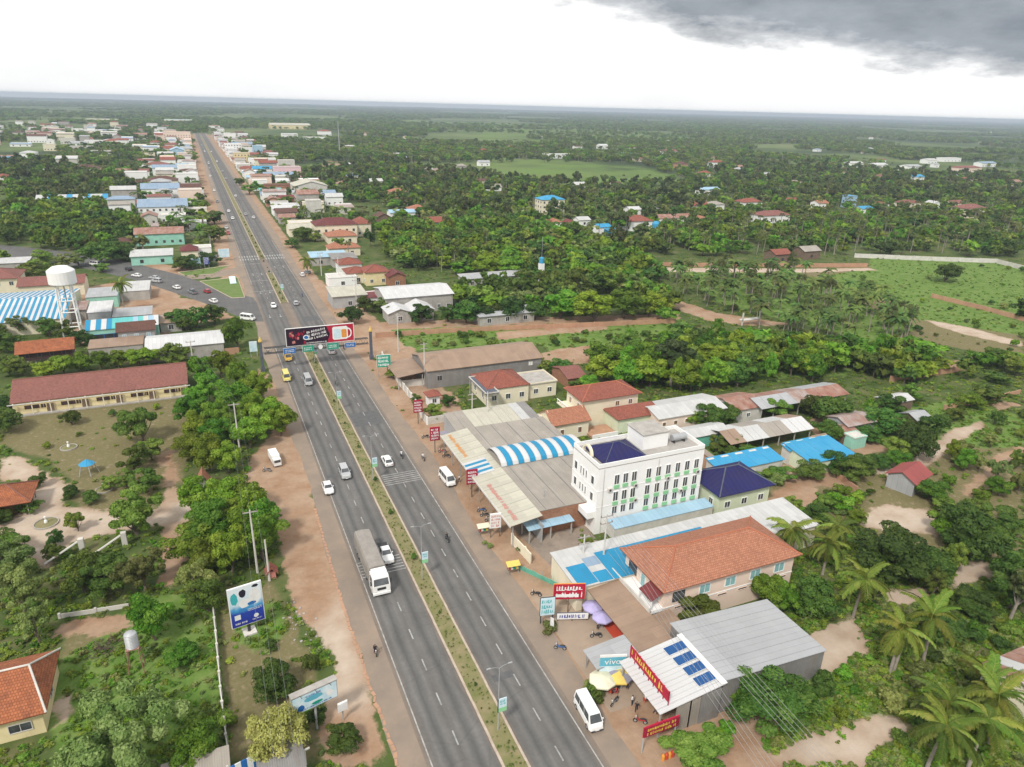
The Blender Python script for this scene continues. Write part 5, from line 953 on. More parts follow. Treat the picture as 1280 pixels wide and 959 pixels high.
# filler shophouses along both kerbs of the avenue and the far town
rw = random.Random(11); FILL = []
def clear(r, pad=1.0):
    return all(r[1] < f[0]-pad or r[0] > f[1]+pad or r[3] < f[2]-pad or r[2] > f[3]+pad for f in FOOT)
WALLS = ['white', 'white', 'cream', 'concrete_light', 'pink_wall', 'white', 'concrete']; RFS = ['sheet_white', 'sheet_grey', 'sheet_rust', 'tile_red', 'sheet_steel_blue', 'sheet_white', 'tile_brown', 'sheet_beige', 'tile_school', 'sheet_rustgrey']
def filler(x, y, w, d, lab, grp):
    r = (x, x+w, y, y+d)
    if not clear(r): return 0
    h = rw.choice([3.6, 4.5, 6.5, 8, 10]); rf = rw.choice(['flat', 'flat', 'gable', 'gable', 'hip', 'shed']) if 'scattered' not in lab else rw.choice(['gable', 'hip'])
    if 'scattered' in lab: h = rw.choice([3.5, 4.5, 6])
    wl, rm = rw.choice(WALLS), (rw.choice(RFS) if rf != 'flat' else 'concrete_light'); o = quick(0, r, h, rf, .4 if rf == 'flat' else rw.uniform(1.2, 2.4), wl, rm, 1 if h > 6 else 0, lab, grp)
    FILL.append((o, ('small' if h < 4.6 else 'mid sized' if h < 8 else 'tall')+' '+{'white': 'white', 'cream': 'cream', 'concrete_light': 'pale grey', 'pink_wall': 'pinkish', 'concrete': 'grey'}[wl], 'house with %s roof' % {'sheet_white': 'whitish', 'sheet_grey': 'grey', 'sheet_rust': 'rusty', 'tile_red': 'red', 'sheet_steel_blue': 'blue', 'tile_brown': 'brown', 'sheet_beige': 'beige', 'tile_school': 'dull red', 'sheet_rustgrey': 'patchy', 'concrete_light': 'flat'}[rm], x+w/2, y)); return 1
for sd, x_in in (('left', 6.0), ('right', 44.0)):
    for row in range(3):
        y = 470+row*7
        while y < 1560:
            d = rw.uniform(6, 12); w = rw.uniform(9, 17); off = rw.uniform(0, 3)+row*20
            filler((x_in-off-w) if sd == 'left' else x_in+off, y, w, d, 'small shophouse in the distant %s %s of the avenue' % (['front row', 'second row', 'back rows'][row], sd), 'distant shophouses %s of the avenue' % sd); y += d+rw.uniform(1, 9)*(1+row*2.2)
n = 0
for _ in range(700):
    x, y = rw.uniform(-420, 40), rw.uniform(800, 2100)
    if rw.random() > .5: x, y = rw.uniform(-300, 60), rw.uniform(1200, 1950)
    p = PX(x, y)
    if p[0] < -30 or (x > -26 and x < 46) or not clear((x, x+14, y, y+14), 4): continue
    n += filler(x, y, rw.uniform(10, 26), rw.uniform(9, 16), 'tiny pale building in the far town left of the avenue', 'far town buildings')
    if n > 85: break
n = 0
for _ in range(900):
    pxx, pyy = rw.uniform(420, 1275), rw.uniform(165, 240); x, y = G(pxx, pyy)
    if y < 350 or not clear((x, x+14, y, y+14), 12) or any(poly_in([x], [y], WP(q))[0] for q in LUSH): continue
    n += filler(x, y, rw.uniform(8, 16), rw.uniform(7, 11), 'tiny scattered house among trees on the distant plain', 'scattered distant houses')
    if n > 70: break
# ================================================================== VEHICLES (local +Y is forward)
CARS = {   # length, width, height, belt, cabin rear/front at belt, roof rear/front, nose height, tail height
 'sedan': (4.5, 1.76, 1.46, .92, -1.95, .95, -1.15, .25, .72, .86), 'suv': (4.7, 1.86, 1.78, 1.05, -2.25, 1.0, -2.05, .35, .92, 1.05), 'hatch': (3.9, 1.68, 1.5, .93, -1.85, .95, -1.55, .25, .75, .93),
 'van': (5.2, 1.92, 2.15, 1.15, -2.5, 2.3, -2.42, 1.55, .95, 1.15), 'pickup': (5.3, 1.86, 1.76, 1.05, -.75, 1.15, -.55, .5, .95, 1.05)}
WH = {}
def wheel(root, x, y, r=.33, w=.22):
    if (r, w) not in WH:
        k = MB(); n = 14
        ring = lambda rr, xx: [(xx, rr*math.cos(2*math.pi*i/n), r+rr*math.sin(2*math.pi*i/n)) for i in range(n)]
        a, b_, c, d = ring(r, -w/2), ring(r, w/2), ring(r*.62, -w/2-.01), ring(r*.62, w/2+.01)
        for i in range(n):
            j = (i+1) % n; k.face([a[i], b_[i], b_[j], a[j]]); k.face([c[i], a[i], a[j], c[j]]); k.face([b_[i], d[i], d[j], b_[j]])
        q = MB(); q.face(ring(r*.62, w/2+.012)); q.face(ring(r*.62, -w/2-.012)[::-1]); WH[(r, w)] = (k.mesh('tyre', 'tyre'), q.mesh('rim', 'rim'))
    e = link('wheel', None, root); e.location = (x, y, 0); link('tyre', WH[(r, w)][0], e); link('rim', WH[(r, w)][1], e)
def plan(L_, W_, ins, c, zf, zb=None, zm=None):
    """chamfered outline; zf front, zb back height"""
    l, w = L_/2-ins, W_/2-ins; zb = zf if zb is None else zb; zm = max(zf, zb) if zm is None else zm
    return [(-w+c, -l, zb), (w-c, -l, zb), (w, -l+c*1.6, zm), (w, l-c*2.4, zm), (w-c, l, zf), (-w+c, l, zf), (-w, l-c*2.4, zm), (-w, -l+c*1.6, zm)]
def car(kind, colour, label, x, y, rot, group=None, cat=None, name=None):
    L_, W_, H_, belt, cr, cf, rr, rf, zn, zt = CARS[kind]
    o = thing(name or {'sedan': 'sedan_car', 'suv': 'sport_utility_car', 'hatch': 'hatchback_car', 'van': 'minivan', 'pickup': 'pickup_truck'}[kind], label, cat or {'van': 'van', 'pickup': 'pickup'}.get(kind, 'car'), x, y, .03, rot, group)
    k = MB(); rings = [plan(L_, W_, .10, .16, .24), plan(L_, W_, .0, .16, .42), plan(L_, W_, .0, .18, .62), plan(L_, W_, .05, .22, zn, zt, belt)]
    for a, b_ in zip(rings[:-1], rings[1:]):
        for i in range(8): k.face([a[i], a[(i+1) % 8], b_[(i+1) % 8], b_[i]])
    k.face(rings[0][::-1]); t = rings[3]
    k.face([t[0], t[1], t[2], t[7]]); k.face([t[3], t[4], t[5], t[6]])
    k.face([t[7], t[2], t[3], t[6]])
    wb_, wt = W_/2-.07, W_/2-.26
    B_ = [(-wb_, cr, belt-.02), (wb_, cr, belt-.02), (wb_, cf, belt-.02), (-wb_, cf, belt-.02)]; T_ = [(-wt, rr, H_), (wt, rr, H_), (wt, rf, H_), (-wt, rf, H_)]
    k.prism(B_, T_)
    body = k.build('body', colour, o)
    def pane(nm, f0, f1, a, b_, n_):
        """glass panel on a cabin side between two base and two roof corners"""
        P0, P1, P2, P3 = [Vector(v) for v in (B_[a], B_[b_], T_[b_], T_[a])]; nn = (P1-P0).cross(P3-P0).normalized()*.012
        lo, hi = .10, .86
        q = [P0.lerp(P1, f0).lerp(P3.lerp(P2, f0), lo), P0.lerp(P1, f1).lerp(P3.lerp(P2, f1), lo), P0.lerp(P1, f1).lerp(P3.lerp(P2, f1), hi), P0.lerp(P1, f0).lerp(P3.lerp(P2, f0), hi)]
        kk = MB(); kk.face([v+nn for v in q]); kk.build(nm, 'glass', o)
    pane('rear_window', .06, .94, 0, 1, 0); pane('windshield', .05, .95, 2, 3, 0)
    nb = 3 if kind == 'van' else (1 if kind == 'pickup' and False else 2)
    for i in range(nb): pane('side_window', .05+i*.9/nb, .05+(i+.93)*.9/nb, 1, 2, 0); pane('side_window', .05+i*.9/nb, .05+(i+.93)*.9/nb, 3, 0, 0)
    r = .36 if kind in ('suv', 'pickup', 'van') else .31
    for sx_ in (-1, 1):
        for yy in (-L_*.30, L_*.31): wheel(o, sx_*(W_/2-.10), yy, r)
        boxpart('headlight', 'lamp_glass', o, sx_*(W_/2-.42)-.2, sx_*(W_/2-.42)+.2, L_/2-.14, L_/2-.005, .58, .72); boxpart('tail_light', 'tail_red', o, sx_*(W_/2-.36)-.14, sx_*(W_/2-.36)+.14, -L_/2+.002, -L_/2+.12, .62, .82)
        boxpart('mirror', colour, o, sx_*(W_/2+.08)-.09, sx_*(W_/2+.08)+.09, cf-.55, cf-.42, belt, belt+.16)
    boxpart('front_bumper', 'plastic_black', o, -W_/2+.16, W_/2-.16, L_/2-.05, L_/2+.04, .26, .46); boxpart('number_plate', 'sign_white', o, -.26, .26, L_/2+.041, L_/2+.055, .40, .52)
    if kind == 'pickup': boxpart('cargo_bed', 'plastic_black', o, -W_/2+.1, W_/2-.1, -L_/2+.08, -.85, belt-.1, belt+.06)
    return o
def carp(kind, colour, label, px, py, rot, **kw):
    x, y = G(px, py); return car(kind, colour, label, x, y, rot, **kw)
DN, UP = math.pi, 0.0
carp('sedan', 'car_white', 'white sedan behind the silver car, driving toward the camera on left lanes', 410, 613, DN); carp('suv', 'car_silver', 'silver sport utility car driving toward camera beside white sedan', 431, 594, DN)
carp('pickup', 'car_white', 'white pickup with black cargo bed overtaking the big truck', 482, 696, DN); carp('van', 'car_silver', 'silver minivan left of the median below the billboard gantry', 385, 479, DN); carp('van', 'car_yellow', 'pale yellow van below the billboard gantry', 358, 474, DN); carp('van', 'car_amber', 'amber taxi van just before the gantry', 360, 449, DN)
carp('sedan', 'car_white', 'white car crossing before the gantry in left lanes', 342, 384, DN); carp('van', 'car_white', 'white van turning in from the side road', 310, 400, -2.3)
carp('sedan', 'car_white', 'white car heading away beside motorbike on right lanes', 484, 579, UP); carp('hatch', 'car_silver', 'silver hatchback heading away beyond the gantry', 370, 381, UP); carp('suv', 'car_silver', 'silver car passing under gantry on right lanes', 414, 441, UP)
carp('van', 'car_white', 'white van parked on dirt before the market canopy', 559, 602, DN+.05); 
x, y = G(735,896); car('van', 'car_white', 'white minibus parked at road edge in front of snack umbrellas', x, y, DN-.08, name='minibus')
sa = math.atan2(*(np.array(G(215,352))-np.array(G(280,378)))[::-1])-math.pi/2
for kd, cl, lb, px_, py_, f in (('hatch', 'car_red', 'small red car on the side road', 259, 366, 1), ('pickup', 'car_grey', 'dark grey pickup on the side road', 241, 367, 1), ('sedan', 'car_white', 'white sedan ahead of the pickup on the side road', 221, 361, 1), ('sedan', 'car_white', 'white car waiting nearest the junction on the side road', 267, 378, 1), ('suv', 'car_black', 'black car at far end of side road traffic', 161, 338, 1), ('sedan', 'car_white', 'white car parked by pale grey shed roof', 171, 346, 0), ('suv', 'car_silver', 'silver car parked beside the side road', 196, 353, 0), ('van', 'car_white', 'white van parked left of side road palm', 119, 332, 0), ('sedan', 'car_silver', 'silver car parked next to white van', 193, 349, 0)):
    carp(kd, cl, lb, px_, py_, sa if f else sa+.4, group='cars on the side road')
for i, (kd, cl, px_, py_) in enumerate((('sedan', 'car_white', 268, 239), ('sedan', 'car_white', 286, 265), ('sedan', 'car_white', 291, 274), ('van', 'car_white', 261, 205), ('sedan', 'car_silver', 281, 286), ('sedan', 'car_silver', 262, 211), ('suv', 'car_grey', 268, 253), ('suv', 'car_red', 283, 293), ('sedan', 'car_white', 263, 221), ('van', 'car_white', 256, 190), ('sedan', 'car_silver', 252, 182))):
    x, y = G(px_, py_); x = min(max(x, 14.4), 22.4); car(kd, cl, '%s far down the avenue, %s on the left lanes' % ({'sedan': 'small car', 'van': 'white van', 'suv': 'dark car'}[kd], ['by the steel blue warehouse', 'left of the median shrubs', 'nearest oncoming', 'by the pale blue shophouse', 'parked at the kerb tree', 'behind a white van', 'beside shop fronts', 'reddish at the kerb', 'before cream house', 'farthest van', 'farthest'][i]), x, y, DN, group='cars far down the avenue')
for i, (kd, cl, px_, py_) in enumerate((('sedan', 'car_white', 292, 246), ('sedan', 'car_silver', 274, 215), ('sedan', 'car_silver', 306, 269), ('sedan', 'car_white', 317, 273), ('sedan', 'car_silver', 277, 224), ('van', 'car_white', 268, 203), ('sedan', 'car_white', 262, 190))):
    x, y = G(px_, py_); x = min(max(x, 28.6), 33.6); car(kd, cl, 'pale car heading away down the avenue, %s' % ['beside brick row', 'by pink block', 'by bright white roof shop', 'at the right kerb', 'between pink block and brick row', 'a van by white shophouse', 'farthest one'][i], x, y, UP, group='cars far down the avenue')
for i, (cl, px_, py_) in enumerate((('car_white', 378, 345), ('car_grey', 384, 342), ('car_white', 424, 372))): carp('hatch', cl, ['white', 'grey', 'second white'][i]+' car parked before the right hand shops', px_, py_, .5*i)
# --- big tarpaulin truck
tr = thing('cargo_truck', 'big truck with white cab and grey tarpaulin cargo driving toward camera', 'truck', 18.65, 95.0, .03, math.pi)
k = MB(); w, l0, l1 = 1.24, -6.4, 3.9
tr.scale = (1.1, 1.04, 1.08); prof = [(-w, 1.0), (w, 1.0), (w, 3.0), (w*.86, 3.42), (0, 3.55), (-w*.86, 3.42), (-w, 3.0)]
ys = np.linspace(l0, l1, 9); R_ = [[(px_*(1+.012*math.sin(i*2.1)), y, z+.06*math.sin(i*1.9+px_) if z > 2 else z) for px_, z in prof] for i, y in enumerate(ys)]
for a, b_ in zip(R_[:-1], R_[1:]):
    for i in range(7): k.face([a[i], a[(i+1) % 7], b_[(i+1) % 7], b_[i]][::-1])
k.face(R_[0]); k.face(R_[-1][::-1]); k.build('tarpaulin', 'tarp', tr)
boxpart('cargo_frame', 'steel', tr, -1.2, 1.2, l0, l1, .75, .99)
k = MB(); b0 = [(-1.22, 4.05, .5), (1.22, 4.05, .5), (1.22, 6.35, .5), (-1.22, 6.35, .5)]; b1 = [(x, y, 1.75) for x, y, z in b0]; b2 = [(-1.15, 4.05, 3.05), (1.15, 4.05, 3.05), (1.12, 5.85, 3.05), (-1.12, 5.85, 3.05)]
k.prism(b0, b1); k.prism([(x, y, 1.751) for x, y, z in b0], b2); k.build('cab', 'car_white', tr)
k = MB(); k.face([(1.05, 6.34, 1.85), (-1.05, 6.34, 1.85), (-.98, 5.99, 2.75), (.98, 5.99, 2.75)]); k.v = [(x, y+.03, z) for x, y, z in k.v]; k.build('windshield', 'glass', tr)
for s in (-1, 1):
    k = MB(); k.box(s*1.2-.04, s*1.2+.04, 4.5, 5.6, 1.9, 2.7); k.build('side_window', 'glass', tr); boxpart('mirror', 'plastic_black', tr, s*1.38-.1, s*1.38+.1, 6.0, 6.1, 1.9, 2.6); boxpart('headlight', 'lamp_glass', tr, s*.85-.2, s*.85+.2, 6.33, 6.38, .8, 1.0)
    for y in (-5.2, -4.0, 1.6, 5.3): wheel(tr, s*1.05, y, .52, .32)
boxpart('grille', 'plastic_black', tr, -.6, .6, 6.34, 6.39, 1.1, 1.5); boxpart('bumper', 'car_white', tr, -1.22, 1.22, 6.3, 6.5, .4, .72); boxpart('wind_deflector', 'car_white', tr, -1.0, 1.0, 4.1, 5.4, 3.06, 3.35)
x, y = G(345,582); tr = thing('small_truck', 'small white box truck parked under roadside trees', 'truck', x, y+1.5, 0, math.pi+.12); tr.scale = (.84, .84, .84); boxpart('cargo_box', 'white', tr, -.95, .95, -2.9, 1.4, .7, 2.5); boxpart('cab', 'car_white', tr, -.9, .9, 1.5, 3.0, .45, 2.1); boxpart('windshield', 'glass', tr, -.75, .75, 2.98, 3.03, 1.3, 1.95)
for s in (-1, 1):
    for yy in (-1.9, 2.2): wheel(tr, s*.8, yy, .36, .24)
# ================================================================== PEOPLE (skinned bodies) AND MOTORBIKES
def human(pose):
    """continuous body grown from a joint skeleton; faces coloured by the nearest bone"""
    if pose == 'ride':
        J = dict(pelvis=(0, 0, .85), chest=(0, .06, 1.22), neck=(0, .1, 1.42), head=(0, .14, 1.56), crown=(0, .14, 1.70), lsh=(-.19, .08, 1.34), rsh=(.19, .08, 1.34), lel=(-.27, .28, 1.14), rel=(.27, .28, 1.14), lha=(-.27, .52, 1.08), rha=(.27, .52, 1.08), lfi=(-.25, .6, 1.07), rfi=(.25, .6, 1.07), lhip=(-.11, .02, .82), rhip=(.11, .02, .82), lkn=(-.2, .40, .72), rkn=(.2, .40, .72), lan=(-.19, .28, .32), ran=(.19, .28, .32), lto=(-.19, .44, .27), rto=(.19, .44, .27))
    elif pose == 'walk':
        J = dict(pelvis=(0, 0, .95), chest=(0, .02, 1.3), neck=(0, .02, 1.48), head=(0, .04, 1.6), crown=(0, .03, 1.74), lsh=(-.2, .01, 1.42), rsh=(.2, .01, 1.42), lel=(-.25, .1, 1.17), rel=(.25, -.12, 1.17), lha=(-.24, .24, .96), rha=(.25, -.14, .93), lfi=(-.23, .29, .88), rfi=(.24, -.12, .84), lhip=(-.1, 0, .9), rhip=(.1, 0, .9), lkn=(-.1, -.1, .5), rkn=(.1, .16, .5), lan=(-.1, -.28, .12), ran=(.1, .16, .09), lto=(-.1, -.14, .04), rto=(.1, .32, .04))
    elif pose == 'sit':
        J = dict(pelvis=(0, 0, .52), chest=(0, .03, .9), neck=(0, .04, 1.08), head=(0, .06, 1.2), crown=(0, .05, 1.34), lsh=(-.2, .02, 1.02), rsh=(.2, .02, 1.02), lel=(-.26, .1, .78), rel=(.26, .1, .78), lha=(-.18, .32, .68), rha=(.18, .32, .68), lfi=(-.14, .38, .66), rfi=(.14, .38, .66), lhip=(-.1, .02, .5), rhip=(.1, .02, .5), lkn=(-.13, .42, .5), rkn=(.13, .42, .5), lan=(-.13, .42, .1), ran=(.13, .42, .1), lto=(-.13, .58, .04), rto=(.13, .58, .04))
    else:
        J = dict(pelvis=(0, 0, .95), chest=(0, .02, 1.3), neck=(0, .01, 1.48), head=(0, .03, 1.6), crown=(0, .02, 1.74), lsh=(-.2, 0, 1.42), rsh=(.2, 0, 1.42), lel=(-.26, .02, 1.15), rel=(.26, .02, 1.15), lha=(-.26, .1, .9), rha=(.26, .1, .9), lfi=(-.25, .13, .81), rfi=(.25, .13, .81), lhip=(-.1, 0, .9), rhip=(.1, 0, .9), lkn=(-.11, .02, .5), rkn=(.11, .02, .5), lan=(-.11, -.02, .09), ran=(.11, -.02, .09), lto=(-.13, .14, .04), rto=(.13, .14, .04))
    BN = [('pelvis', 'chest', 0), ('chest', 'neck', 0), ('neck', 'head', 2), ('head', 'crown', 3), ('chest', 'lsh', 0), ('chest', 'rsh', 0), ('lsh', 'lel', 0), ('rsh', 'rel', 0), ('lel', 'lha', 2), ('rel', 'rha', 2), ('lha', 'lfi', 2), ('rha', 'rfi', 2), ('pelvis', 'lhip', 1), ('pelvis', 'rhip', 1), ('lhip', 'lkn', 1), ('rhip', 'rkn', 1), ('lkn', 'lan', 1), ('rkn', 'ran', 1), ('lan', 'lto', 2), ('ran', 'rto', 2)]
    RD = dict(pelvis=.15, chest=.17, neck=.06, head=.10, crown=.085, lsh=.075, rsh=.075, lel=.05, rel=.05, lha=.035, rha=.035, lfi=.03, rfi=.03, lhip=.10, rhip=.10, lkn=.068, rkn=.068, lan=.045, ran=.045, lto=.04, rto=.04)
    names = list(J); me = bpy.data.meshes.new('body'); me.from_pydata([J[n] for n in names], [(names.index(a), names.index(b_)) for a, b_, _ in BN], []); o = bpy.data.objects.new('tmp', me); COL.objects.link(o)
    o.modifiers.new('s', 'SKIN'); sv = me.skin_vertices[0].data
    for i, n in enumerate(names): sv[i].radius = (RD[n]*(1.0), RD[n]*(.72 if n in ('pelvis', 'chest') else 1)); sv[i].use_root = n == 'pelvis'
    sb = o.modifiers.new('d', 'SUBSURF'); sb.levels = 1; sb.render_levels = 1
    dg = bpy.context.evaluated_depsgraph_get(); dg.update(); r = bpy.data.meshes.new_from_object(o.evaluated_get(dg)); bpy.data.objects.remove(o)
    mi = []
    for p in r.polygons:
        c = p.center; best = (9, 0)
        for a, b_, m_ in BN:
            A, B_ = Vector(J[a]), Vector(J[b_]); t_ = max(0, min(1, (c-A).dot(B_-A)/(B_-A).length_squared)); d = (c-A.lerp(B_, t_)).length
            if d < best[0]: best = (d, m_ if not (m_ == 3 and c.y > J['head'][1]+.05 and c.z < J['crown'][2]-.02) else 2)
        mi.append(best[1])
    r.materials.clear()
    for q in range(4): r.materials.append(MATS['skin'])
    r.polygons.foreach_set('material_index', mi); r.polygons.foreach_set('use_smooth', [True]*len(mi)); return r
HUM = {p: human(p) for p in ('stand', 'walk', 'ride', 'sit')}
HV = {}
def person(pose, shirt, label, x, y, rot, z=0, group=None):
    key = (pose, shirt)
    if key not in HV:
        m_ = HUM[pose].copy()
        for i, q in enumerate((shirt, 'trousers', 'skin', 'hair')): m_.materials[i] = MATS[q]
        HV[key] = m_
    o = tag(link('person', HV[key]), label, 'person', group); o.location = (x, y, z); o.rotation_euler = (0, 0, rot); return o
def motorbike(label, x, y, rot, colour='car_black', rider=None, group='motorbikes'):
    o = thing('motorbike', label, 'motorbike', x, y, .03, rot, group)
    for yy in (-.6, .62): wheel(o, 0, yy, .28, .1)
    k = MB(); k.tube([(0, -.62, .5), (0, -.2, .55), (0, .15, .45), (0, .42, .75), (0, .5, .95)], [.1, .14, .13, .1, .06], 8); k.build('frame', colour, o)
    k = MB(); k.tube([(0, -.72, .74), (0, -.3, .74), (0, .05, .66)], [.09, .13, .1], 8); k.build('seat', 'plastic_black', o)
    k = MB(); k.tube([(-.32, .42, 1.02), (0, .48, .98), (.32, .42, 1.02)], .025, 5); k.build('handlebar', 'dark_metal', o)
    k = MB(); k.tube([(0, .5, .95), (0, .62, .28)], .04, 5); k.build('fork', 'steel', o); boxpart('headlight', 'lamp_glass', o, -.08, .08, .52, .6, .86, 1.0)
    if rider: person('ride', rider[0], rider[1], x, y, rot, 0, 'riders')
for px_, py_, r, cl, sh_, lb, lr in ((469,817,DN,'car_red','shirt_black','motorbike on the left shoulder near the bottom','rider in dark shirt on left shoulder near the bottom'), (559,676,UP,'car_black','shirt_black','dark motorbike on right lanes below the parked van','rider in black on right lanes below parked van'), (529,575,UP,'car_grey','shirt_white','motorbike at roadside by rumble stripes','rider in white at roadside by rumble stripes'), (502,572,UP,'car_black','shirt_white','motorbike right beside the white car heading away','rider beside the white car heading away'), (430,437,UP,'car_black','shirt_black','motorbike under right end of the billboard','rider under right end of billboard'), (420,482,UP,'car_black','shirt_black','motorbike by the median below the gantry','rider by the median below gantry'), (378,371,UP,'car_grey','shirt_blue','motorbike beside silver hatchback beyond gantry','rider beside silver hatchback'), (335,442,DN,'car_black','shirt_white','motorbike near left gantry column','rider near left gantry column'), (329,490,DN,'car_blue','shirt_blue','motorbike parked beneath left roadside trees','rider at left roadside trees')):
    x, y = G(px_, py_); motorbike(lb, x, y, r, cl, (sh_, lr))
for i_, (px_, py_, r_, c_) in enumerate(((553,566,1.2,'car_red'),(558,572,1.1,'car_black'),(602,640,1.3,'car_blue'),(606,646,1.2,'car_black'),(612,652,1.3,'car_grey'),(670,745,.9,'car_black'),(700,812,1.0,'car_blue'),(768,880,2.0,'car_grey'),(532,548,1.4,'car_black'))):
    x, y = G(px_, py_); motorbike('parked motorbike without rider on right forecourt, %s from the gantry' % ('second fourth fifth sixth seventh eighth ninth tenth first'.split()[i_]), x, y, r_, c_)
for i_, (px_, py_) in enumerate(((556,550),(604,668),(641,716))):
    x, y = G(px_, py_); s = thing('street_stall', 'small street stall with %s awning %s' % (('grey', 'at left end of market canopy'), ('cream', 'below the white sign board'), ('yellow', 'at the yard wall'))[i_], 'stall', x, y, 0, -.1, 'street stalls'); boxpart('table', 'bare_wood', s, -.9, .9, -.4, .4, .75, .82)
    for sx_ in (-.85, .78):
        for sy_ in (-.35, .28): boxpart('post', 'steel', s, sx_, sx_+.06, sy_, sy_+.06, 0, 1.9 if sy_ > 0 else 1.7)
    k = MB(); k.slab([(-1.1, -.7, 1.72), (1.1, -.7, 1.72), (1.1, .5, 1.98), (-1.1, .5, 1.98)], .03); k.build('awning', ('cloth_grey', 'cloth_cream', 'cloth_yellow')[i_], s)
    for j in range(4): boxpart('goods', ('red_plastic', 'sign_white', 'sign_green', 'sign_yellow')[j], s, -.8+j*.42, -.45+j*.42, -.25, .2, .83, 1.05)
x, y = G(745,797); motorbike('parked motorbike by the lilac umbrellas', x, y, 1.2); x, y = G(800,904); motorbike('red motorbike parked before solar panel shop', x, y, .9, 'car_red'); x, y = G(334,590); motorbike('motorbike lying parked beside small white truck', x, y, 1.2, 'car_grey')
for px_, py_, ps, sh_, r, lb in ((790,882,'stand','shirt_white',.5,'person in white shirt standing on forecourt of solar shop'), (795,890,'walk','shirt_black',2.5,'person in black walking on forecourt of solar shop'), (819,893,'walk','shirt_white',-2,'person in pale shirt under the shop eave'), (770,868,'sit','shirt_red',1,'person in red sitting below yellow umbrella'), (763,868,'sit','shirt_red',-1,'person in red sitting below cream umbrella'), (773,862,'stand','shirt_white',0,'person in white standing between the umbrellas'), (784,862,'stand','shirt_blue',2,'person at shop entrance beside yellow umbrella'), (574,603,'walk','shirt_white',1.5,'pedestrian beside the parked white van'), (746,862,'stand','shirt_white',1,'person by the minibus and cream umbrella'), (806,878,'sit','shirt_white',-1.5,'person sitting beneath the white shop eave'), (747,787,'stand','shirt_white',2,'person beside parked motorbike and lilac umbrella')):
    x, y = G(px_, py_); person(ps, sh_, lb, x, y, r)
def chair(x, y, rot, label):
    o = thing('plastic_chair', label, 'chair', x, y, 0, rot, 'red plastic chairs'); boxpart('seat', 'red_plastic', o, -.2, .2, -.2, .2, .42, .46); boxpart('backrest', 'red_plastic', o, -.2, .2, -.22, -.18, .46, .85)
    for sx_ in (-.18, .15):
        for sy_ in (-.18, .15): boxpart('leg', 'red_plastic', o, sx_, sx_+.03, sy_, sy_+.03, 0, .42)
for px_, py_, r, lb in ((770,868,1,'red plastic chair below yellow umbrella'), (763,868,-1,'red plastic chair below cream umbrella'), (806,878,-1.5,'red plastic chair under the white shop eave')): x, y = G(px_, py_); chair(x, y, r, lb)
def umbrella(label, x, y, r, cols, h=2.3):
    o = thing('umbrella', label, 'umbrella', x, y, 0, random.uniform(0, 1), 'street umbrellas'); k = MB(); k.tube([(0, 0, 0), (0, 0, h+.1)], .035, 6); k.build('pole', 'pole_steel', o); n = 8
    for i in range(n):
        a0, a1 = 2*math.pi*i/n, 2*math.pi*(i+1)/n; k = MB(); P = lambda a, q, z: (q*math.cos(a), q*math.sin(a), z)
        k.face([P(a0, r, h-.55), P(a1, r, h-.55), P(a1, r*.55, h-.18), P(a0, r*.55, h-.18)]); k.face([P(a0, r*.55, h-.18), P(a1, r*.55, h-.18), (0, 0, h+.08)]); k.face([P(a0, r, h-.75), P(a1, r, h-.75), P(a1, r, h-.551), P(a0, r, h-.551)])
        k.build('canopy_panel', cols[i % len(cols)], o)
    boxpart('base', 'concrete', o, -.25, .25, -.25, .25, 0, .12)
for px_, py_, c, lb in ((740,770,['lilac'],'lilac umbrella nearer the red signboard'), (752,783,['lilac'],'lilac umbrella nearer the parked motorbike'), (752,862,['cloth_cream'],'cream umbrella beside the minibus'), (773,856,['cloth_yellow','cloth_yellow','cloth_grey'],'yellow and grey umbrella next to shop eave')):
    x, y = G(px_, py_); umbrella(lb, x, y, 1.55 if 'lilac' in c else 1.8, c)
# ================================================================== SIGNS, GANTRY, POLES
GX0, GX1 = G(322,447)[0], G(463,455)[0]; GYY = 195.0
gt = thing('gantry', 'road gantry with grey columns spanning the avenue', 'gantry', 0, GYY)
for x in (11.4, 41.6):
    k = MB(); k.box(x-.36, x+.36, -.36, .36, 0, 8.4); k.box(x-.55, x+.55, -.55, .55, 0, 1.2); k.build('column', 'slate', gt); k = MB(); k.lathe([(.4, 8.4), (.6, 8.6), (.5, 9.0), (.25, 9.5), (.06, 10)], 10, (x, 0)); k.build('finial', 'gold', gt)
for z in (5.0, 6.6):
    for y in (-.45, .45): boxpart('truss_chord', 'dark_metal', gt, 12.2, 40.8, y-.09, y+.09, z-.09, z+.09)
for i in range(19): 
    k = MB(); x = 12.3+i*1.5; k.tube([(x, -.45, 5.0), (x+.75, -.45, 6.6), (x+1.5, -.45, 5.0)], .05, 4); k.build('truss_brace', 'dark_metal', gt)
bb = thing('gantry_billboard', 'wide dark and red billboard with white beer mug above the road', 'billboard', 0, GYY-.9)
X0, X1, Z0, Z1 = 18.2, 36.6, 6.7, 11.6
boxpart('frame', 'sign_white', bb, X0-.15, X1+.15, .02, .4, Z0-.12, Z1+.12); sp_ = X0+(X1-X0)*.615
k = MB(); k.face([(X0, 0, Z0), (sp_-.4, 0, Z0), (sp_+.5, 0, (Z0+Z1)/2), (sp_-.4, 0, Z1), (X0, 0, Z1)]); k.build('crowd_panel', 'crowd_print', bb)
k = MB(); k.face([(sp_-.4, .005, Z0), (X1, .005, Z0), (X1, .005, Z1), (sp_-.4, .005, Z1), (sp_+.5, .005, (Z0+Z1)/2)]); k.build('red_panel', 'sign_red', bb)
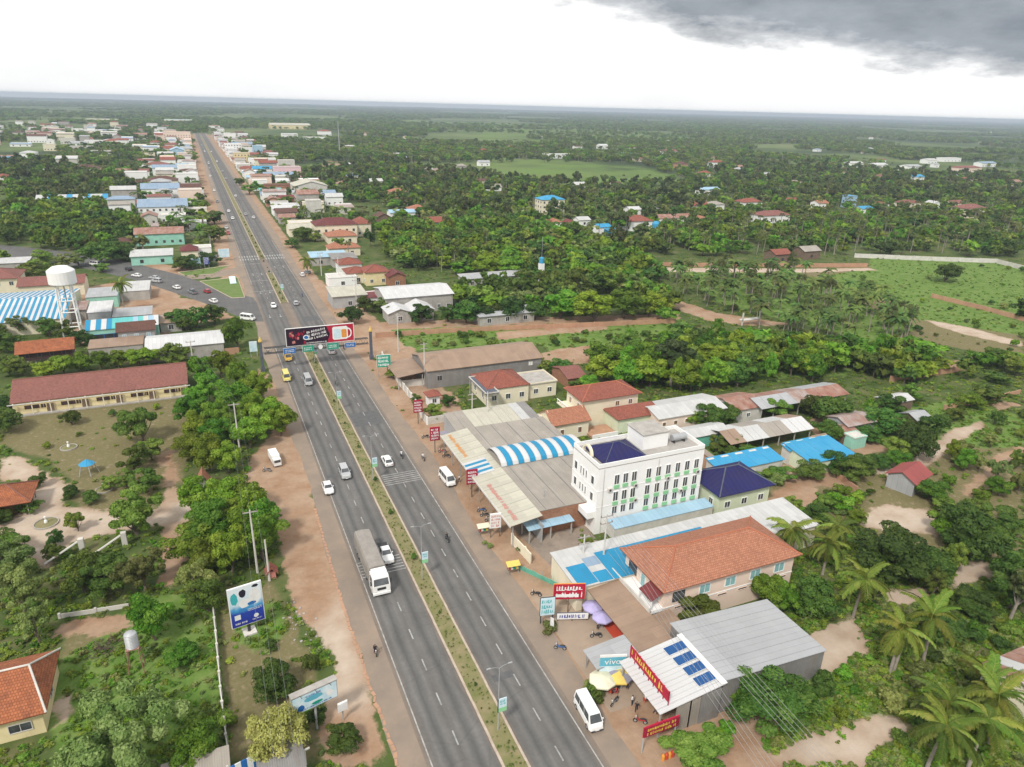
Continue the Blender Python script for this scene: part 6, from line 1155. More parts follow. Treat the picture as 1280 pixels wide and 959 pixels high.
def disc(cx_, cz_, rx, rz, y, m_, nm, n=16):
    k = MB(); k.face([(cx_+rx*math.cos(2*math.pi*i/n), y, cz_+rz*math.sin(2*math.pi*i/n)) for i in range(n)]); return k.build(nm, m_, bb)
def rquad(x0, x1, z0, z1, y, m_, nm, c=.35):
    k = MB(); k.face([(x0+c, y, z0), (x1-c, y, z0), (x1, y, z0+c), (x1, y, z1-c), (x1-c, y, z1), (x0+c, y, z1), (x0, y, z1-c), (x0, y, z0+c)]); return k.build(nm, m_, bb)
rquad(X1-5.9, X1-1.6, Z0+.6, Z1-.5, -.02, 'sign_white', 'mug_outline'); rquad(X1-3.4, X1-1.95, Z0+1.1, Z1-1.4, -.04, 'sign_orange', 'mug_beer', .2); rquad(X1-5.5, X1-3.6, Z0+1.0, Z1-1.2, -.04, 'sign_pale', 'mug_label', .2)
k = MB()
for i in range(8):
    a0, a1 = -math.pi/2+math.pi*i/8, -math.pi/2+math.pi*(i+1)/8; c0 = (X1-1.6, (Z0+Z1)/2-.1)
    k.face([(c0[0]+.75*math.cos(a0), -.02, c0[1]+1.1*math.sin(a0)), (c0[0]+1.1*math.cos(a0), -.02, c0[1]+1.5*math.sin(a0)), (c0[0]+1.1*math.cos(a1), -.02, c0[1]+1.5*math.sin(a1)), (c0[0]+.75*math.cos(a1), -.02, c0[1]+1.1*math.sin(a1))])
k.build('mug_handle', 'sign_white', bb); disc(X0+5.3, Z0+2.1, .85, .75, -.02, 'sign_white', 'round_badge'); disc(X0+5.3, Z0+2.1, .6, .5, -.03, 'sign_blue', 'badge_centre')
for i_ in range(16):
    blob_ = random.Random(i_); k = MB(); cx_, cz_, rr_ = X0+.6+blob_.random()*4.4, Z0+.6+blob_.random()*3.4, .18+.25*blob_.random(); k.face([(cx_+rr_*math.cos(j*.785)*blob_.uniform(.7, 1.2), -.012, cz_+1.4*rr_*math.sin(j*.785)*blob_.uniform(.7, 1.2)) for j in range(8)]); k.build('printed_figure', ('sign_crimson', 'salmon', 'sign_red')[i_ % 3], bb)
o = lettering(bb, 5.4, 2.9, 3, 'sign_white', 21); o.location = (X0+8.3, 0, Z0+2.9); o.rotation_euler = (0, -.15, 0); o = lettering(bb, 5.5, .5, 1, 'sign_white', 22); o.location = (X0+8.0, 0, Z0+.45)
for i in range(7): k = MB(); k.box(X0+1+i*2.8, X0+1.1+i*2.8, .41, .55, 5.6, Z1); k.build('support', 'dark_metal', bb)
for x, w, h, m_, lb in ((18.8, 3.2, 1.5, 'sign_blue', 'blue road sign at the left below the billboard'), (23.8, 3.0, 1.7, 'sign_green', 'green road sign over the left lanes'), (30.6, 3.2, 1.7, 'sign_green', 'green road sign over the right lanes'), (35.5, 3.0, 1.3, 'sign_blue', 'blue road sign below the red part of billboard')):
    s = thing('road_sign', lb, 'road sign', x, GYY-.75, 5.0, 0, 'gantry road signs'); boxpart('board', m_, s, -w/2, w/2, -.05, .05, -.4, h-.4); boxpart('border', 'sign_white', s, -w/2-.06, w/2+.06, .051, .09, -.46, h-.34); lettering(s, w*.75, h*.6, 2, 'sign_white', int(x), y=-.07, x0=0, z0=h/2-.4)
s = thing('round_sign', 'white round sign hanging beneath the gantry centre', 'road sign', 27.2, GYY-.75, 5.0); k = MB(); n = 16
k.prism([(.6*math.cos(2*math.pi*i/n), .05, .6+.7*math.sin(2*math.pi*i/n)) for i in range(n)], [(.6*math.cos(2*math.pi*i/n), -.05, .6+.7*math.sin(2*math.pi*i/n)) for i in range(n)]); k.build('disc', 'sign_white', s)
def post_sign(name, label, x, y, rot, w, z0, z1, m_, posts=1, letters=None, pm='dark_metal', frame='sign_white', cat='sign', group=None, rows=3, base=False):
    s = thing(name, label, cat, x, y, 0, rot, group); boxpart('board', m_, s, -w/2, w/2, -.1, -.02, z0, z1); boxpart('frame', frame, s, -w/2-.07, w/2+.07, -.019, .12, z0-.07, z1+.07)
    if letters: lettering(s, w*.84, (z1-z0)*.9, rows, letters, int(x*10) % 97, y=-.115, x0=0, z0=(z0+z1)/2)
    for i in range(posts):
        xx = 0 if posts == 1 else -w/2+.15+i*(w-.3)/(posts-1); k = MB(); k.tube([(xx, .2, 0), (xx, .2, z1-.1)], .09 if w < 5 else .14, 8); k.build('post', pm, s)
    if base: boxpart('footing', 'concrete_light', s, -.8, .8, -.55, .85, 0, .25)
    return s
x, y = G(473,462); post_sign('direction_sign', 'green direction sign with white arrow at right roadside', x, y-7, -.15, 3.6, 3.2, 6.6, 'sign_green', 2, 'sign_white', 'pole_steel')
for i, (px_, py_) in enumerate(((523,530),(544,566),(590,622))):
    x, y = G(px_, py_); post_sign('red_signboard', 'crimson sign with white letters on a post, %s' % ['beside the boundary wall', 'at left end of market canopy', 'before the parked white van'][i], x, y, -.12, 2.0, 3.0, 6.0, 'sign_crimson', 1, 'sign_white', 'dark_metal', 'sign_red', group='red sign boards', rows=4)
x, y = G(619,672); post_sign('white_signboard', 'white narrow sign board at the yard entrance', x, y, -.15, 1.9, 2.0, 4.8, 'sign_white', 2, 'salmon', 'bare_wood', 'sign_white', rows=4)
x, y = G(684,786); post_sign('pale_blue_sign', 'pale blue portrait sign beside the red signboard', x+.4, y+1, -.22, 2.1, 1.6, 4.6, 'sign_pale', 2, 'sign_teal', 'dark_metal', 'dark_metal', rows=3)
x, y = G(716,773); s = post_sign('market_signboard', 'red and white striped signboard over white low banner', x-.2, y+1.2, -.34, 4.6, 2.7, 5.3, 'sign_red', 3, 'sign_white', 'bare_wood', 'sign_orange', rows=2); boxpart('arrow_band', 'sign_white', s, -2.0, 1.4, -.13, -.117, 3.1, 3.6)
x, y = G(716,778); post_sign('white_banner', 'low white banner in front of lilac umbrellas', x, y+.2, -.34, 4.6, .5, 1.5, 'sign_white', 3, 'sign_navy', 'bare_wood', 'slate', rows=1)
x, y = G(686,788); s = thing('flag_banner', 'thin white feather banner by the roadside shrubs', 'banner', x, y-.3, 0, -.3); k = MB(); k.tube([(0, 0, 0), (0, 0, 2.6)], .03, 5); k.build('pole', 'pole_steel', s); k = MB(); k.prism([(.02, .01, .4), (.6, .01, .5), (.5, .01, 2.3), (.02, .01, 2.6)], [(.02, -.01, .4), (.6, -.01, .5), (.5, -.01, 2.3), (.02, -.01, 2.6)]); k.build('cloth', 'sign_white', s)
x, y = G(838,942); s = post_sign('roadside_sign', 'long red sign with yellow letters on post at bottom', x-.8, y+1.2, .0, 4.8, 2.6, 4.0, 'sign_crimson', 2, 'sign_yellow', 'pole_steel', 'sign_red', rows=2)
x, y = G(825,912); boxpart_o = thing('drinks_cooler', 'salmon red cool box under the shop eave corner', 'cool box', x, y, 0, .3); boxpart('body', 'salmon', boxpart_o, -.55, .55, -.4, .4, 0, .95); boxpart('lid', 'sign_red', boxpart_o, -.57, .57, -.42, .42, .96, 1.05)
x, y = G(834,948); bx2 = thing('gas_stack', 'orange red goods stacked below roadside sign', 'goods', x, y, 0); 
for i in range(4): k = MB(); k.lathe([(0, 0), (.2, 0), (.22, .2), (.22, .7), (.1, .9), (0, .95)], 10, (-.6+.45*i, 0)); k.build('bottle', 'red_plastic' if i % 2 else 'sign_orange', bx2)
# billboards at left
def fade_print(name, zs):
    m = bpy.data.materials.new(name); m.use_nodes = True; t = m.node_tree; b = t.nodes['Principled BSDF']; b.inputs['Roughness'].default_value = .5
    geo = N(t, 'ShaderNodeNewGeometry'); s = N(t, 'ShaderNodeSeparateXYZ'); t.links.new(geo.outputs['Position'], s.inputs[0]); mr = N(t, 'ShaderNodeMapRange'); mr.inputs[1].default_value = zs[0]; mr.inputs[2].default_value = zs[1]; t.links.new(s.outputs[2], mr.inputs[0])
    n = N(t, 'ShaderNodeTexNoise', i_Scale=.9, i_Detail=5); t.links.new(geo.outputs['Position'], n.inputs['Vector']); a = N(t, 'ShaderNodeMath', operation='MULTIPLY_ADD', n_1=.25, n_2=-.125); t.links.new(n.outputs[0], a.inputs[0]); q = N(t, 'ShaderNodeMath', operation='ADD'); t.links.new(mr.outputs[0], q.inputs[0]); t.links.new(a.outputs[0], q.inputs[1])
    r = ramp(t, [(0.0, (0.012, 0.02, 0.26)), (0.33, (0.015, 0.05, 0.36)), (0.45, (0.05, 0.30, 0.58)), (0.58, (0.52, 0.66, 0.74)), (0.85, (0.68, 0.74, 0.78))]); t.links.new(q.outputs[0], r.inputs[0]); t.links.new(r.outputs[0], b.inputs['Base Color']); MATS[name] = m
fade_print('fade_print', (1.75, 8.05))
x, y = G(313,792); bd = thing('portrait_billboard', 'tall blue and white billboard on a black post', 'billboard', x, y, 0, .16)
bd.scale = (.79, .79, .84); w2, zb, zt = 2.75, 2.1, 9.6
boxpart('frame', 'sign_white', bd, -w2-.12, w2+.12, .0, .3, zb-.12, zt+.12); boxpart('print', 'fade_print', bd, -w2, w2, -.04, -.005, zb, zt)
def blob(par, cx_, cz_, rx, rz, m_, nm, y=-.05, n=14, sd=0):
    r = random.Random(sd); k = MB(); k.face([(cx_+rx*math.cos(2*math.pi*i/n)*r.uniform(.85, 1.1), y, cz_+rz*math.sin(2*math.pi*i/n)*r.uniform(.85, 1.1)) for i in range(n)]); return k.build(nm, m_, par)
blob(bd, -.45, zt-1.3, .62, .8, 'sign_dark', 'printed_hair', sd=1); blob(bd, 1.75, zt-.45, .55, .3, 'sign_dark', 'printed_hair', sd=2); blob(bd, -1.9, zt-2.0, .6, 1.2, 'sign_teal', 'printed_coat', -.048, sd=3); blob(bd, 1.5, zt-2.4, 1.1, 1.5, 'sign_white', 'printed_coat', -.047, sd=4); blob(bd, -.3, zt-3.3, 1.0, .9, 'sign_white', 'printed_coat', -.052, sd=5); blob(bd, .9, zt-3.6, .8, .35, 'sign_blue', 'printed_glove', -.055, sd=7)
boxpart('logo', 'sign_white', bd, -2.2, -1.2, -.055, -.041, zb+1.35, zb+2.3); o = lettering(bd, 2.0, .5, 1, 'sign_white', 8); o.location = (-1.2, -.03, zb+.6); disc_ = blob(bd, 1.4, zb+1.25, .42, .4, 'sign_white', 'emblem'); o = lettering(bd, 1.6, .35, 1, 'sign_white', 9); o.location = (1.5, -.03, zb+.6); o = lettering(bd, 2.4, .6, 2, 'sign_white', 10); o.location = (1.3, -.03, zb+2.75)
k = MB(); k.tube([(0, .5, 0), (0, .5, zt-2)], .28, 12); k.build('post', 'plastic_black', bd); boxpart('footing', 'concrete_light', bd, -1.1, 1.1, -.6, 1.6, 0, .3)
x, y = G(398,913); bd = thing('landscape_billboard', 'pale turquoise wide billboard on one pole beside the dirt shoulder', 'billboard', x, y, 0, .22)
bd.scale = (.88, .88, .9); boxpart('frame', 'steel', bd, -3.1, 3.1, -.0, .9, 4.2, 7.0); boxpart('print', 'photo_print_pale', bd, -3.0, 3.0, -.06, -.005, 4.3, 6.8); boxpart('cap', 'concrete', bd, -3.15, 3.15, -.1, .95, 7.01, 7.12)
blob(bd, -.2, 5.9, 1.3, .45, 'sign_cyan', 'printed_panel', -.08, sd=3); blob(bd, -2.0, 5.0, .5, .5, 'sign_blue', 'printed_figure', -.08, sd=4); blob(bd, .2, 4.9, .8, .25, 'sign_green', 'printed_field', -.08, sd=5); blob(bd, 2.0, 5.5, .5, .5, 'sign_white', 'printed_figure', -.08, sd=6); o = lettering(bd, 2.2, .35, 1, 'sign_blue', 31); o.location = (-.2, -.07, 6.45); o = lettering(bd, 4.4, .3, 1, 'sign_navy', 32); o.location = (0, -.07, 4.6)
k = MB(); k.tube([(0, .4, 0), (0, .4, 5)], .17, 10); k.build('post', 'pole_steel', bd)
for i in range(3): k = MB(); k.tube([(-2+2*i, -.1, 7.1), (-2+2*i, -.9, 7.3)], .04, 5); k.build('lamp_arm', 'dark_metal', bd)
x, y = G(430,902); post_sign('small_white_sign', 'small blank white sign on thin post in roadside shrub', x, y, .2, 1.1, 1.8, 3.0, 'sign_white', 1, None, 'pole_steel')
x, y = G(312,975); bd = thing('banner_frame', 'blue and white striped banner at bottom edge on concrete frame', 'banner', x, y, 0, .25)
for i in range(6): boxpart('banner_stripe', 'sign_white' if i % 2 else 'sign_blue', bd, -1.9+i*.64, -1.27+i*.64, -.05, .05, 1.2, 3.2)
for xx in (-2, 2): boxpart('post', 'concrete_light', bd, xx-.09, xx+.09, .06, .2, 0, 3.4)
x, y = G(375,960); bd = thing('goal_frame', 'pale concrete frame standing by yellow green tree', 'frame', x, y, 0, .25); boxpart('beam', 'concrete_light', bd, -1.3, 1.3, -.08, .08, 2.1, 2.3); boxpart('post', 'concrete_light', bd, .6, .8, -.08, .08, 0, 2.1); boxpart('post', 'concrete_light', bd, -1.3, -1.1, -.08, .08, 0, 2.1)
for px_, py_, w, m_, lb in ((246,336,3.6,'photo_print','blue and white billboard at the junction island'), (259,335,2.0,'sign_navy','narrow dark blue sign at junction island'), (268,331,3.0,'sign_white','white blank sign board at junction island'), (281,326,4.6,'photo_print_pale','pale advertising board above junction shops'), (318,446,2.0,'photo_print_pale','pale blue portrait sign beside left gantry column')):
    x, y = G(px_, py_); post_sign('junction_sign', lb, x, y, 0, w, 1.6, 4.6 if w < 4 else 5.4, m_, 2, 'sign_white' if m_ == 'sign_navy' else None, 'pole_steel', group='signs around the junction')
x, y = G(291,352); s = thing('flat_sign', 'grey slab sign lying tilted on the grass triangle', 'sign', x, y); k = MB(); k.slab([(-1.2, -4, .15), (1.2, -4, .15), (1.2, 4, 1.3), (-1.2, 4, 1.3)], .12); k.build('board', 'photo_print_pale', s)
# median lamp posts with small sign boards
for i, y in enumerate((58.7, 90.2, 124, 161, 196, 275, 312, 352, 392, 432, 472, 512)):
    s = thing('street_lamp', 'slim grey street lamp with small board on the median, %s from the camera' % ['nearest', 'second', 'third', 'fourth', 'fifth', 'sixth', 'seventh', 'eighth', 'ninth', 'tenth', 'eleventh', 'twelfth'][i], 'street lamp', 25.5, y, .15, 0, 'lamps along the median'); h = 9.5
    k = MB(); k.tube([(0, 0, 0), (0, 0, h)], [.07, .035], 7); k.build('pole', 'pole_steel', s)
    for d in (-1, 1): k = MB(); k.tube([(0, 0, h), (d*.5, 0, h+.25), (d*1.2, 0, h+.35)], .022, 5); k.build('arm', 'pole_steel', s); boxpart('lamp_head', 'steel', s, d*1.35-.25, d*1.35+.25, -.08, .08, h+.3, h+.38)
    if y < 300: boxpart('sign_board', 'sign_pale', s, -.05, 1.0, -.14, -.04, 3.55, 4.9); boxpart('sign_foot', 'panel_green', s, -.05, 1.0, -.14, -.04, 2.9, 3.54); boxpart('sign_back', 'dark_metal', s, -.12, -.055, -.16, .02, 2.9, 4.95); lettering(s, .7, .8, 2, 'sign_teal', i, y=-.16, x0=.5, z0=4.3)
# power poles and wires
def power_pole(label, x, y, h, arms=1, rot=0.0):
    s = thing('utility_pole', label, 'utility pole', x, y, 0, rot, 'utility poles'); k = MB(); k.tube([(0, 0, 0), (0, 0, h)], [.19, .11], 8); k.build('pole', 'concrete_light', s)
    for a in range(arms):
        z = h-.4-a*1.2; boxpart('crossarm', 'concrete', s, -1.1, 1.1, -.07, .07, z-.07, z+.07)
        for xx in (-1, 0, 1): k = MB(); k.lathe([(0, z+.07), (.08, z+.07), (.1, z+.2), (.05, z+.34), (0, z+.36)], 8, (xx, 0)); k.build('insulator', 'bare_wood', s)
    return (x, y, h)
LP = [power_pole('concrete utility pole at left roadside, %s' % n_, *G(*p), h, 1) for n_, p, h in (('between the shrine and green trees', (322,716), 11.5), ('rising from trees above small truck', (300,566), 11.5), ('by the storehouse wall', (244,470), 10))]
x_, y_ = LP[0][:2]; power_pole('short concrete pole beside the roadside shrine', *G(337,726), 7.5, 0)
RP = [power_pole('tall utility pole at right roadside, %s' % n_, *G(*p), h, 2) for n_, p, h in (('before the orange tiled house', (752,724), 12), ('at left of the blue roofed hall', (727,722), 8), ('on the market canopy', (609,540), 10), ('standing in the field by the earth wall', (498,440), 12), ('at the brown warehouse corner', (531,482), 12), ('behind the market canopy', (590,536), 9), ('at shops beyond the gantry', (402,345), 10), ('by white shop beyond gantry', (424,355), 11), ('behind shops beyond gantry', (446,386), 12))]
def wires(label, A, B_, n=3, sag=1.2, dx=1.0, ext=None):
    o = thing('power_line', label, 'power line', *A[:2]); 
    for i in range(n):
        off = (i-(n-1)/2)*dx; k = MB(); pts = []
        for j in range(13):
            t_ = j/12; pts.append(((B_[0]-A[0])*t_+off, (B_[1]-A[1])*t_, A[2]+(B_[2]-A[2])*t_-.1-sag*4*t_*(1-t_)+.05*i))
        k.tube(pts, .009 if n < 4 else .021, 4, cap=False); k.build('wire', 'wire', o)
wires('power line between the two left roadside poles', LP[0], LP[1]); wires('power line behind the left trees', LP[1], LP[2])
wires('power line leaving the left pole toward the camera', LP[0], (LP[0][0]-.5, 52, 11.5))
q0 = RP[0]; we = G(1040,962,9.5); wires('bundle of wires running past solar panel shop to lower right', q0, (we[0], we[1], 9.5), 5, .5, .55); we = G(960,962,8); wires('lower bundle of wires over the solar panel shop', (q0[0], q0[1], 10), (we[0], we[1], 8), 4, .5, .6)
wires('power line along the market canopy', RP[2], RP[0], 2, 1.5); wires('power line from the warehouse to market canopy', RP[4], RP[2], 2, 1.2); wires('power line beyond the gantry to the warehouse', RP[3], RP[8], 3, 1.4); wires('power line from field pole to warehouse pole', RP[3], RP[4], 3, .8)
x, y = G(425,198); s = thing('radio_mast', 'thin tall radio mast on the horizon', 'mast', x, y); k = MB(); k.tube([(0, 0, 0), (0, 0, 46)], [.8, .4], 5); k.build('mast', 'pole_steel', s)
# school yard details
x, y = G(111,592); s = thing('blue_shelter', 'small round shelter with bright blue pointed roof in school yard', 'shelter', x, y); k = MB(); k.lathe([(1.5, 2.2), (0, 3.2)], 8); k.build('roof', 'sheet_azure', s)
for i in range(5): k = MB(); k.tube([(1.9*math.cos(i*1.256), 1.9*math.sin(i*1.256), 0), (1.1*math.cos(i*1.256), 1.1*math.sin(i*1.256), 2.4)], .08, 5); k.build('post', 'grey_wall', s)
for px_, py_, r, lb in ((86,560,2.0,'round flower bed with white statue in school yard'), (58,655,2.4,'round flower bed in the middle of the pale path'), (130,613,1.8,'small flower bed before round shrubs')):
    x, y = G(px_, py_); s = thing('flower_bed', lb, 'flower bed', x, y); k = MB(); k.lathe([(r+.2, 0), (r+.2, .35), (r, .35), (r, .2)], 16); k.build('rim', 'concrete', s); s.scale = (.75, .75, .75); k = MB(); k.lathe([(r, .2), (r*.6, .35), (0, .45)], 12); k.build('planting', 'median_soil', s); k = MB(); k.lathe([(.4, .4), (.35, .9), (.12, 1.2), (.2, 1.6), (.25, 1.9), (0, 2.1)], 8); k.build('statue', 'white', s)
for px_, py_, lb in ((104,690,'left concrete gate post with slanting rail'), (157,682,'right concrete gate post with slanting rail')):
    x, y = G(px_, py_); s = thing('gate_post', lb, 'gate post', x, y, 0, 0, 'old gate posts'); boxpart('post', 'concrete_light', s, -.4, .4, -.4, .4, 0, 2.6); k = MB(); k.tube([(-.4, -.2, 2.2), (-5, -2.5, .6)], .18, 6); k.build('rail', 'concrete_light', s)
x, y = G(936,405); s = thing('gate_arch', 'small white concrete footbridge frame in overgrown field', 'frame', x, y); boxpart('deck', 'concrete_light', s, -4, 4, -1, 1, 1.6, 1.9)
for xx in (-4, 3.6): boxpart('post', 'concrete_light', s, xx, xx+.4, -1, -.6, 0, 4.5)
for px_, py_, lb, m_ in ((1033,793,'pale dog kennel sized bundle under yard trees','concrete_light'),(905,728,'white sacks lying beneath hedge','sign_white')):
    pass
# rubble and stones along the dirt shoulder
rk = bmesh.new(); bmesh.ops.create_icosphere(rk, subdivisions=1, radius=.5)
for v in rk.verts: v.co *= random.uniform(.75, 1.2)
rme = bpy.data.meshes.new('stone'); rk.to_mesh(rme); rk.free(); rme.materials.append(MATS['concrete'])
rb = tag(link('rubble', None), 'heap of broken pale rubble on the dirt shoulder', 'rubble')
for i in range(60):
    px_, py_ = random.choice(((362,762), (370,785), (388,798), (374,775), (392,805))); x, y = G(px_+random.gauss(0, 6), py_+random.gauss(0, 8)); o = link('stone', rme, rb); o.location = (x, y, .05); s_ = random.uniform(.15, .5); o.scale = (s_, s_*.8, s_*.45); o.rotation_euler = (0, 0, random.uniform(0, 6))
x, y = G(132,812); s = tag(link('brush_heap', None), 'heap of dry purple brown branches beside silver tank', 'brush heap'); s.location = (x, y, 0); k = MB()
for i in range(170):
    a, b_ = random.uniform(0, 6.28), random.uniform(.2, 2.6); p0 = Vector((b_*math.cos(a), b_*math.sin(a), random.uniform(0, 1.1*(1-b_/3.2)+.1))); d = Vector((random.uniform(-1, 1), random.uniform(-1, 1), random.uniform(-.1, .6)))*.8; k.tube([p0, p0+d], .03, 3, cap=False)
mat('dry_branch', (0.13, 0.085, 0.08), (0.09, 0.06, 0.055), 2, .9); o = k.build('branches', 'dry_branch', s); o['kind'] = 'stuff'
# ================================================================== VEGETATION
def leafmat(name, a, b_, c):
    m = bpy.data.materials.new(name); m.use_nodes = True; t = m.node_tree; t.nodes.clear(); L = t.links.new
    out = N(t, 'ShaderNodeOutputMaterial'); oi = N(t, 'ShaderNodeObjectInfo'); at = N(t, 'ShaderNodeAttribute', attribute_name='tint')
    r1 = ramp(t, [(0.0, a), (0.5, b_), (1.0, c)]); L(at.outputs['Fac'], r1.inputs[0])
    hs = N(t, 'ShaderNodeHueSaturation', i_Saturation=1.12); L(r1.outputs[0], hs.inputs['Color'])
    hr = N(t, 'ShaderNodeMapRange'); hr.inputs[3].default_value = 0.445; hr.inputs[4].default_value = 0.512; L(oi.outputs['Random'], hr.inputs[0]); L(hr.outputs[0], hs.inputs['Hue'])
    ml = N(t, 'ShaderNodeMath', operation='MULTIPLY', n_1=7.31); L(oi.outputs['Random'], ml.inputs[0]); fr = N(t, 'ShaderNodeMath', operation='FRACT'); L(ml.outputs[0], fr.inputs[0])
    vr = N(t, 'ShaderNodeMapRange'); vr.inputs[3].default_value = 0.75; vr.inputs[4].default_value = 1.75; L(fr.outputs[0], vr.inputs[0]); L(vr.outputs[0], hs.inputs['Value'])
    d = N(t, 'ShaderNodeBsdfPrincipled', i_Roughness=0.65); d.inputs['Specular IOR Level'].default_value = 0.25; L(hs.outputs[0], d.inputs['Base Color'])
    tr = N(t, 'ShaderNodeBsdfTranslucent'); L(hs.outputs[0], tr.inputs['Color']); mx = N(t, 'ShaderNodeMixShader'); mx.inputs[0].default_value = 0.28; L(d.outputs[0], mx.inputs[1]); L(tr.outputs[0], mx.inputs[2]); L(mx.outputs[0], out.inputs[0])
    MATS[name] = m
leafmat('leaf_round', (0.048, 0.120, 0.018), (0.090, 0.185, 0.030), (0.160, 0.255, 0.055))
leafmat('leaf_mid', (0.046, 0.098, 0.022), (0.084, 0.155, 0.034), (0.145, 0.215, 0.060))
leafmat('leaf_mango', (0.024, 0.060, 0.014), (0.046, 0.098, 0.022), (0.085, 0.140, 0.036))
leafmat('leaf_tall', (0.042, 0.072, 0.026), (0.065, 0.098, 0.036), (0.105, 0.130, 0.055))
leafmat('leaf_olive', (0.066, 0.108, 0.032), (0.120, 0.168, 0.056), (0.20, 0.245, 0.10))
leafmat('leaf_yellow', (0.20, 0.225, 0.070), (0.29, 0.31, 0.11), (0.38, 0.38, 0.16))
leafmat('leaf_coco', (0.038, 0.080, 0.022), (0.066, 0.120, 0.034), (0.125, 0.175, 0.058))
leafmat('leaf_grass', (0.075, 0.150, 0.026), (0.115, 0.200, 0.040), (0.180, 0.245, 0.070))
leafmat('leaf_palm', (0.055, 0.105, 0.020), (0.105, 0.160, 0.035), (0.20, 0.215, 0.065))
leafmat('leaf_fan', (0.050, 0.080, 0.028), (0.085, 0.115, 0.045), (0.15, 0.165, 0.075))
mat('bark', (0.17, 0.135, 0.105), (0.10, 0.078, 0.06), 1.5, .95, .02, 6); mat('bark_pale', (0.33, 0.29, 0.25), (0.22, 0.19, 0.16), 1.5, .95)
def fastmesh(name, V, F, mats, mi=None, tint=None):
    """V (n,3), F (m,4) quads"""
    me = bpy.data.meshes.new(name); n, m_ = len(V), len(F)
    me.vertices.add(n); me.loops.add(m_*4); me.polygons.add(m_); me.vertices.foreach_set('co', np.asarray(V, np.float32).ravel()); me.loops.foreach_set('vertex_index', np.asarray(F, np.int32).ravel()); me.polygons.foreach_set('loop_start', np.arange(0, m_*4, 4, dtype=np.int32))
    for q in mats: me.materials.append(MATS[q])
    if mi is not None: me.polygons.foreach_set('material_index', np.asarray(mi, np.int32))
    if tint is not None: a = me.attributes.new('tint', 'FLOAT', 'POINT'); a.data.foreach_set('value', np.asarray(tint, np.float32))
    me.update(); return me
def leaves(P, Nn, size, r, asp=.62):
    """a leaf spray (quad) at every point P, facing roughly along Nn"""
    n = len(P); d = Nn+r.normal(0, .42, (n, 3)); d /= np.linalg.norm(d, axis=1)[:, None]
    a = np.cross(d, r.normal(0, 1, (n, 3))); a /= np.linalg.norm(a, axis=1)[:, None]; b_ = np.cross(d, a)
    s = size*r.uniform(.55, 1.35, (n, 1)); a = a*s; b_ = b_*s*asp
    V = np.stack([P-a, P-b_*.9+a*.1, P+a, P+b_], 1).reshape(-1, 3); F = np.arange(n*4).reshape(n, 4)
    return V, F, np.repeat(np.clip(r.normal(.5, .22, n), 0, 1), 4)
def crown_pts(r, nb, n, R, H, z0, flat=.8, blob=.42):
    """points and normals on the surface of nb clumps that fill an uneven crown"""
    u = r.normal(0, 1, (nb, 3)); u /= np.linalg.norm(u, axis=1)[:, None]; rad = r.uniform(.30, .90, (nb, 1)); C = u*rad*np.array([R, R, H/2])+np.array([0, 0, z0+H/2]); C[:, 2] = np.maximum(C[:, 2], z0+H*.16)
    br = R*blob*r.uniform(.65, 1.25, nb); k = r.integers(0, nb, n)
    d = r.normal(0, 1, (n, 3)); d[:, 2] = np.where(d[:, 2] < -.4*np.abs(d).max(1), -d[:, 2], d[:, 2]); d /= np.linalg.norm(d, axis=1)[:, None]
    tb = r.normal(0, .2, nb)[k]; P = C[k]+d*np.array([1, 1, flat])*(br[k]*r.uniform(.72, 1.06, n))[:, None]; return P, d, (C, tb)
def tree_mesh(kind, lod, seed):
    """-> (trunk mesh, crown mesh, joined mesh); unit: crown radius 4 m, height 8 m"""
    r = np.random.default_rng(seed)
    K = dict(round=(4, 6.6, 1.1, 28, .31), mid=(4, 6.8, 1.1, 22, .265), mango=(4, 7.2, .5, 34, .29), tall=(3.0, 6.0, 4.2, 20, .30), olive=(4, 6.2, 1.2, 34, .215), yellow=(4, 5.4, 1.4, 30, .27))[kind]
    R, H, z0, nb, bl = K; n, sz = {'hi': (9500, .215), 'xhi': (20000, .16), 'mid': (3800, .32), 'lo': (330, .92)}[lod]
    if kind in ('olive', 'yellow'): sz *= .82
    if lod == 'lo': nb = max(5, nb//2)
    P, d, (C, tb) = crown_pts(r, nb, n, R, H, z0, .78, bl); V, F, ti = leaves(P, d, sz, r); ti = np.clip(ti+np.repeat(tb, 4), 0, 1)
    k = MB(); m_ = 4 if lod == 'lo' else 7
    top = z0+H*.55; bend = r.uniform(-.3, .3, 2); k.tube([(0, 0, 0), (bend[0], bend[1], z0*.6), (bend[0]*1.5, bend[1]*1.5, top)], [.26, .2, .09], m_)
    if lod != 'lo':
        for c in C[:6]: k.tube([(bend[0], bend[1], z0*.7), tuple((np.array([bend[0], bend[1], z0])+c)/2+r.normal(0, .2, 3)), tuple(c)], [.11, .08, .03], 5)
    bk = 'bark_pale' if kind == 'tall' else 'bark'
    return k, (V, F, ti), bk
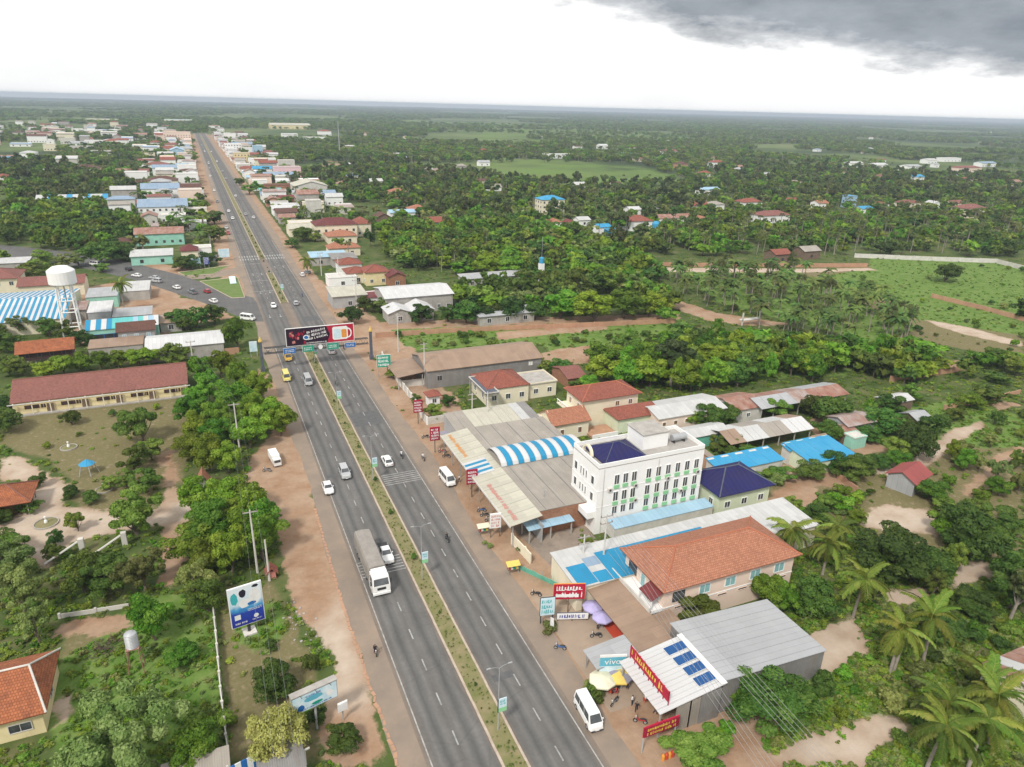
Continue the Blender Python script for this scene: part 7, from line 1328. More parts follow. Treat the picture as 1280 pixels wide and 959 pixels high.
def frond_mesh(seed, L_=3.6, nleaf=21, lm='leaf_palm'):
    """one feather frond: arching rachis with drooping leaflets (root at origin, grows along +X)"""
    r = np.random.default_rng(seed); V, F, ti = [], [], []
    def q(p, tt): F.append(list(range(len(V), len(V)+4))); V.extend(p); ti.extend([tt]*4)
    pts = [np.array([L_*s*(1-.12*s), 0, .9*s*1.25-2.2*s*s]) for s in np.linspace(0, 1, nleaf)]
    base = r.uniform(.3, .7)
    for a, b_ in zip(pts[:-1], pts[1:]): q([a+[0, .035, 0], b_+[0, .02, 0], b_-[0, .02, 0], a-[0, .035, 0]], .95)
    for i, p in enumerate(pts[1:], 1):
        s = i/(nleaf-1); l = (1.05*math.sin(min(1, s*1.5+.25)*math.pi*.62))*r.uniform(.8, 1.15)*(1-.35*s)
        for sd in (-1, 1):
            e = p+np.array([.42*l, sd*.72*l, -.42*l-.1*r.random()]); mid = (p+e)/2+np.array([.05, 0, .12*l]); w = np.array([.12, 0, .0])
            q([p-w*.5, p+w*.5, mid+w, mid-w], np.clip(base+r.normal(0, .15), 0, 1)); q([mid-w, mid+w, e+w*.3, e-w*.3], np.clip(base+r.normal(0.05, .15), 0, 1))
    return fastmesh('frond', np.array(V), np.array(F), [lm], None, ti)
FRONDS = [frond_mesh(s) for s in range(4)]
def fan_palm(lod, seed):
    r = np.random.default_rng(seed); V, F, ti = [], [], []; n = {'mid': 30, 'lo': 16}[lod]; nr = {'mid': 7, 'lo': 3}[lod]
    for i in range(n):
        th, ph = r.uniform(0, 2*math.pi), math.asin(r.uniform(-.5, 1)); d = np.array([math.cos(th)*math.cos(ph), math.sin(th)*math.cos(ph), math.sin(ph)]); c = np.array([0, 0, 9.2]); a = np.cross(d, [0, 0, 1.01]); a /= np.linalg.norm(a)+1e-6; u = np.cross(a, d); p = c+d*.9; tt = r.uniform(.1, .9)
        for j in range(nr):
            an = (j/(nr-1)-.5)*2.5; e = p+(d*math.cos(an)+(a*.85+u*.3)*math.sin(an))*r.uniform(.95, 1.3)-np.array([0, 0, .25*abs(an)]); w = np.cross(e-p, d); w = w/(np.linalg.norm(w)+1e-6)*(.11 if lod == 'mid' else .3)
            F.append(list(range(len(V), len(V)+4))); V.extend([p-w*.2, p+w*.2, e+w, e-w]); ti.extend([tt]*4)
    k = MB(); k.tube([(0, 0, 0), (.15, .05, 4.5), (0, 0, 9.2)], [.26, .2, .17], 6 if lod == 'mid' else 4); return k, (np.array(V), np.array(F), np.array(ti)), 'bark_pale'
def coco_lo(lod, seed):
    r = np.random.default_rng(seed); V, F, ti = [], [], []; n = {'mid': 16, 'lo': 10}[lod]
    for i in range(n):
        th = 2*math.pi*i/n+r.uniform(-.2, .2); up = r.uniform(.1, 1.7); d = np.array([math.cos(th), math.sin(th), 0]); sdv = np.array([-math.sin(th), math.cos(th), 0]); P = [np.array([0, 0, 7.5])+d*3.2*s+np.array([0, 0, up*2*s-2.3*s*s]) for s in (0, .3, .65, 1)]; W_ = (.12, .55, .5, .08); tt = r.uniform(.2, .95)
        for s in range(3):
            for sd in (-1, 1):
                F.append(list(range(len(V), len(V)+4))); V.extend([P[s], P[s+1], P[s+1]+sdv*sd*W_[s+1]-np.array([0, 0, .35]), P[s]+sdv*sd*W_[s]-np.array([0, 0, .3])]); ti.extend([tt+r.uniform(-.1, .1)]*4)
    k = MB(); k.tube([(0, 0, 0), (.4, .1, 3.5), (0, 0, 7.5)], [.2, .15, .12], 5); return k, (np.array(V), np.array(F), np.clip(ti, 0, 1)), 'bark_pale'
def bush_mesh(lod, seed, lm):
    r = np.random.default_rng(seed); n, sz = {'hi': (1300, .17), 'mid': (420, .26), 'lo': (90, .42)}[lod]; P, d, _ = crown_pts(r, 8, n, 1.2, 1.7, .15, .85, .5); return leaves(P, d, sz, r)
LM = dict(round='leaf_round', mid='leaf_mid', mango='leaf_mango', tall='leaf_tall', olive='leaf_olive', yellow='leaf_yellow')
PROTO = {}
def proto(kind, lod, v):
    key = (kind, lod, v)
    if key not in PROTO:
        if kind == 'fan': k, c, bk = fan_palm('lo' if lod == 'lo' else 'mid', 50+v); lm = 'leaf_fan'
        elif kind == 'coco': k, c, bk = coco_lo('lo' if lod == 'lo' else 'mid', 60+v); lm = 'leaf_coco'
        else: k, c, bk = tree_mesh(kind, lod, 100+v*7+len(kind)*31+ord(kind[0])); lm = LM[kind]
        if lod == 'lo':                               # joined mesh for the far woods
            tv, tf = np.array(k.v), [f if len(f) == 4 else (f[0], f[1], f[2], f[-1]) for f in k.f]; V = np.vstack([c[0], tv]); F = np.vstack([c[1], np.array(tf)+len(c[0])]); PROTO[key] = fastmesh('tree_lo', V, F, [lm, bk], [0]*len(c[1])+[1]*len(tf), list(c[2])+[.5]*len(tv))
        else: PROTO[key] = (k.mesh('trunk', bk), fastmesh('crown', c[0], c[1], [lm], None, c[2]))
    return PROTO[key]
# --- labels that single a plant out: look + nearest landmark, ordered where several are alike
LAND = [('the school', 130, 490), ('the water tower', 90, 400), ('the striped market roof', 30, 400), ('the spirit shrine', 256, 605), ('the tall blue billboard', 310, 760), ('the turquoise billboard', 398, 880), ('the tiled cottage', 30, 890), ('the silver tank stand', 172, 815), ('the gantry', 330, 440), ('the grass triangle', 280, 360), ('the steel blue warehouse', 205, 260), ('the rust roofed hall', 200, 290), ('the long blue banded hall', 90, 248), ('the maroon villa', 420, 285), ('the white warehouse', 520, 370), ('the yellow house', 470, 340), ('the brown warehouse', 600, 455), ('the cream villa', 740, 500), ('the market roof', 620, 580), ('the white block', 800, 620), ('the orange tiled house', 880, 700), ('the solar panel shop', 850, 850), ('the grey metal warehouse', 980, 800), ('the blue sheds', 1000, 575), ('the red hut', 1145, 605), ('the rust grey shed', 1000, 490), ('the patched shed', 960, 540), ('the bright green field', 1190, 350), ('the grey block wall', 1170, 325), ('the earth wall', 680, 412), ('the far dirt track', 950, 330), ('the village', 790, 280), ('the blue roofed tall house', 690, 260), ('the palm grove', 1020, 250), ('the distant right village', 1140, 205), ('the corner house', 1260, 850), ('the yard tracks', 1130, 740), ('the orchard', 1200, 560), ('the shacks', 1080, 530), ('the long white school', 700, 190), ('the wooden house', 480, 268), ('the pink block', 360, 205), ('the pavilion', 15, 625), ('the flower bed', 58, 655), ('the stilt house', 52, 435), ('the white storehouse', 230, 430), ('the cream brown house', 200, 225), ('the hotel block', 228, 160), ('the stadium hall', 362, 152), ('the far white shophouse', 281, 176), ('the left horizon warehouses', 125, 150), ('the blue hall at left edge', 10, 195), ('the brick row', 352, 228), ('the grey gabled warehouse', 390, 225), ('the radio mast', 425, 170), ('the right horizon', 1150, 165), ('the middle horizon', 650, 150)]
PLANTS = [(a, b_, c, *PX(d_, e_)) for a, b_, c, d_, e_ in FILL]
_o = 'first second third fourth fifth sixth seventh eighth ninth tenth eleventh twelfth thirteenth fourteenth fifteenth sixteenth seventeenth eighteenth nineteenth'.split(); ORDW = _o+[t_ for n_, u_ in (('twenty', 'twentieth'), ('thirty', 'thirtieth'), ('forty', 'fortieth'), ('fifty', 'fiftieth')) for t_ in [u_]+[n_+' '+w for w in _o[:9]]]
def register(o, adj, noun, x, y): PLANTS.append((o, adj, noun, *PX(x, y)))
def finish_labels():
    groups = {}
    for o, adj, noun, px_, py_ in PLANTS:
        nm, lx, ly = min(LAND, key=lambda l: (l[1]-px_)**2+((l[2]-py_)*1.6)**2); dx, dy = px_-lx, (py_-ly)*1.3
        rel = ('right of' if dx > 0 else 'left of') if abs(dx) > abs(dy) else ('in front of' if dy > 0 else 'behind')
        groups.setdefault('%s %s %s %s' % (adj, noun, rel, nm), []).append((px_, o))
    ORD = ['leftmost']+[w+' from left' for w in ORDW[1:]]
    for lb, it in groups.items():
        it.sort(key=lambda q: q[0])
        for i, (_, o) in enumerate(it):
            w = (lb if len(it) == 1 else (lb+', '+(ORD[i] if i < len(ORD) else 'one of the rightmost'))).split()
            while len(w) > 16: w.remove('the') if 'the' in w else w.pop(0)
            o['label'] = ' '.join(w)
ADJ = dict(round='bright green leafy', mid='green spreading', mango='dark green dome shaped', tall='tall thin crowned', olive='grey green feathery', yellow='yellow green flowering')
used = set()
def tree(kind, x, y, h, R, lod=None, v=None):
    d = math.hypot(math.hypot(x, y), 70); lod = lod or ('hi' if d < 190 else 'mid'); v = random.randrange(4) if v is None else v
    tm, cm = proto(kind, lod, v)
    if kind == 'fan': o = thing('sugar_palm', None, 'palm', x, y, 0, random.uniform(0, 6.28), 'sugar palms'); adj, nn = 'round headed', 'sugar palm'
    elif kind == 'coco': o = thing('coconut_palm', None, 'palm', x, y, 0, random.uniform(0, 6.28), 'young coconut palms'); adj, nn = 'young', 'coconut palm'
    else: o = thing('%s_tree' % dict(round='leafy', mid='spreading', mango='mango', tall='tall', olive='feathery', yellow='flowering')[kind], None, 'tree', x, y, 0, random.uniform(0, 6.28), 'trees'); adj, nn = ('large ' if R > 6 else 'small ' if R < 3.2 else '')+ADJ[kind], 'tree'
    link('trunk', tm, o); link('crown', cm, o); H0 = {'fan': 10.3, 'coco': 8.2}.get(kind, {'round': 7.8, 'mid': 8, 'mango': 7.8, 'tall': 10.2, 'olive': 7.6, 'yellow': 6.8}[kind] if kind in LM else 8)
    s = h/H0; r = R/{'fan': 2.2, 'coco': 3.2, 'tall': 3.4}.get(kind, 4.6); o.scale = (r*random.uniform(.86, 1.16), r*random.uniform(.86, 1.16), s); o.rotation_euler.x = random.uniform(-.07, .07); register(o, adj, nn, x, y); return o
def T(kind, px_, py_, h, R, **kw): x, y = G(px_, py_); return tree(kind, x, y, h, R, **kw)
HAND = [('round', p[0], p[1], 7.2+random.uniform(-.8, .9), 4.3+random.uniform(-.5, .6)) for p in ((252,478),(278,472),(300,486),(322,500),(336,540),(352,545),(250,515),(272,535),(292,555),(246,556),(262,588),(312,560),(300,520),(240,530),(318,530),(276,560),(252,645),(276,645),(300,645),(330,700),(312,690),(272,695),(246,700),(318,665),(258,722),(290,715),(262,500),(288,512),(285,592),(296,672),(330,678),(266,672),(238,575))]
HAND += [('mid',178,552,8.5,4.8),('mid',168,590,6,4),('mid',190,575,5,3.5),('mid',172,668,9,5),('mid',136,742,6.5,4.4),('olive',182,738,7,4.4),('mango',108,742,7,4),('mango',90,530,3.6,2.9),('mango',8,540,6,4.6),('mango',0,520,5,4),('olive',30,768,9,5.2),('olive',12,730,8,5),('olive',50,805,7,3.8),
 ('round',195,800,8,3.6),('olive',246,755,8,4.4),('mango',262,765,6,3.4),('round',255,950,5,4),('round',225,830,3,2.6),('mango',345,868,4.2,3.8),('mango',388,838,2.6,1.5),('mango',398,905,2.4,1.5),('mango',430,938,3,2.7),('yellow',352,945,6.5,4.6),
 ('mango',90,622,2.4,1.8),('mango',115,628,2.2,2.2),('mango',50,608,3,2.2),('mango',38,640,2.6,2.4),('mango',30,630,2.4,2),('mid',138,612,3,2.2),('mid',98,664,4,2),('mango',70,683,3,1.8),('mango',68,700,3,1.8),('mid',20,700,5,3.5),('mango',8,690,4,3),('mid',185,615,5,3.6),('mid',160,610,4,3),('mango',0,655,3,2.6),
 ('round',58,474,5,4.2),('round',80,468,5.4,4.4),('round',102,466,5.4,4),('round',128,462,5.2,4.2),('round',150,460,5,4),('round',172,457,5,4.2),('round',188,456,5,3.6),('mid',30,470,4.5,3.6),('mid',14,470,6,4.5),('olive',30,418,7,5),('mango',62,420,6,4.6),('mango',82,424,6,4.2),('mango',100,432,5,3.4),('mango',10,440,6,5),('mango',0,425,5,4),('mango',110,432,4,3),('mango',120,426,5,3),
 ('mango',222,456,6.4,4.6),('round',298,436,9.5,5),('mango',222,410,6.6,5),('mango',246,410,7,5.4),('mango',268,404,6.6,4.6),('mango',232,414,5,4),('mango',268,303,10,7),('mango',268,280,8,7),('mid',254,282,7,6),('mango',238,336,6,6),('mango',228,338,6,5),('mango',262,332,6,6),('mango',150,325,9,8),('mango',126,330,10,9),('mango',172,326,5,6),('olive',85,336,7,7),('olive',100,333,6,6),('mid',60,330,7,8),('mid',128,340,4,5),
 ('mid',870,782,5,4.4),('round',958,760,6,3.4),('round',975,765,5,3),('mango',1015,768,6,4.6),('mango',1112,722,8.5,7.2),('mango',1160,725,6,4.6),('mango',1205,692,8.5,7),('round',1185,672,5,5),('mid',1240,680,7,6),('mango',948,900,6.8,5.2),('mango',985,895,5,4),('mid',868,955,5,4.6),('round',925,885,3,2.4),('mid',1260,760,9,5),('tall',1262,775,10,4),('mango',1215,765,4,4),('mango',1180,800,4,4),('mid',1275,730,6,5),
 ('mango',806,532,3.4,2.6),('mango',842,528,4,3),('mango',884,536,6.4,4.4),('round',862,534,4.6,3.2),('mango',905,530,5,3.8),('mid',972,522,5,4.2),('mango',1040,528,7,6),('mango',1022,522,6,5),('mango',1032,548,5,4.2),('mango',912,572,3,2.4),('mid',935,572,3,2.4),('mid',895,565,4,3),('mango',918,562,3.6,3),('mango',1140,572,8,6),('round',1122,585,4,4),('mango',1098,585,3,3),('mango',1060,600,5,4.6),('mango',1045,590,4.6,4.2),('mango',1010,598,4,3.6),('mid',975,600,3,3.6),('mid',950,598,2.6,3.2),('mango',1075,590,4,4),
 ('mango',1100,540,6,5),('mango',1085,552,4,3.6),('mid',1110,520,6,5),('mango',1125,545,5,4),('mango',1165,545,6,4),('mid',1180,640,3,3),('round',1165,625,4,4.4),('mid',1025,640,4,2.6),('round',1050,640,4,3.4),('mango',1020,655,4,3),('mid',990,640,3,2.4),('round',1070,655,3,2.6),
 ('mid',492,472,3.6,3),('mango',560,508,3,2.4),('mid',543,524,4,3.2),('mango',520,505,2.6,2),('mango',700,470,5,4),('mid',680,468,4,3),('mid',720,488,4,3.4),('round',735,490,5,4),('round',758,478,8,6),('round',782,486,9,6.4),('tall',838,482,14,6),('round',812,484,9,6),('round',858,486,9,6.5),('round',890,484,8,6),('mid',920,480,8,6),
 ('mango',440,404,6.4,5),('mango',455,390,6,4.6),('mid',475,392,6,4.6),('mango',494,398,5,4),('mango',526,404,6.6,5),('mango',560,402,6,4.4),('mango',582,404,8,6.4),('mango',602,402,6,5),('mango',640,400,8,6.4),('mango',618,398,6,5),('mango',668,400,6.4,5),('mango',380,302,8.5,7),('mid',395,302,6,5),('mango',365,310,5,5),('mango',340,258,6,6),('mid',312,243,8,7),('mango',300,232,7,6),
 ('round',702,398,10,8.6),('round',742,402,11,9.5),('round',780,398,10,8.6),('round',812,396,9,7.6),('round',832,402,5,5),('mid',720,372,11,8),('mid',760,368,11,8),('olive',790,366,9,7),('mango',690,362,9,7),('mango',660,360,8,7),('round',640,345,9,8),('round',610,345,9,8),('mango',1180,352,9,8),('mango',1280,400,8,7),('mid',1270,470,7,6),('mid',1245,455,6,5),('mid',905,440,4,5),('mid',930,452,5,5),('olive',880,452,5,6)]
for a in HAND: T(*a)
T('olive', 165, 965, 11.5, 7.6, lod='xhi', v=0)
dead = FRONDS[0].copy(); dead.materials.clear(); mat('leaf_dead', (0.20, 0.115, 0.07), (0.27, 0.17, 0.11), 2, .9); dead.materials.append(MATS['leaf_dead'])
# --- coconut palms near the camera: every frond a part
def coconut(px_, py_, h, label, nf=20, lean=(0, 0), s=1.0):
    x, y = G(px_, py_); o = thing('coconut_palm', label, 'palm', x, y, 0, random.uniform(0, 6.28), 'coconut palms'); k = MB(); n = 7
    pth = [(lean[0]*(i/n)**1.6, lean[1]*(i/n)**1.6, h*i/n) for i in range(n+1)]; k.tube(pth, [.24-.12*i/n for i in range(n+1)], 8); k.build('trunk', 'bark_pale', o); tx, ty, tz = pth[-1]
    for i in range(nf):
        f = link('frond', random.choice(FRONDS), o); f.location = (tx, ty, tz); q = i/nf; f.rotation_euler = (random.uniform(-.25, .25), -random.uniform(-.75, .25)-(.75 if i % 3 == 0 else 0)+(.5 if i % 3 == 2 else 0), i*2.399+random.uniform(-.2, .2)); c = s*random.uniform(.72, 1.15); f.scale = (c, c, c)
    for i in range(random.randrange(1, 4)): f = link('withered_frond', dead, o); f.location = (tx, ty, tz-.2); f.rotation_euler = (random.uniform(-.2, .2), 1.05+random.uniform(-.2, .3), random.uniform(0, 6.28)); f.scale = (.8, .6, .8)
    k = MB()
    for i in range(6): a = i*1.05; k.lathe([(0, tz-.5), (.13, tz-.4), (.14, tz-.25), (0, tz-.12)], 6, (tx+.25*math.cos(a), ty+.25*math.sin(a)))
    k.build('coconuts', 'shutter_wood', o)
    return o
for px_, py_, h, lb in ((988,708,7.4,'coconut palm behind the orange tiled house corner'),(1028,718,6.2,'middle coconut palm right of the orange house'),(1066,772,7.6,'coconut palm with long yellowish fronds left of dark mango'),(1112,842,7.4,'coconut palm beside the dead palm trunk'),(1152,832,8.6,'leaning coconut palm right of the dead palm'),(1158,962,7.4,'coconut palm at bottom right over green grass'),(1208,965,7.8,'coconut palm at bottom right with brown hanging fronds'),(1182,925,5.4,'low coconut palm behind bottom right palms'),(1236,930,7.0,'coconut palm beside the corner house'),(1222,905,6.2,'coconut palm left of corner house roof'),(156,390,10.5,'lone tall coconut palm beside the grey hall'),(385,345,7,'coconut palm at the shops beyond the gantry'),(1040,690,5,'short coconut palm behind the middle palm')):
    coconut(px_, py_, h, lb, lean=(random.uniform(-1, 1), random.uniform(-.6, .6)), s=1.12)
x, y = G(1116,842); o = thing('dead_palm', 'dead palm trunk with brown withered fronds in the palm garden', 'palm', x, y); k = MB(); k.tube([(0, 0, 0), (.6, .2, 4), (1.3, .3, 7.5)], [.2, .17, .13], 7); k.build('trunk', 'bark_pale', o)
for i in range(9): f = link('withered_frond', dead, o); f.location = (1.3, .3, 7.5); f.rotation_euler = (0, 1.25+random.uniform(-.15, .2), i*.7); f.scale = (.8, .5, .8)
# --- woods: sampled in the survey polygons; the nearest stay single trees, the rest is one mass
WOODS = [([(0,262),(60,258),(165,250),(172,300),(120,330),(60,318),(0,305)], .020, 'mango mid round mid olive mango'), ([(0,205),(180,215),(165,250),(60,256),(0,250)], .014, 'mid tall mango fan round olive'), ([(470,300),(560,285),(700,290),(790,325),(830,350),(855,395),(700,405),(690,350),(590,345),(500,330)], .020, 'round mid mango round olive'),
 ([(390,215),(480,205),(700,235),(870,250),(900,285),(790,320),(700,290),(560,285),(470,255),(400,245)], .016, 'mid tall mango olive fan round olive'), ([(880,255),(1280,262),(1280,322),(1090,318),(900,322),(800,318)], .018, 'mid mango round olive fan fan'), ([(900,205),(1280,225),(1280,262),(880,255)], .013, 'tall mango olive mid fan round'),
 ([(745,462),(800,440),(900,430),(1000,440),(1080,450),(1150,460),(1130,482),(1060,478),(960,484),(860,492),(800,488)], .040, 'round mid round mango'), ([(1095,440),(1280,460),(1280,500),(1210,480),(1140,480)], .013, 'mid mango round'), ([(830,345),(1000,345),(1120,390),(1150,425),(1060,435),(900,402),(840,365)], .026, 'coco coco coco coco fan'), ([(600,232),(870,232),(900,252),(700,240)], .010, 'tall mid fan mango'), ([(1085,500),(1280,500),(1280,660),(1180,690),(1170,600),(1085,560)], .016, 'mango mid round olive'), ([(1060,690),(1280,720),(1280,900),(1100,850),(1000,880)], .006, 'mango mid'), ([(375,300),(470,290),(480,330),(420,322)], .006, 'mango mid fan'), ([(560,352),(690,350),(690,402),(570,400)], .016, 'mango mid round olive'), ([(470,290),(600,285),(620,348),(510,345)], .018, 'mango mid round fan'), ([(-5,330),(60,335),(50,360),(-5,350)], .004, 'mid')]
NOPE = [WP(p) for p in LUSH[1:3]+[LUSH[3], LUSH[6]]]+[WP(p) for p in DIRT]
def allowed(X, Y, pad=2.0):
    ok = ~((X > 5) & (X < 46) & (Y < 1700) & (Y > 280)) & ~((X > 10) & (X < 54) & (Y <= 280)); FT = np.array(FOOT)
    for f in FT: ok &= ~((X > f[0]-pad) & (X < f[1]+pad) & (Y > f[2]-pad-(13 if f[2] > 250 and f[0] > 150 and f[2] < 700 else 0)) & (Y < f[3]+pad))
    ok &= ~poly_in(X, Y, side)
    return ok
S_ = []
for poly, dens, kinds in WOODS:
    P = WP(poly); xs, ys = [p[0] for p in P], [p[1] for p in P]; area = (max(xs)-min(xs))*(max(ys)-min(ys)); n = int(area*dens); X = rng.uniform(min(xs), max(xs), n); Y = rng.uniform(min(ys), max(ys), n)
    ok = poly_in(X, Y, P) & allowed(X, Y)
    for q in NOPE: ok &= ~poly_in(X, Y, q)
    kk = kinds.split()
    for x, y in zip(X[ok], Y[ok]): S_.append((math.hypot(x, y), x, y, kk[rng.integers(len(kk))]))
S_.sort(); cnt = {'tree': len(HAND)+1, 'fan': 0, 'coco': 0}; far_pts = []
for d, x, y, kd in S_:
    c = kd if kd in cnt else 'tree'; lim = {'tree': 300, 'fan': 90, 'coco': 110}[c]
    h = {'fan': rng.uniform(8, 12), 'coco': rng.uniform(6.5, 9.5), 'tall': rng.uniform(10, 15)}.get(kd, rng.uniform(5.5, 10)); R = {'fan': rng.uniform(1.9, 2.5), 'coco': rng.uniform(2.9, 3.8), 'tall': rng.uniform(3, 4.6)}.get(kd, rng.uniform(3.8, 7.2) if d > 200 or y > 150 else rng.uniform(2.2, 4.4))
    if y < 130: h, R = h*.6, R*.8
    if cnt[c] < lim: tree(kd, x, y, h, R); cnt[c] += 1
    else: far_pts.append((x, y, kd, h, R))
print('individual plants', cnt, 'mass', len(far_pts))
# --- instancing of masses
def mass(name, label, cat, pts, protos, idx, scl, rot):
    me = bpy.data.meshes.new(name); me.vertices.add(len(pts)); me.vertices.foreach_set('co', np.asarray(pts, np.float32).ravel())
    a = me.attributes.new('idx', 'INT', 'POINT'); a.data.foreach_set('value', np.asarray(idx, np.int32)); a = me.attributes.new('scl', 'FLOAT_VECTOR', 'POINT'); a.data.foreach_set('vector', np.asarray(scl, np.float32).ravel()); rv = np.zeros((len(pts), 3), np.float32); rv[:, 2] = rot; a = me.attributes.new('rot', 'FLOAT_VECTOR', 'POINT'); a.data.foreach_set('vector', rv.ravel()); me.update()
    o = tag(link(name, me), label, cat, None, 'stuff'); pc = bpy.data.collections.new(name+'_pieces')
    for i, p in enumerate(protos): po = bpy.data.objects.new('%s_%02d' % (name, i), p); pc.objects.link(po)
    ng = bpy.data.node_groups.new(name, 'GeometryNodeTree'); ng.interface.new_socket('Geometry', in_out='INPUT', socket_type='NodeSocketGeometry'); ng.interface.new_socket('Geometry', in_out='OUTPUT', socket_type='NodeSocketGeometry')
    gi = ng.nodes.new('NodeGroupInput'); go = ng.nodes.new('NodeGroupOutput'); ip = ng.nodes.new('GeometryNodeInstanceOnPoints'); ci = ng.nodes.new('GeometryNodeCollectionInfo'); ci.inputs['Collection'].default_value = pc; ci.inputs['Separate Children'].default_value = True; ci.inputs['Reset Children'].default_value = True; ip.inputs['Pick Instance'].default_value = True
    def att(nm, dt): q = ng.nodes.new('GeometryNodeInputNamedAttribute'); q.data_type = dt; q.inputs['Name'].default_value = nm; return q.outputs['Attribute']
    er = ng.nodes.new('FunctionNodeEulerToRotation'); lk = ng.links.new; lk(gi.outputs[0], ip.inputs['Points']); lk(ci.outputs[0], ip.inputs['Instance']); lk(att('idx', 'INT'), ip.inputs['Instance Index']); lk(att('rot', 'FLOAT_VECTOR'), er.inputs[0]); lk(er.outputs[0], ip.inputs['Rotation']); lk(att('scl', 'FLOAT_VECTOR'), ip.inputs['Scale']); lk(ip.outputs[0], go.inputs[0])
    md = o.modifiers.new('pieces', 'NODES'); md.node_group = ng; return o
KL = ['mid', 'mango', 'round', 'tall', 'olive', 'fan', 'coco']; protos = [proto(k, 'lo', v) for k in KL for v in range(2)]
pts, idx, scl = [], [], []
def add(x, y, kd, h, R, z=0):
    pts.append((x, y, z)); idx.append(KL.index(kd)*2+rng.integers(2)); r = R/{'fan': 2.2, 'coco': 3.2, 'tall': 3.4}.get(kd, 4.6); scl.append((r, r, h/{'fan': 10.3, 'coco': 8.2, 'tall': 10.2}.get(kd, 8)))
for x, y, kd, h, R in far_pts: add(x, y, kd, h, R)
def fld(X, Y, s, sd):                                  # smooth field 0..1 that decides wood or open land
    r = np.random.default_rng(sd); v = np.zeros_like(X)
    for i in range(7):
        a = r.uniform(0, math.pi); f = s*r.uniform(.6, 2.2); v += np.sin((X*math.cos(a)+Y*math.sin(a))*f+r.uniform(0, 6.28))
    return v/7**.5
def belt(n, y0, y1, thr, kinds, hs, rs, sc=.012, pw=1.0):
    Y = y0+(y1-y0)*rng.random(n)**pw; X = rng.uniform(-.24, 1.72, n)*Y+rng.uniform(-60, 60, n); ok = (fld(X, Y, sc, 5) > thr) & allowed(X, Y, 1)
    for q in [WP(p) for p in LUSH if max(v[1] for v in p) < 240]: ok &= ~(poly_in(X, Y, q) & (rng.random(n) < .72))
    if y0 < 500:
        inpoly = np.zeros(n, bool)
        for poly, _, _ in WOODS: inpoly |= poly_in(X, Y, WP(poly))
        pxy = np.array([PX(a, b_) for a, b_ in zip(X, Y)]); ok &= ~inpoly & (pxy[:, 1] < 322)
        for q in NOPE: ok &= ~poly_in(X, Y, q)
    kk = kinds.split()
    for x, y in zip(X[ok], Y[ok]): add(x, y, kk[rng.integers(len(kk))], rng.uniform(*hs), rng.uniform(*rs))
belt(7000, 330, 950, -.15, 'mid mango round round olive fan fan coco olive', (5, 10), (3.0, 6.5), .016)
belt(32000, 900, 2400, -.2, 'mid mango round olive fan olive', (6, 11), (4.0, 8), .009)
belt(30000, 2200, 6000, -.3, 'mid mango round olive', (6, 11), (6, 14), .0045, 1.4)
belt(16000, 5000, 13500, -.5, 'mid mango olive', (7, 12), (12, 34), .0022, 1.2)
print('mass trees', len(pts))
mass('far_woods', 'distant woods and palm groves covering the plain to the horizon', 'woods', pts, protos, idx, scl, rng.uniform(0, 6.28, len(pts)))
# --- low shrubs that can be told apart, and the ground cover nobody could count
BL = [fastmesh('foliage', *(lambda q: (q[0], q[1], [lm], None, q[2]))(bush_mesh('hi', 200+i, lm))) for i, lm in enumerate(('leaf_mid', 'leaf_round', 'leaf_mango', 'leaf_olive'))]
nb = 0
def shrub(px_, py_, s, i=None):
    x, y = G(px_, py_); o = thing('shrub', None, 'shrub', x, y, 0, random.uniform(0, 6), 'low shrubs'); i = random.randrange(4) if i is None else i; link('foliage', BL[i], o); o.scale = (s, s, s*random.uniform(.7, 1)); register(o, ['mid green', 'bright green', 'dark green', 'greyish'][i], 'shrub', x, y)
for p in ((686,790,.8,3),(690,786,.9,3),(742,868,.9,2),(750,872,1.0,2),(736,862,.7,3),(905,920,1,1),(890,930,1.2,1),(932,860,1.1,2),(560,530,.7,2),(700,640,.7,2),(708,648,.7,2),(650,690,.6,3),(613,685,.5,3),(607,680,.4,3),(310,590,.7,1),(305,600,.7,2),(60,560,.8,1),(100,545,.6,2),(140,520,.9,2),(125,500,.9,2),(52,515,.6,2),(195,512,.8,1),(340,810,.8,2),(290,905,.6,1)): shrub(*p)
for i in range(240):
    px_, py_ = random.choice(((1090+random.uniform(0, 190), 520+random.uniform(0, 170)), (960+random.uniform(0, 130), 590+random.uniform(0, 70)), (1010+random.uniform(0, 260), 780+random.uniform(0, 150)), (860+random.uniform(0, 260), 345+random.uniform(0, 60)), (480+random.uniform(0, 330), 415+random.uniform(0, 20)), (1100+random.uniform(0, 180), 330+random.uniform(0, 110)))); x, y = G(px_, py_)
    if bool(allowed(np.array([x]), np.array([y]), 0)[0]) and not any(poly_in([x], [y], WP(q))[0] for q in DIRT): shrub(px_, py_, random.uniform(.6, 1.5))
for i_, y in enumerate(list(np.arange(52, 210, 14.5))+list(np.arange(270, 520, 12))):
    o = thing('median_shrub', 'small clipped shrub on the grassy median, %s from the camera' % ORDW[i_], 'shrub', 25.5+random.uniform(-.3, .3), y+random.uniform(-2, 2), .12, 0, 'small shrubs on the median'); link('foliage', BL[2], o); s = random.uniform(.22, .5); o.scale = (s, s, s*1.1)
cl = [fastmesh('tuft', *(lambda q: (q[0], q[1], [lm], None, q[2]))(bush_mesh('lo', 300+i, lm))) for i, lm in enumerate(('leaf_round', 'leaf_grass', 'leaf_olive', 'leaf_grass'))]
pts2, idx2, scl2 = [], [], []
n = 120000; pxs = rng.uniform(-10, 1290, n); pys = rng.uniform(320, 975, n); XY = np.array([G(a, b_) for a, b_ in zip(pxs, pys)]); X, Y = XY[:, 0], XY[:, 1]
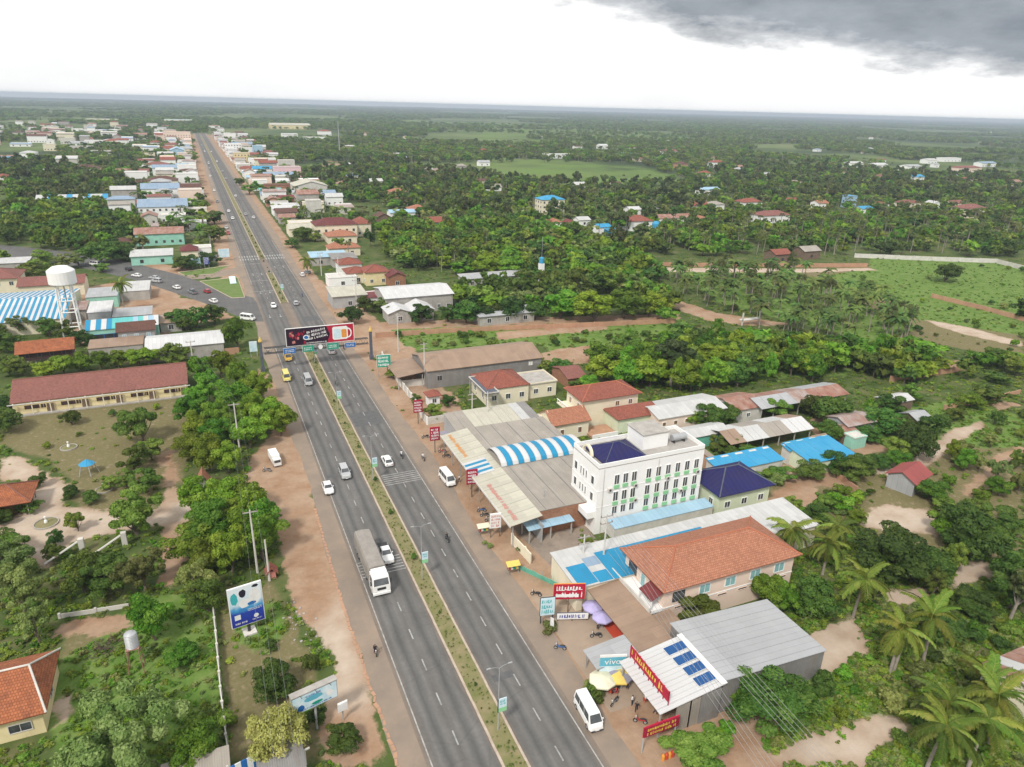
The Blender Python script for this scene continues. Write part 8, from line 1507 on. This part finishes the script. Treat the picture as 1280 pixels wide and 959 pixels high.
ok = allowed(X, Y, .3) | ((X > 38) & (X < 43) & (Y > 150) & (rng.random(n) < .06)); dirtm = np.zeros(n, bool); palem = np.zeros(n, bool); lushm = np.zeros(n, bool)
for q in DIRT: dirtm |= poly_in(X, Y, WP(q))
for q in PALE: palem |= poly_in(X, Y, WP(q))
for q in LUSH: lushm |= poly_in(X, Y, WP(q))
keep = ok & ~(dirtm & (rng.random(n) < .985)) & ~(palem & ~lushm & (rng.random(n) < .9)) & (rng.random(n) < np.where(X < 12.5, .14, .42))
ok2 = keep & (X < 12.5) | keep & (X > 38)
for x, y, lu in zip(X[ok2], Y[ok2], lushm[ok2]):
    s = rng.uniform(.16, .5)*(1 if lu else 1.15); pts2.append((x, y, -.08)); idx2.append(rng.choice((0, 1, 2, 3)) if not lu else rng.choice((0, 0, 1, 2))); scl2.append((s, s, s*rng.uniform(.4, .75)))
mass('ground_cover', 'weeds and low ground cover over gardens and fields', 'weeds', pts2, cl, idx2, scl2, rng.uniform(0, 6.28, len(pts2)))
gt_ = fastmesh('blade_tuft', *(lambda q: (q[0], q[1], ['leaf_olive'], None, q[2]))(bush_mesh('lo', 330, 'leaf_olive'))); pts3, scl3 = [], []
for a, b_ in MED:
    for _ in range(int((min(b_, 420)-max(a, 45))*4)): s = rng.uniform(.05, .13); pts3.append((rng.uniform(24.5, 26.6), rng.uniform(max(a, 45)+.3, max(min(b_, 420)-.3, max(a, 45)+.4)), .14)); scl3.append((s, s, s))
mass('median_grass', 'patchy grass growing on the road median', 'grass', pts3, [gt_], [0]*len(pts3), scl3, rng.uniform(0, 6.28, len(pts3)))
print('ground cover', len(pts2), len(pts3))
finish_labels()
# ================================================================== HAZE: the humid air between the drone and the horizon
hz = MB(); hz.box(-9600, 15600, -800, 15000, -1.0, 76.0); ho = hz.build('haze'); tag(ho, kind='stuff'); ho['label'] = 'pale humid haze filling the air over the plain'; ho['category'] = 'haze'
m = bpy.data.materials.new('haze'); m.use_nodes = True; t = m.node_tree; t.nodes.clear(); out = N(t, 'ShaderNodeOutputMaterial'); pv = N(t, 'ShaderNodeVolumePrincipled'); pv.inputs['Color'].default_value = (0.58, 0.68, 0.80, 1); pv.inputs['Density'].default_value = 0.00014; pv.inputs['Anisotropy'].default_value = 0.0
t.links.new(pv.outputs[0], out.inputs['Volume']); ho.data.materials.clear(); ho.data.materials.append(m); ho.display_type = 'WIRE'
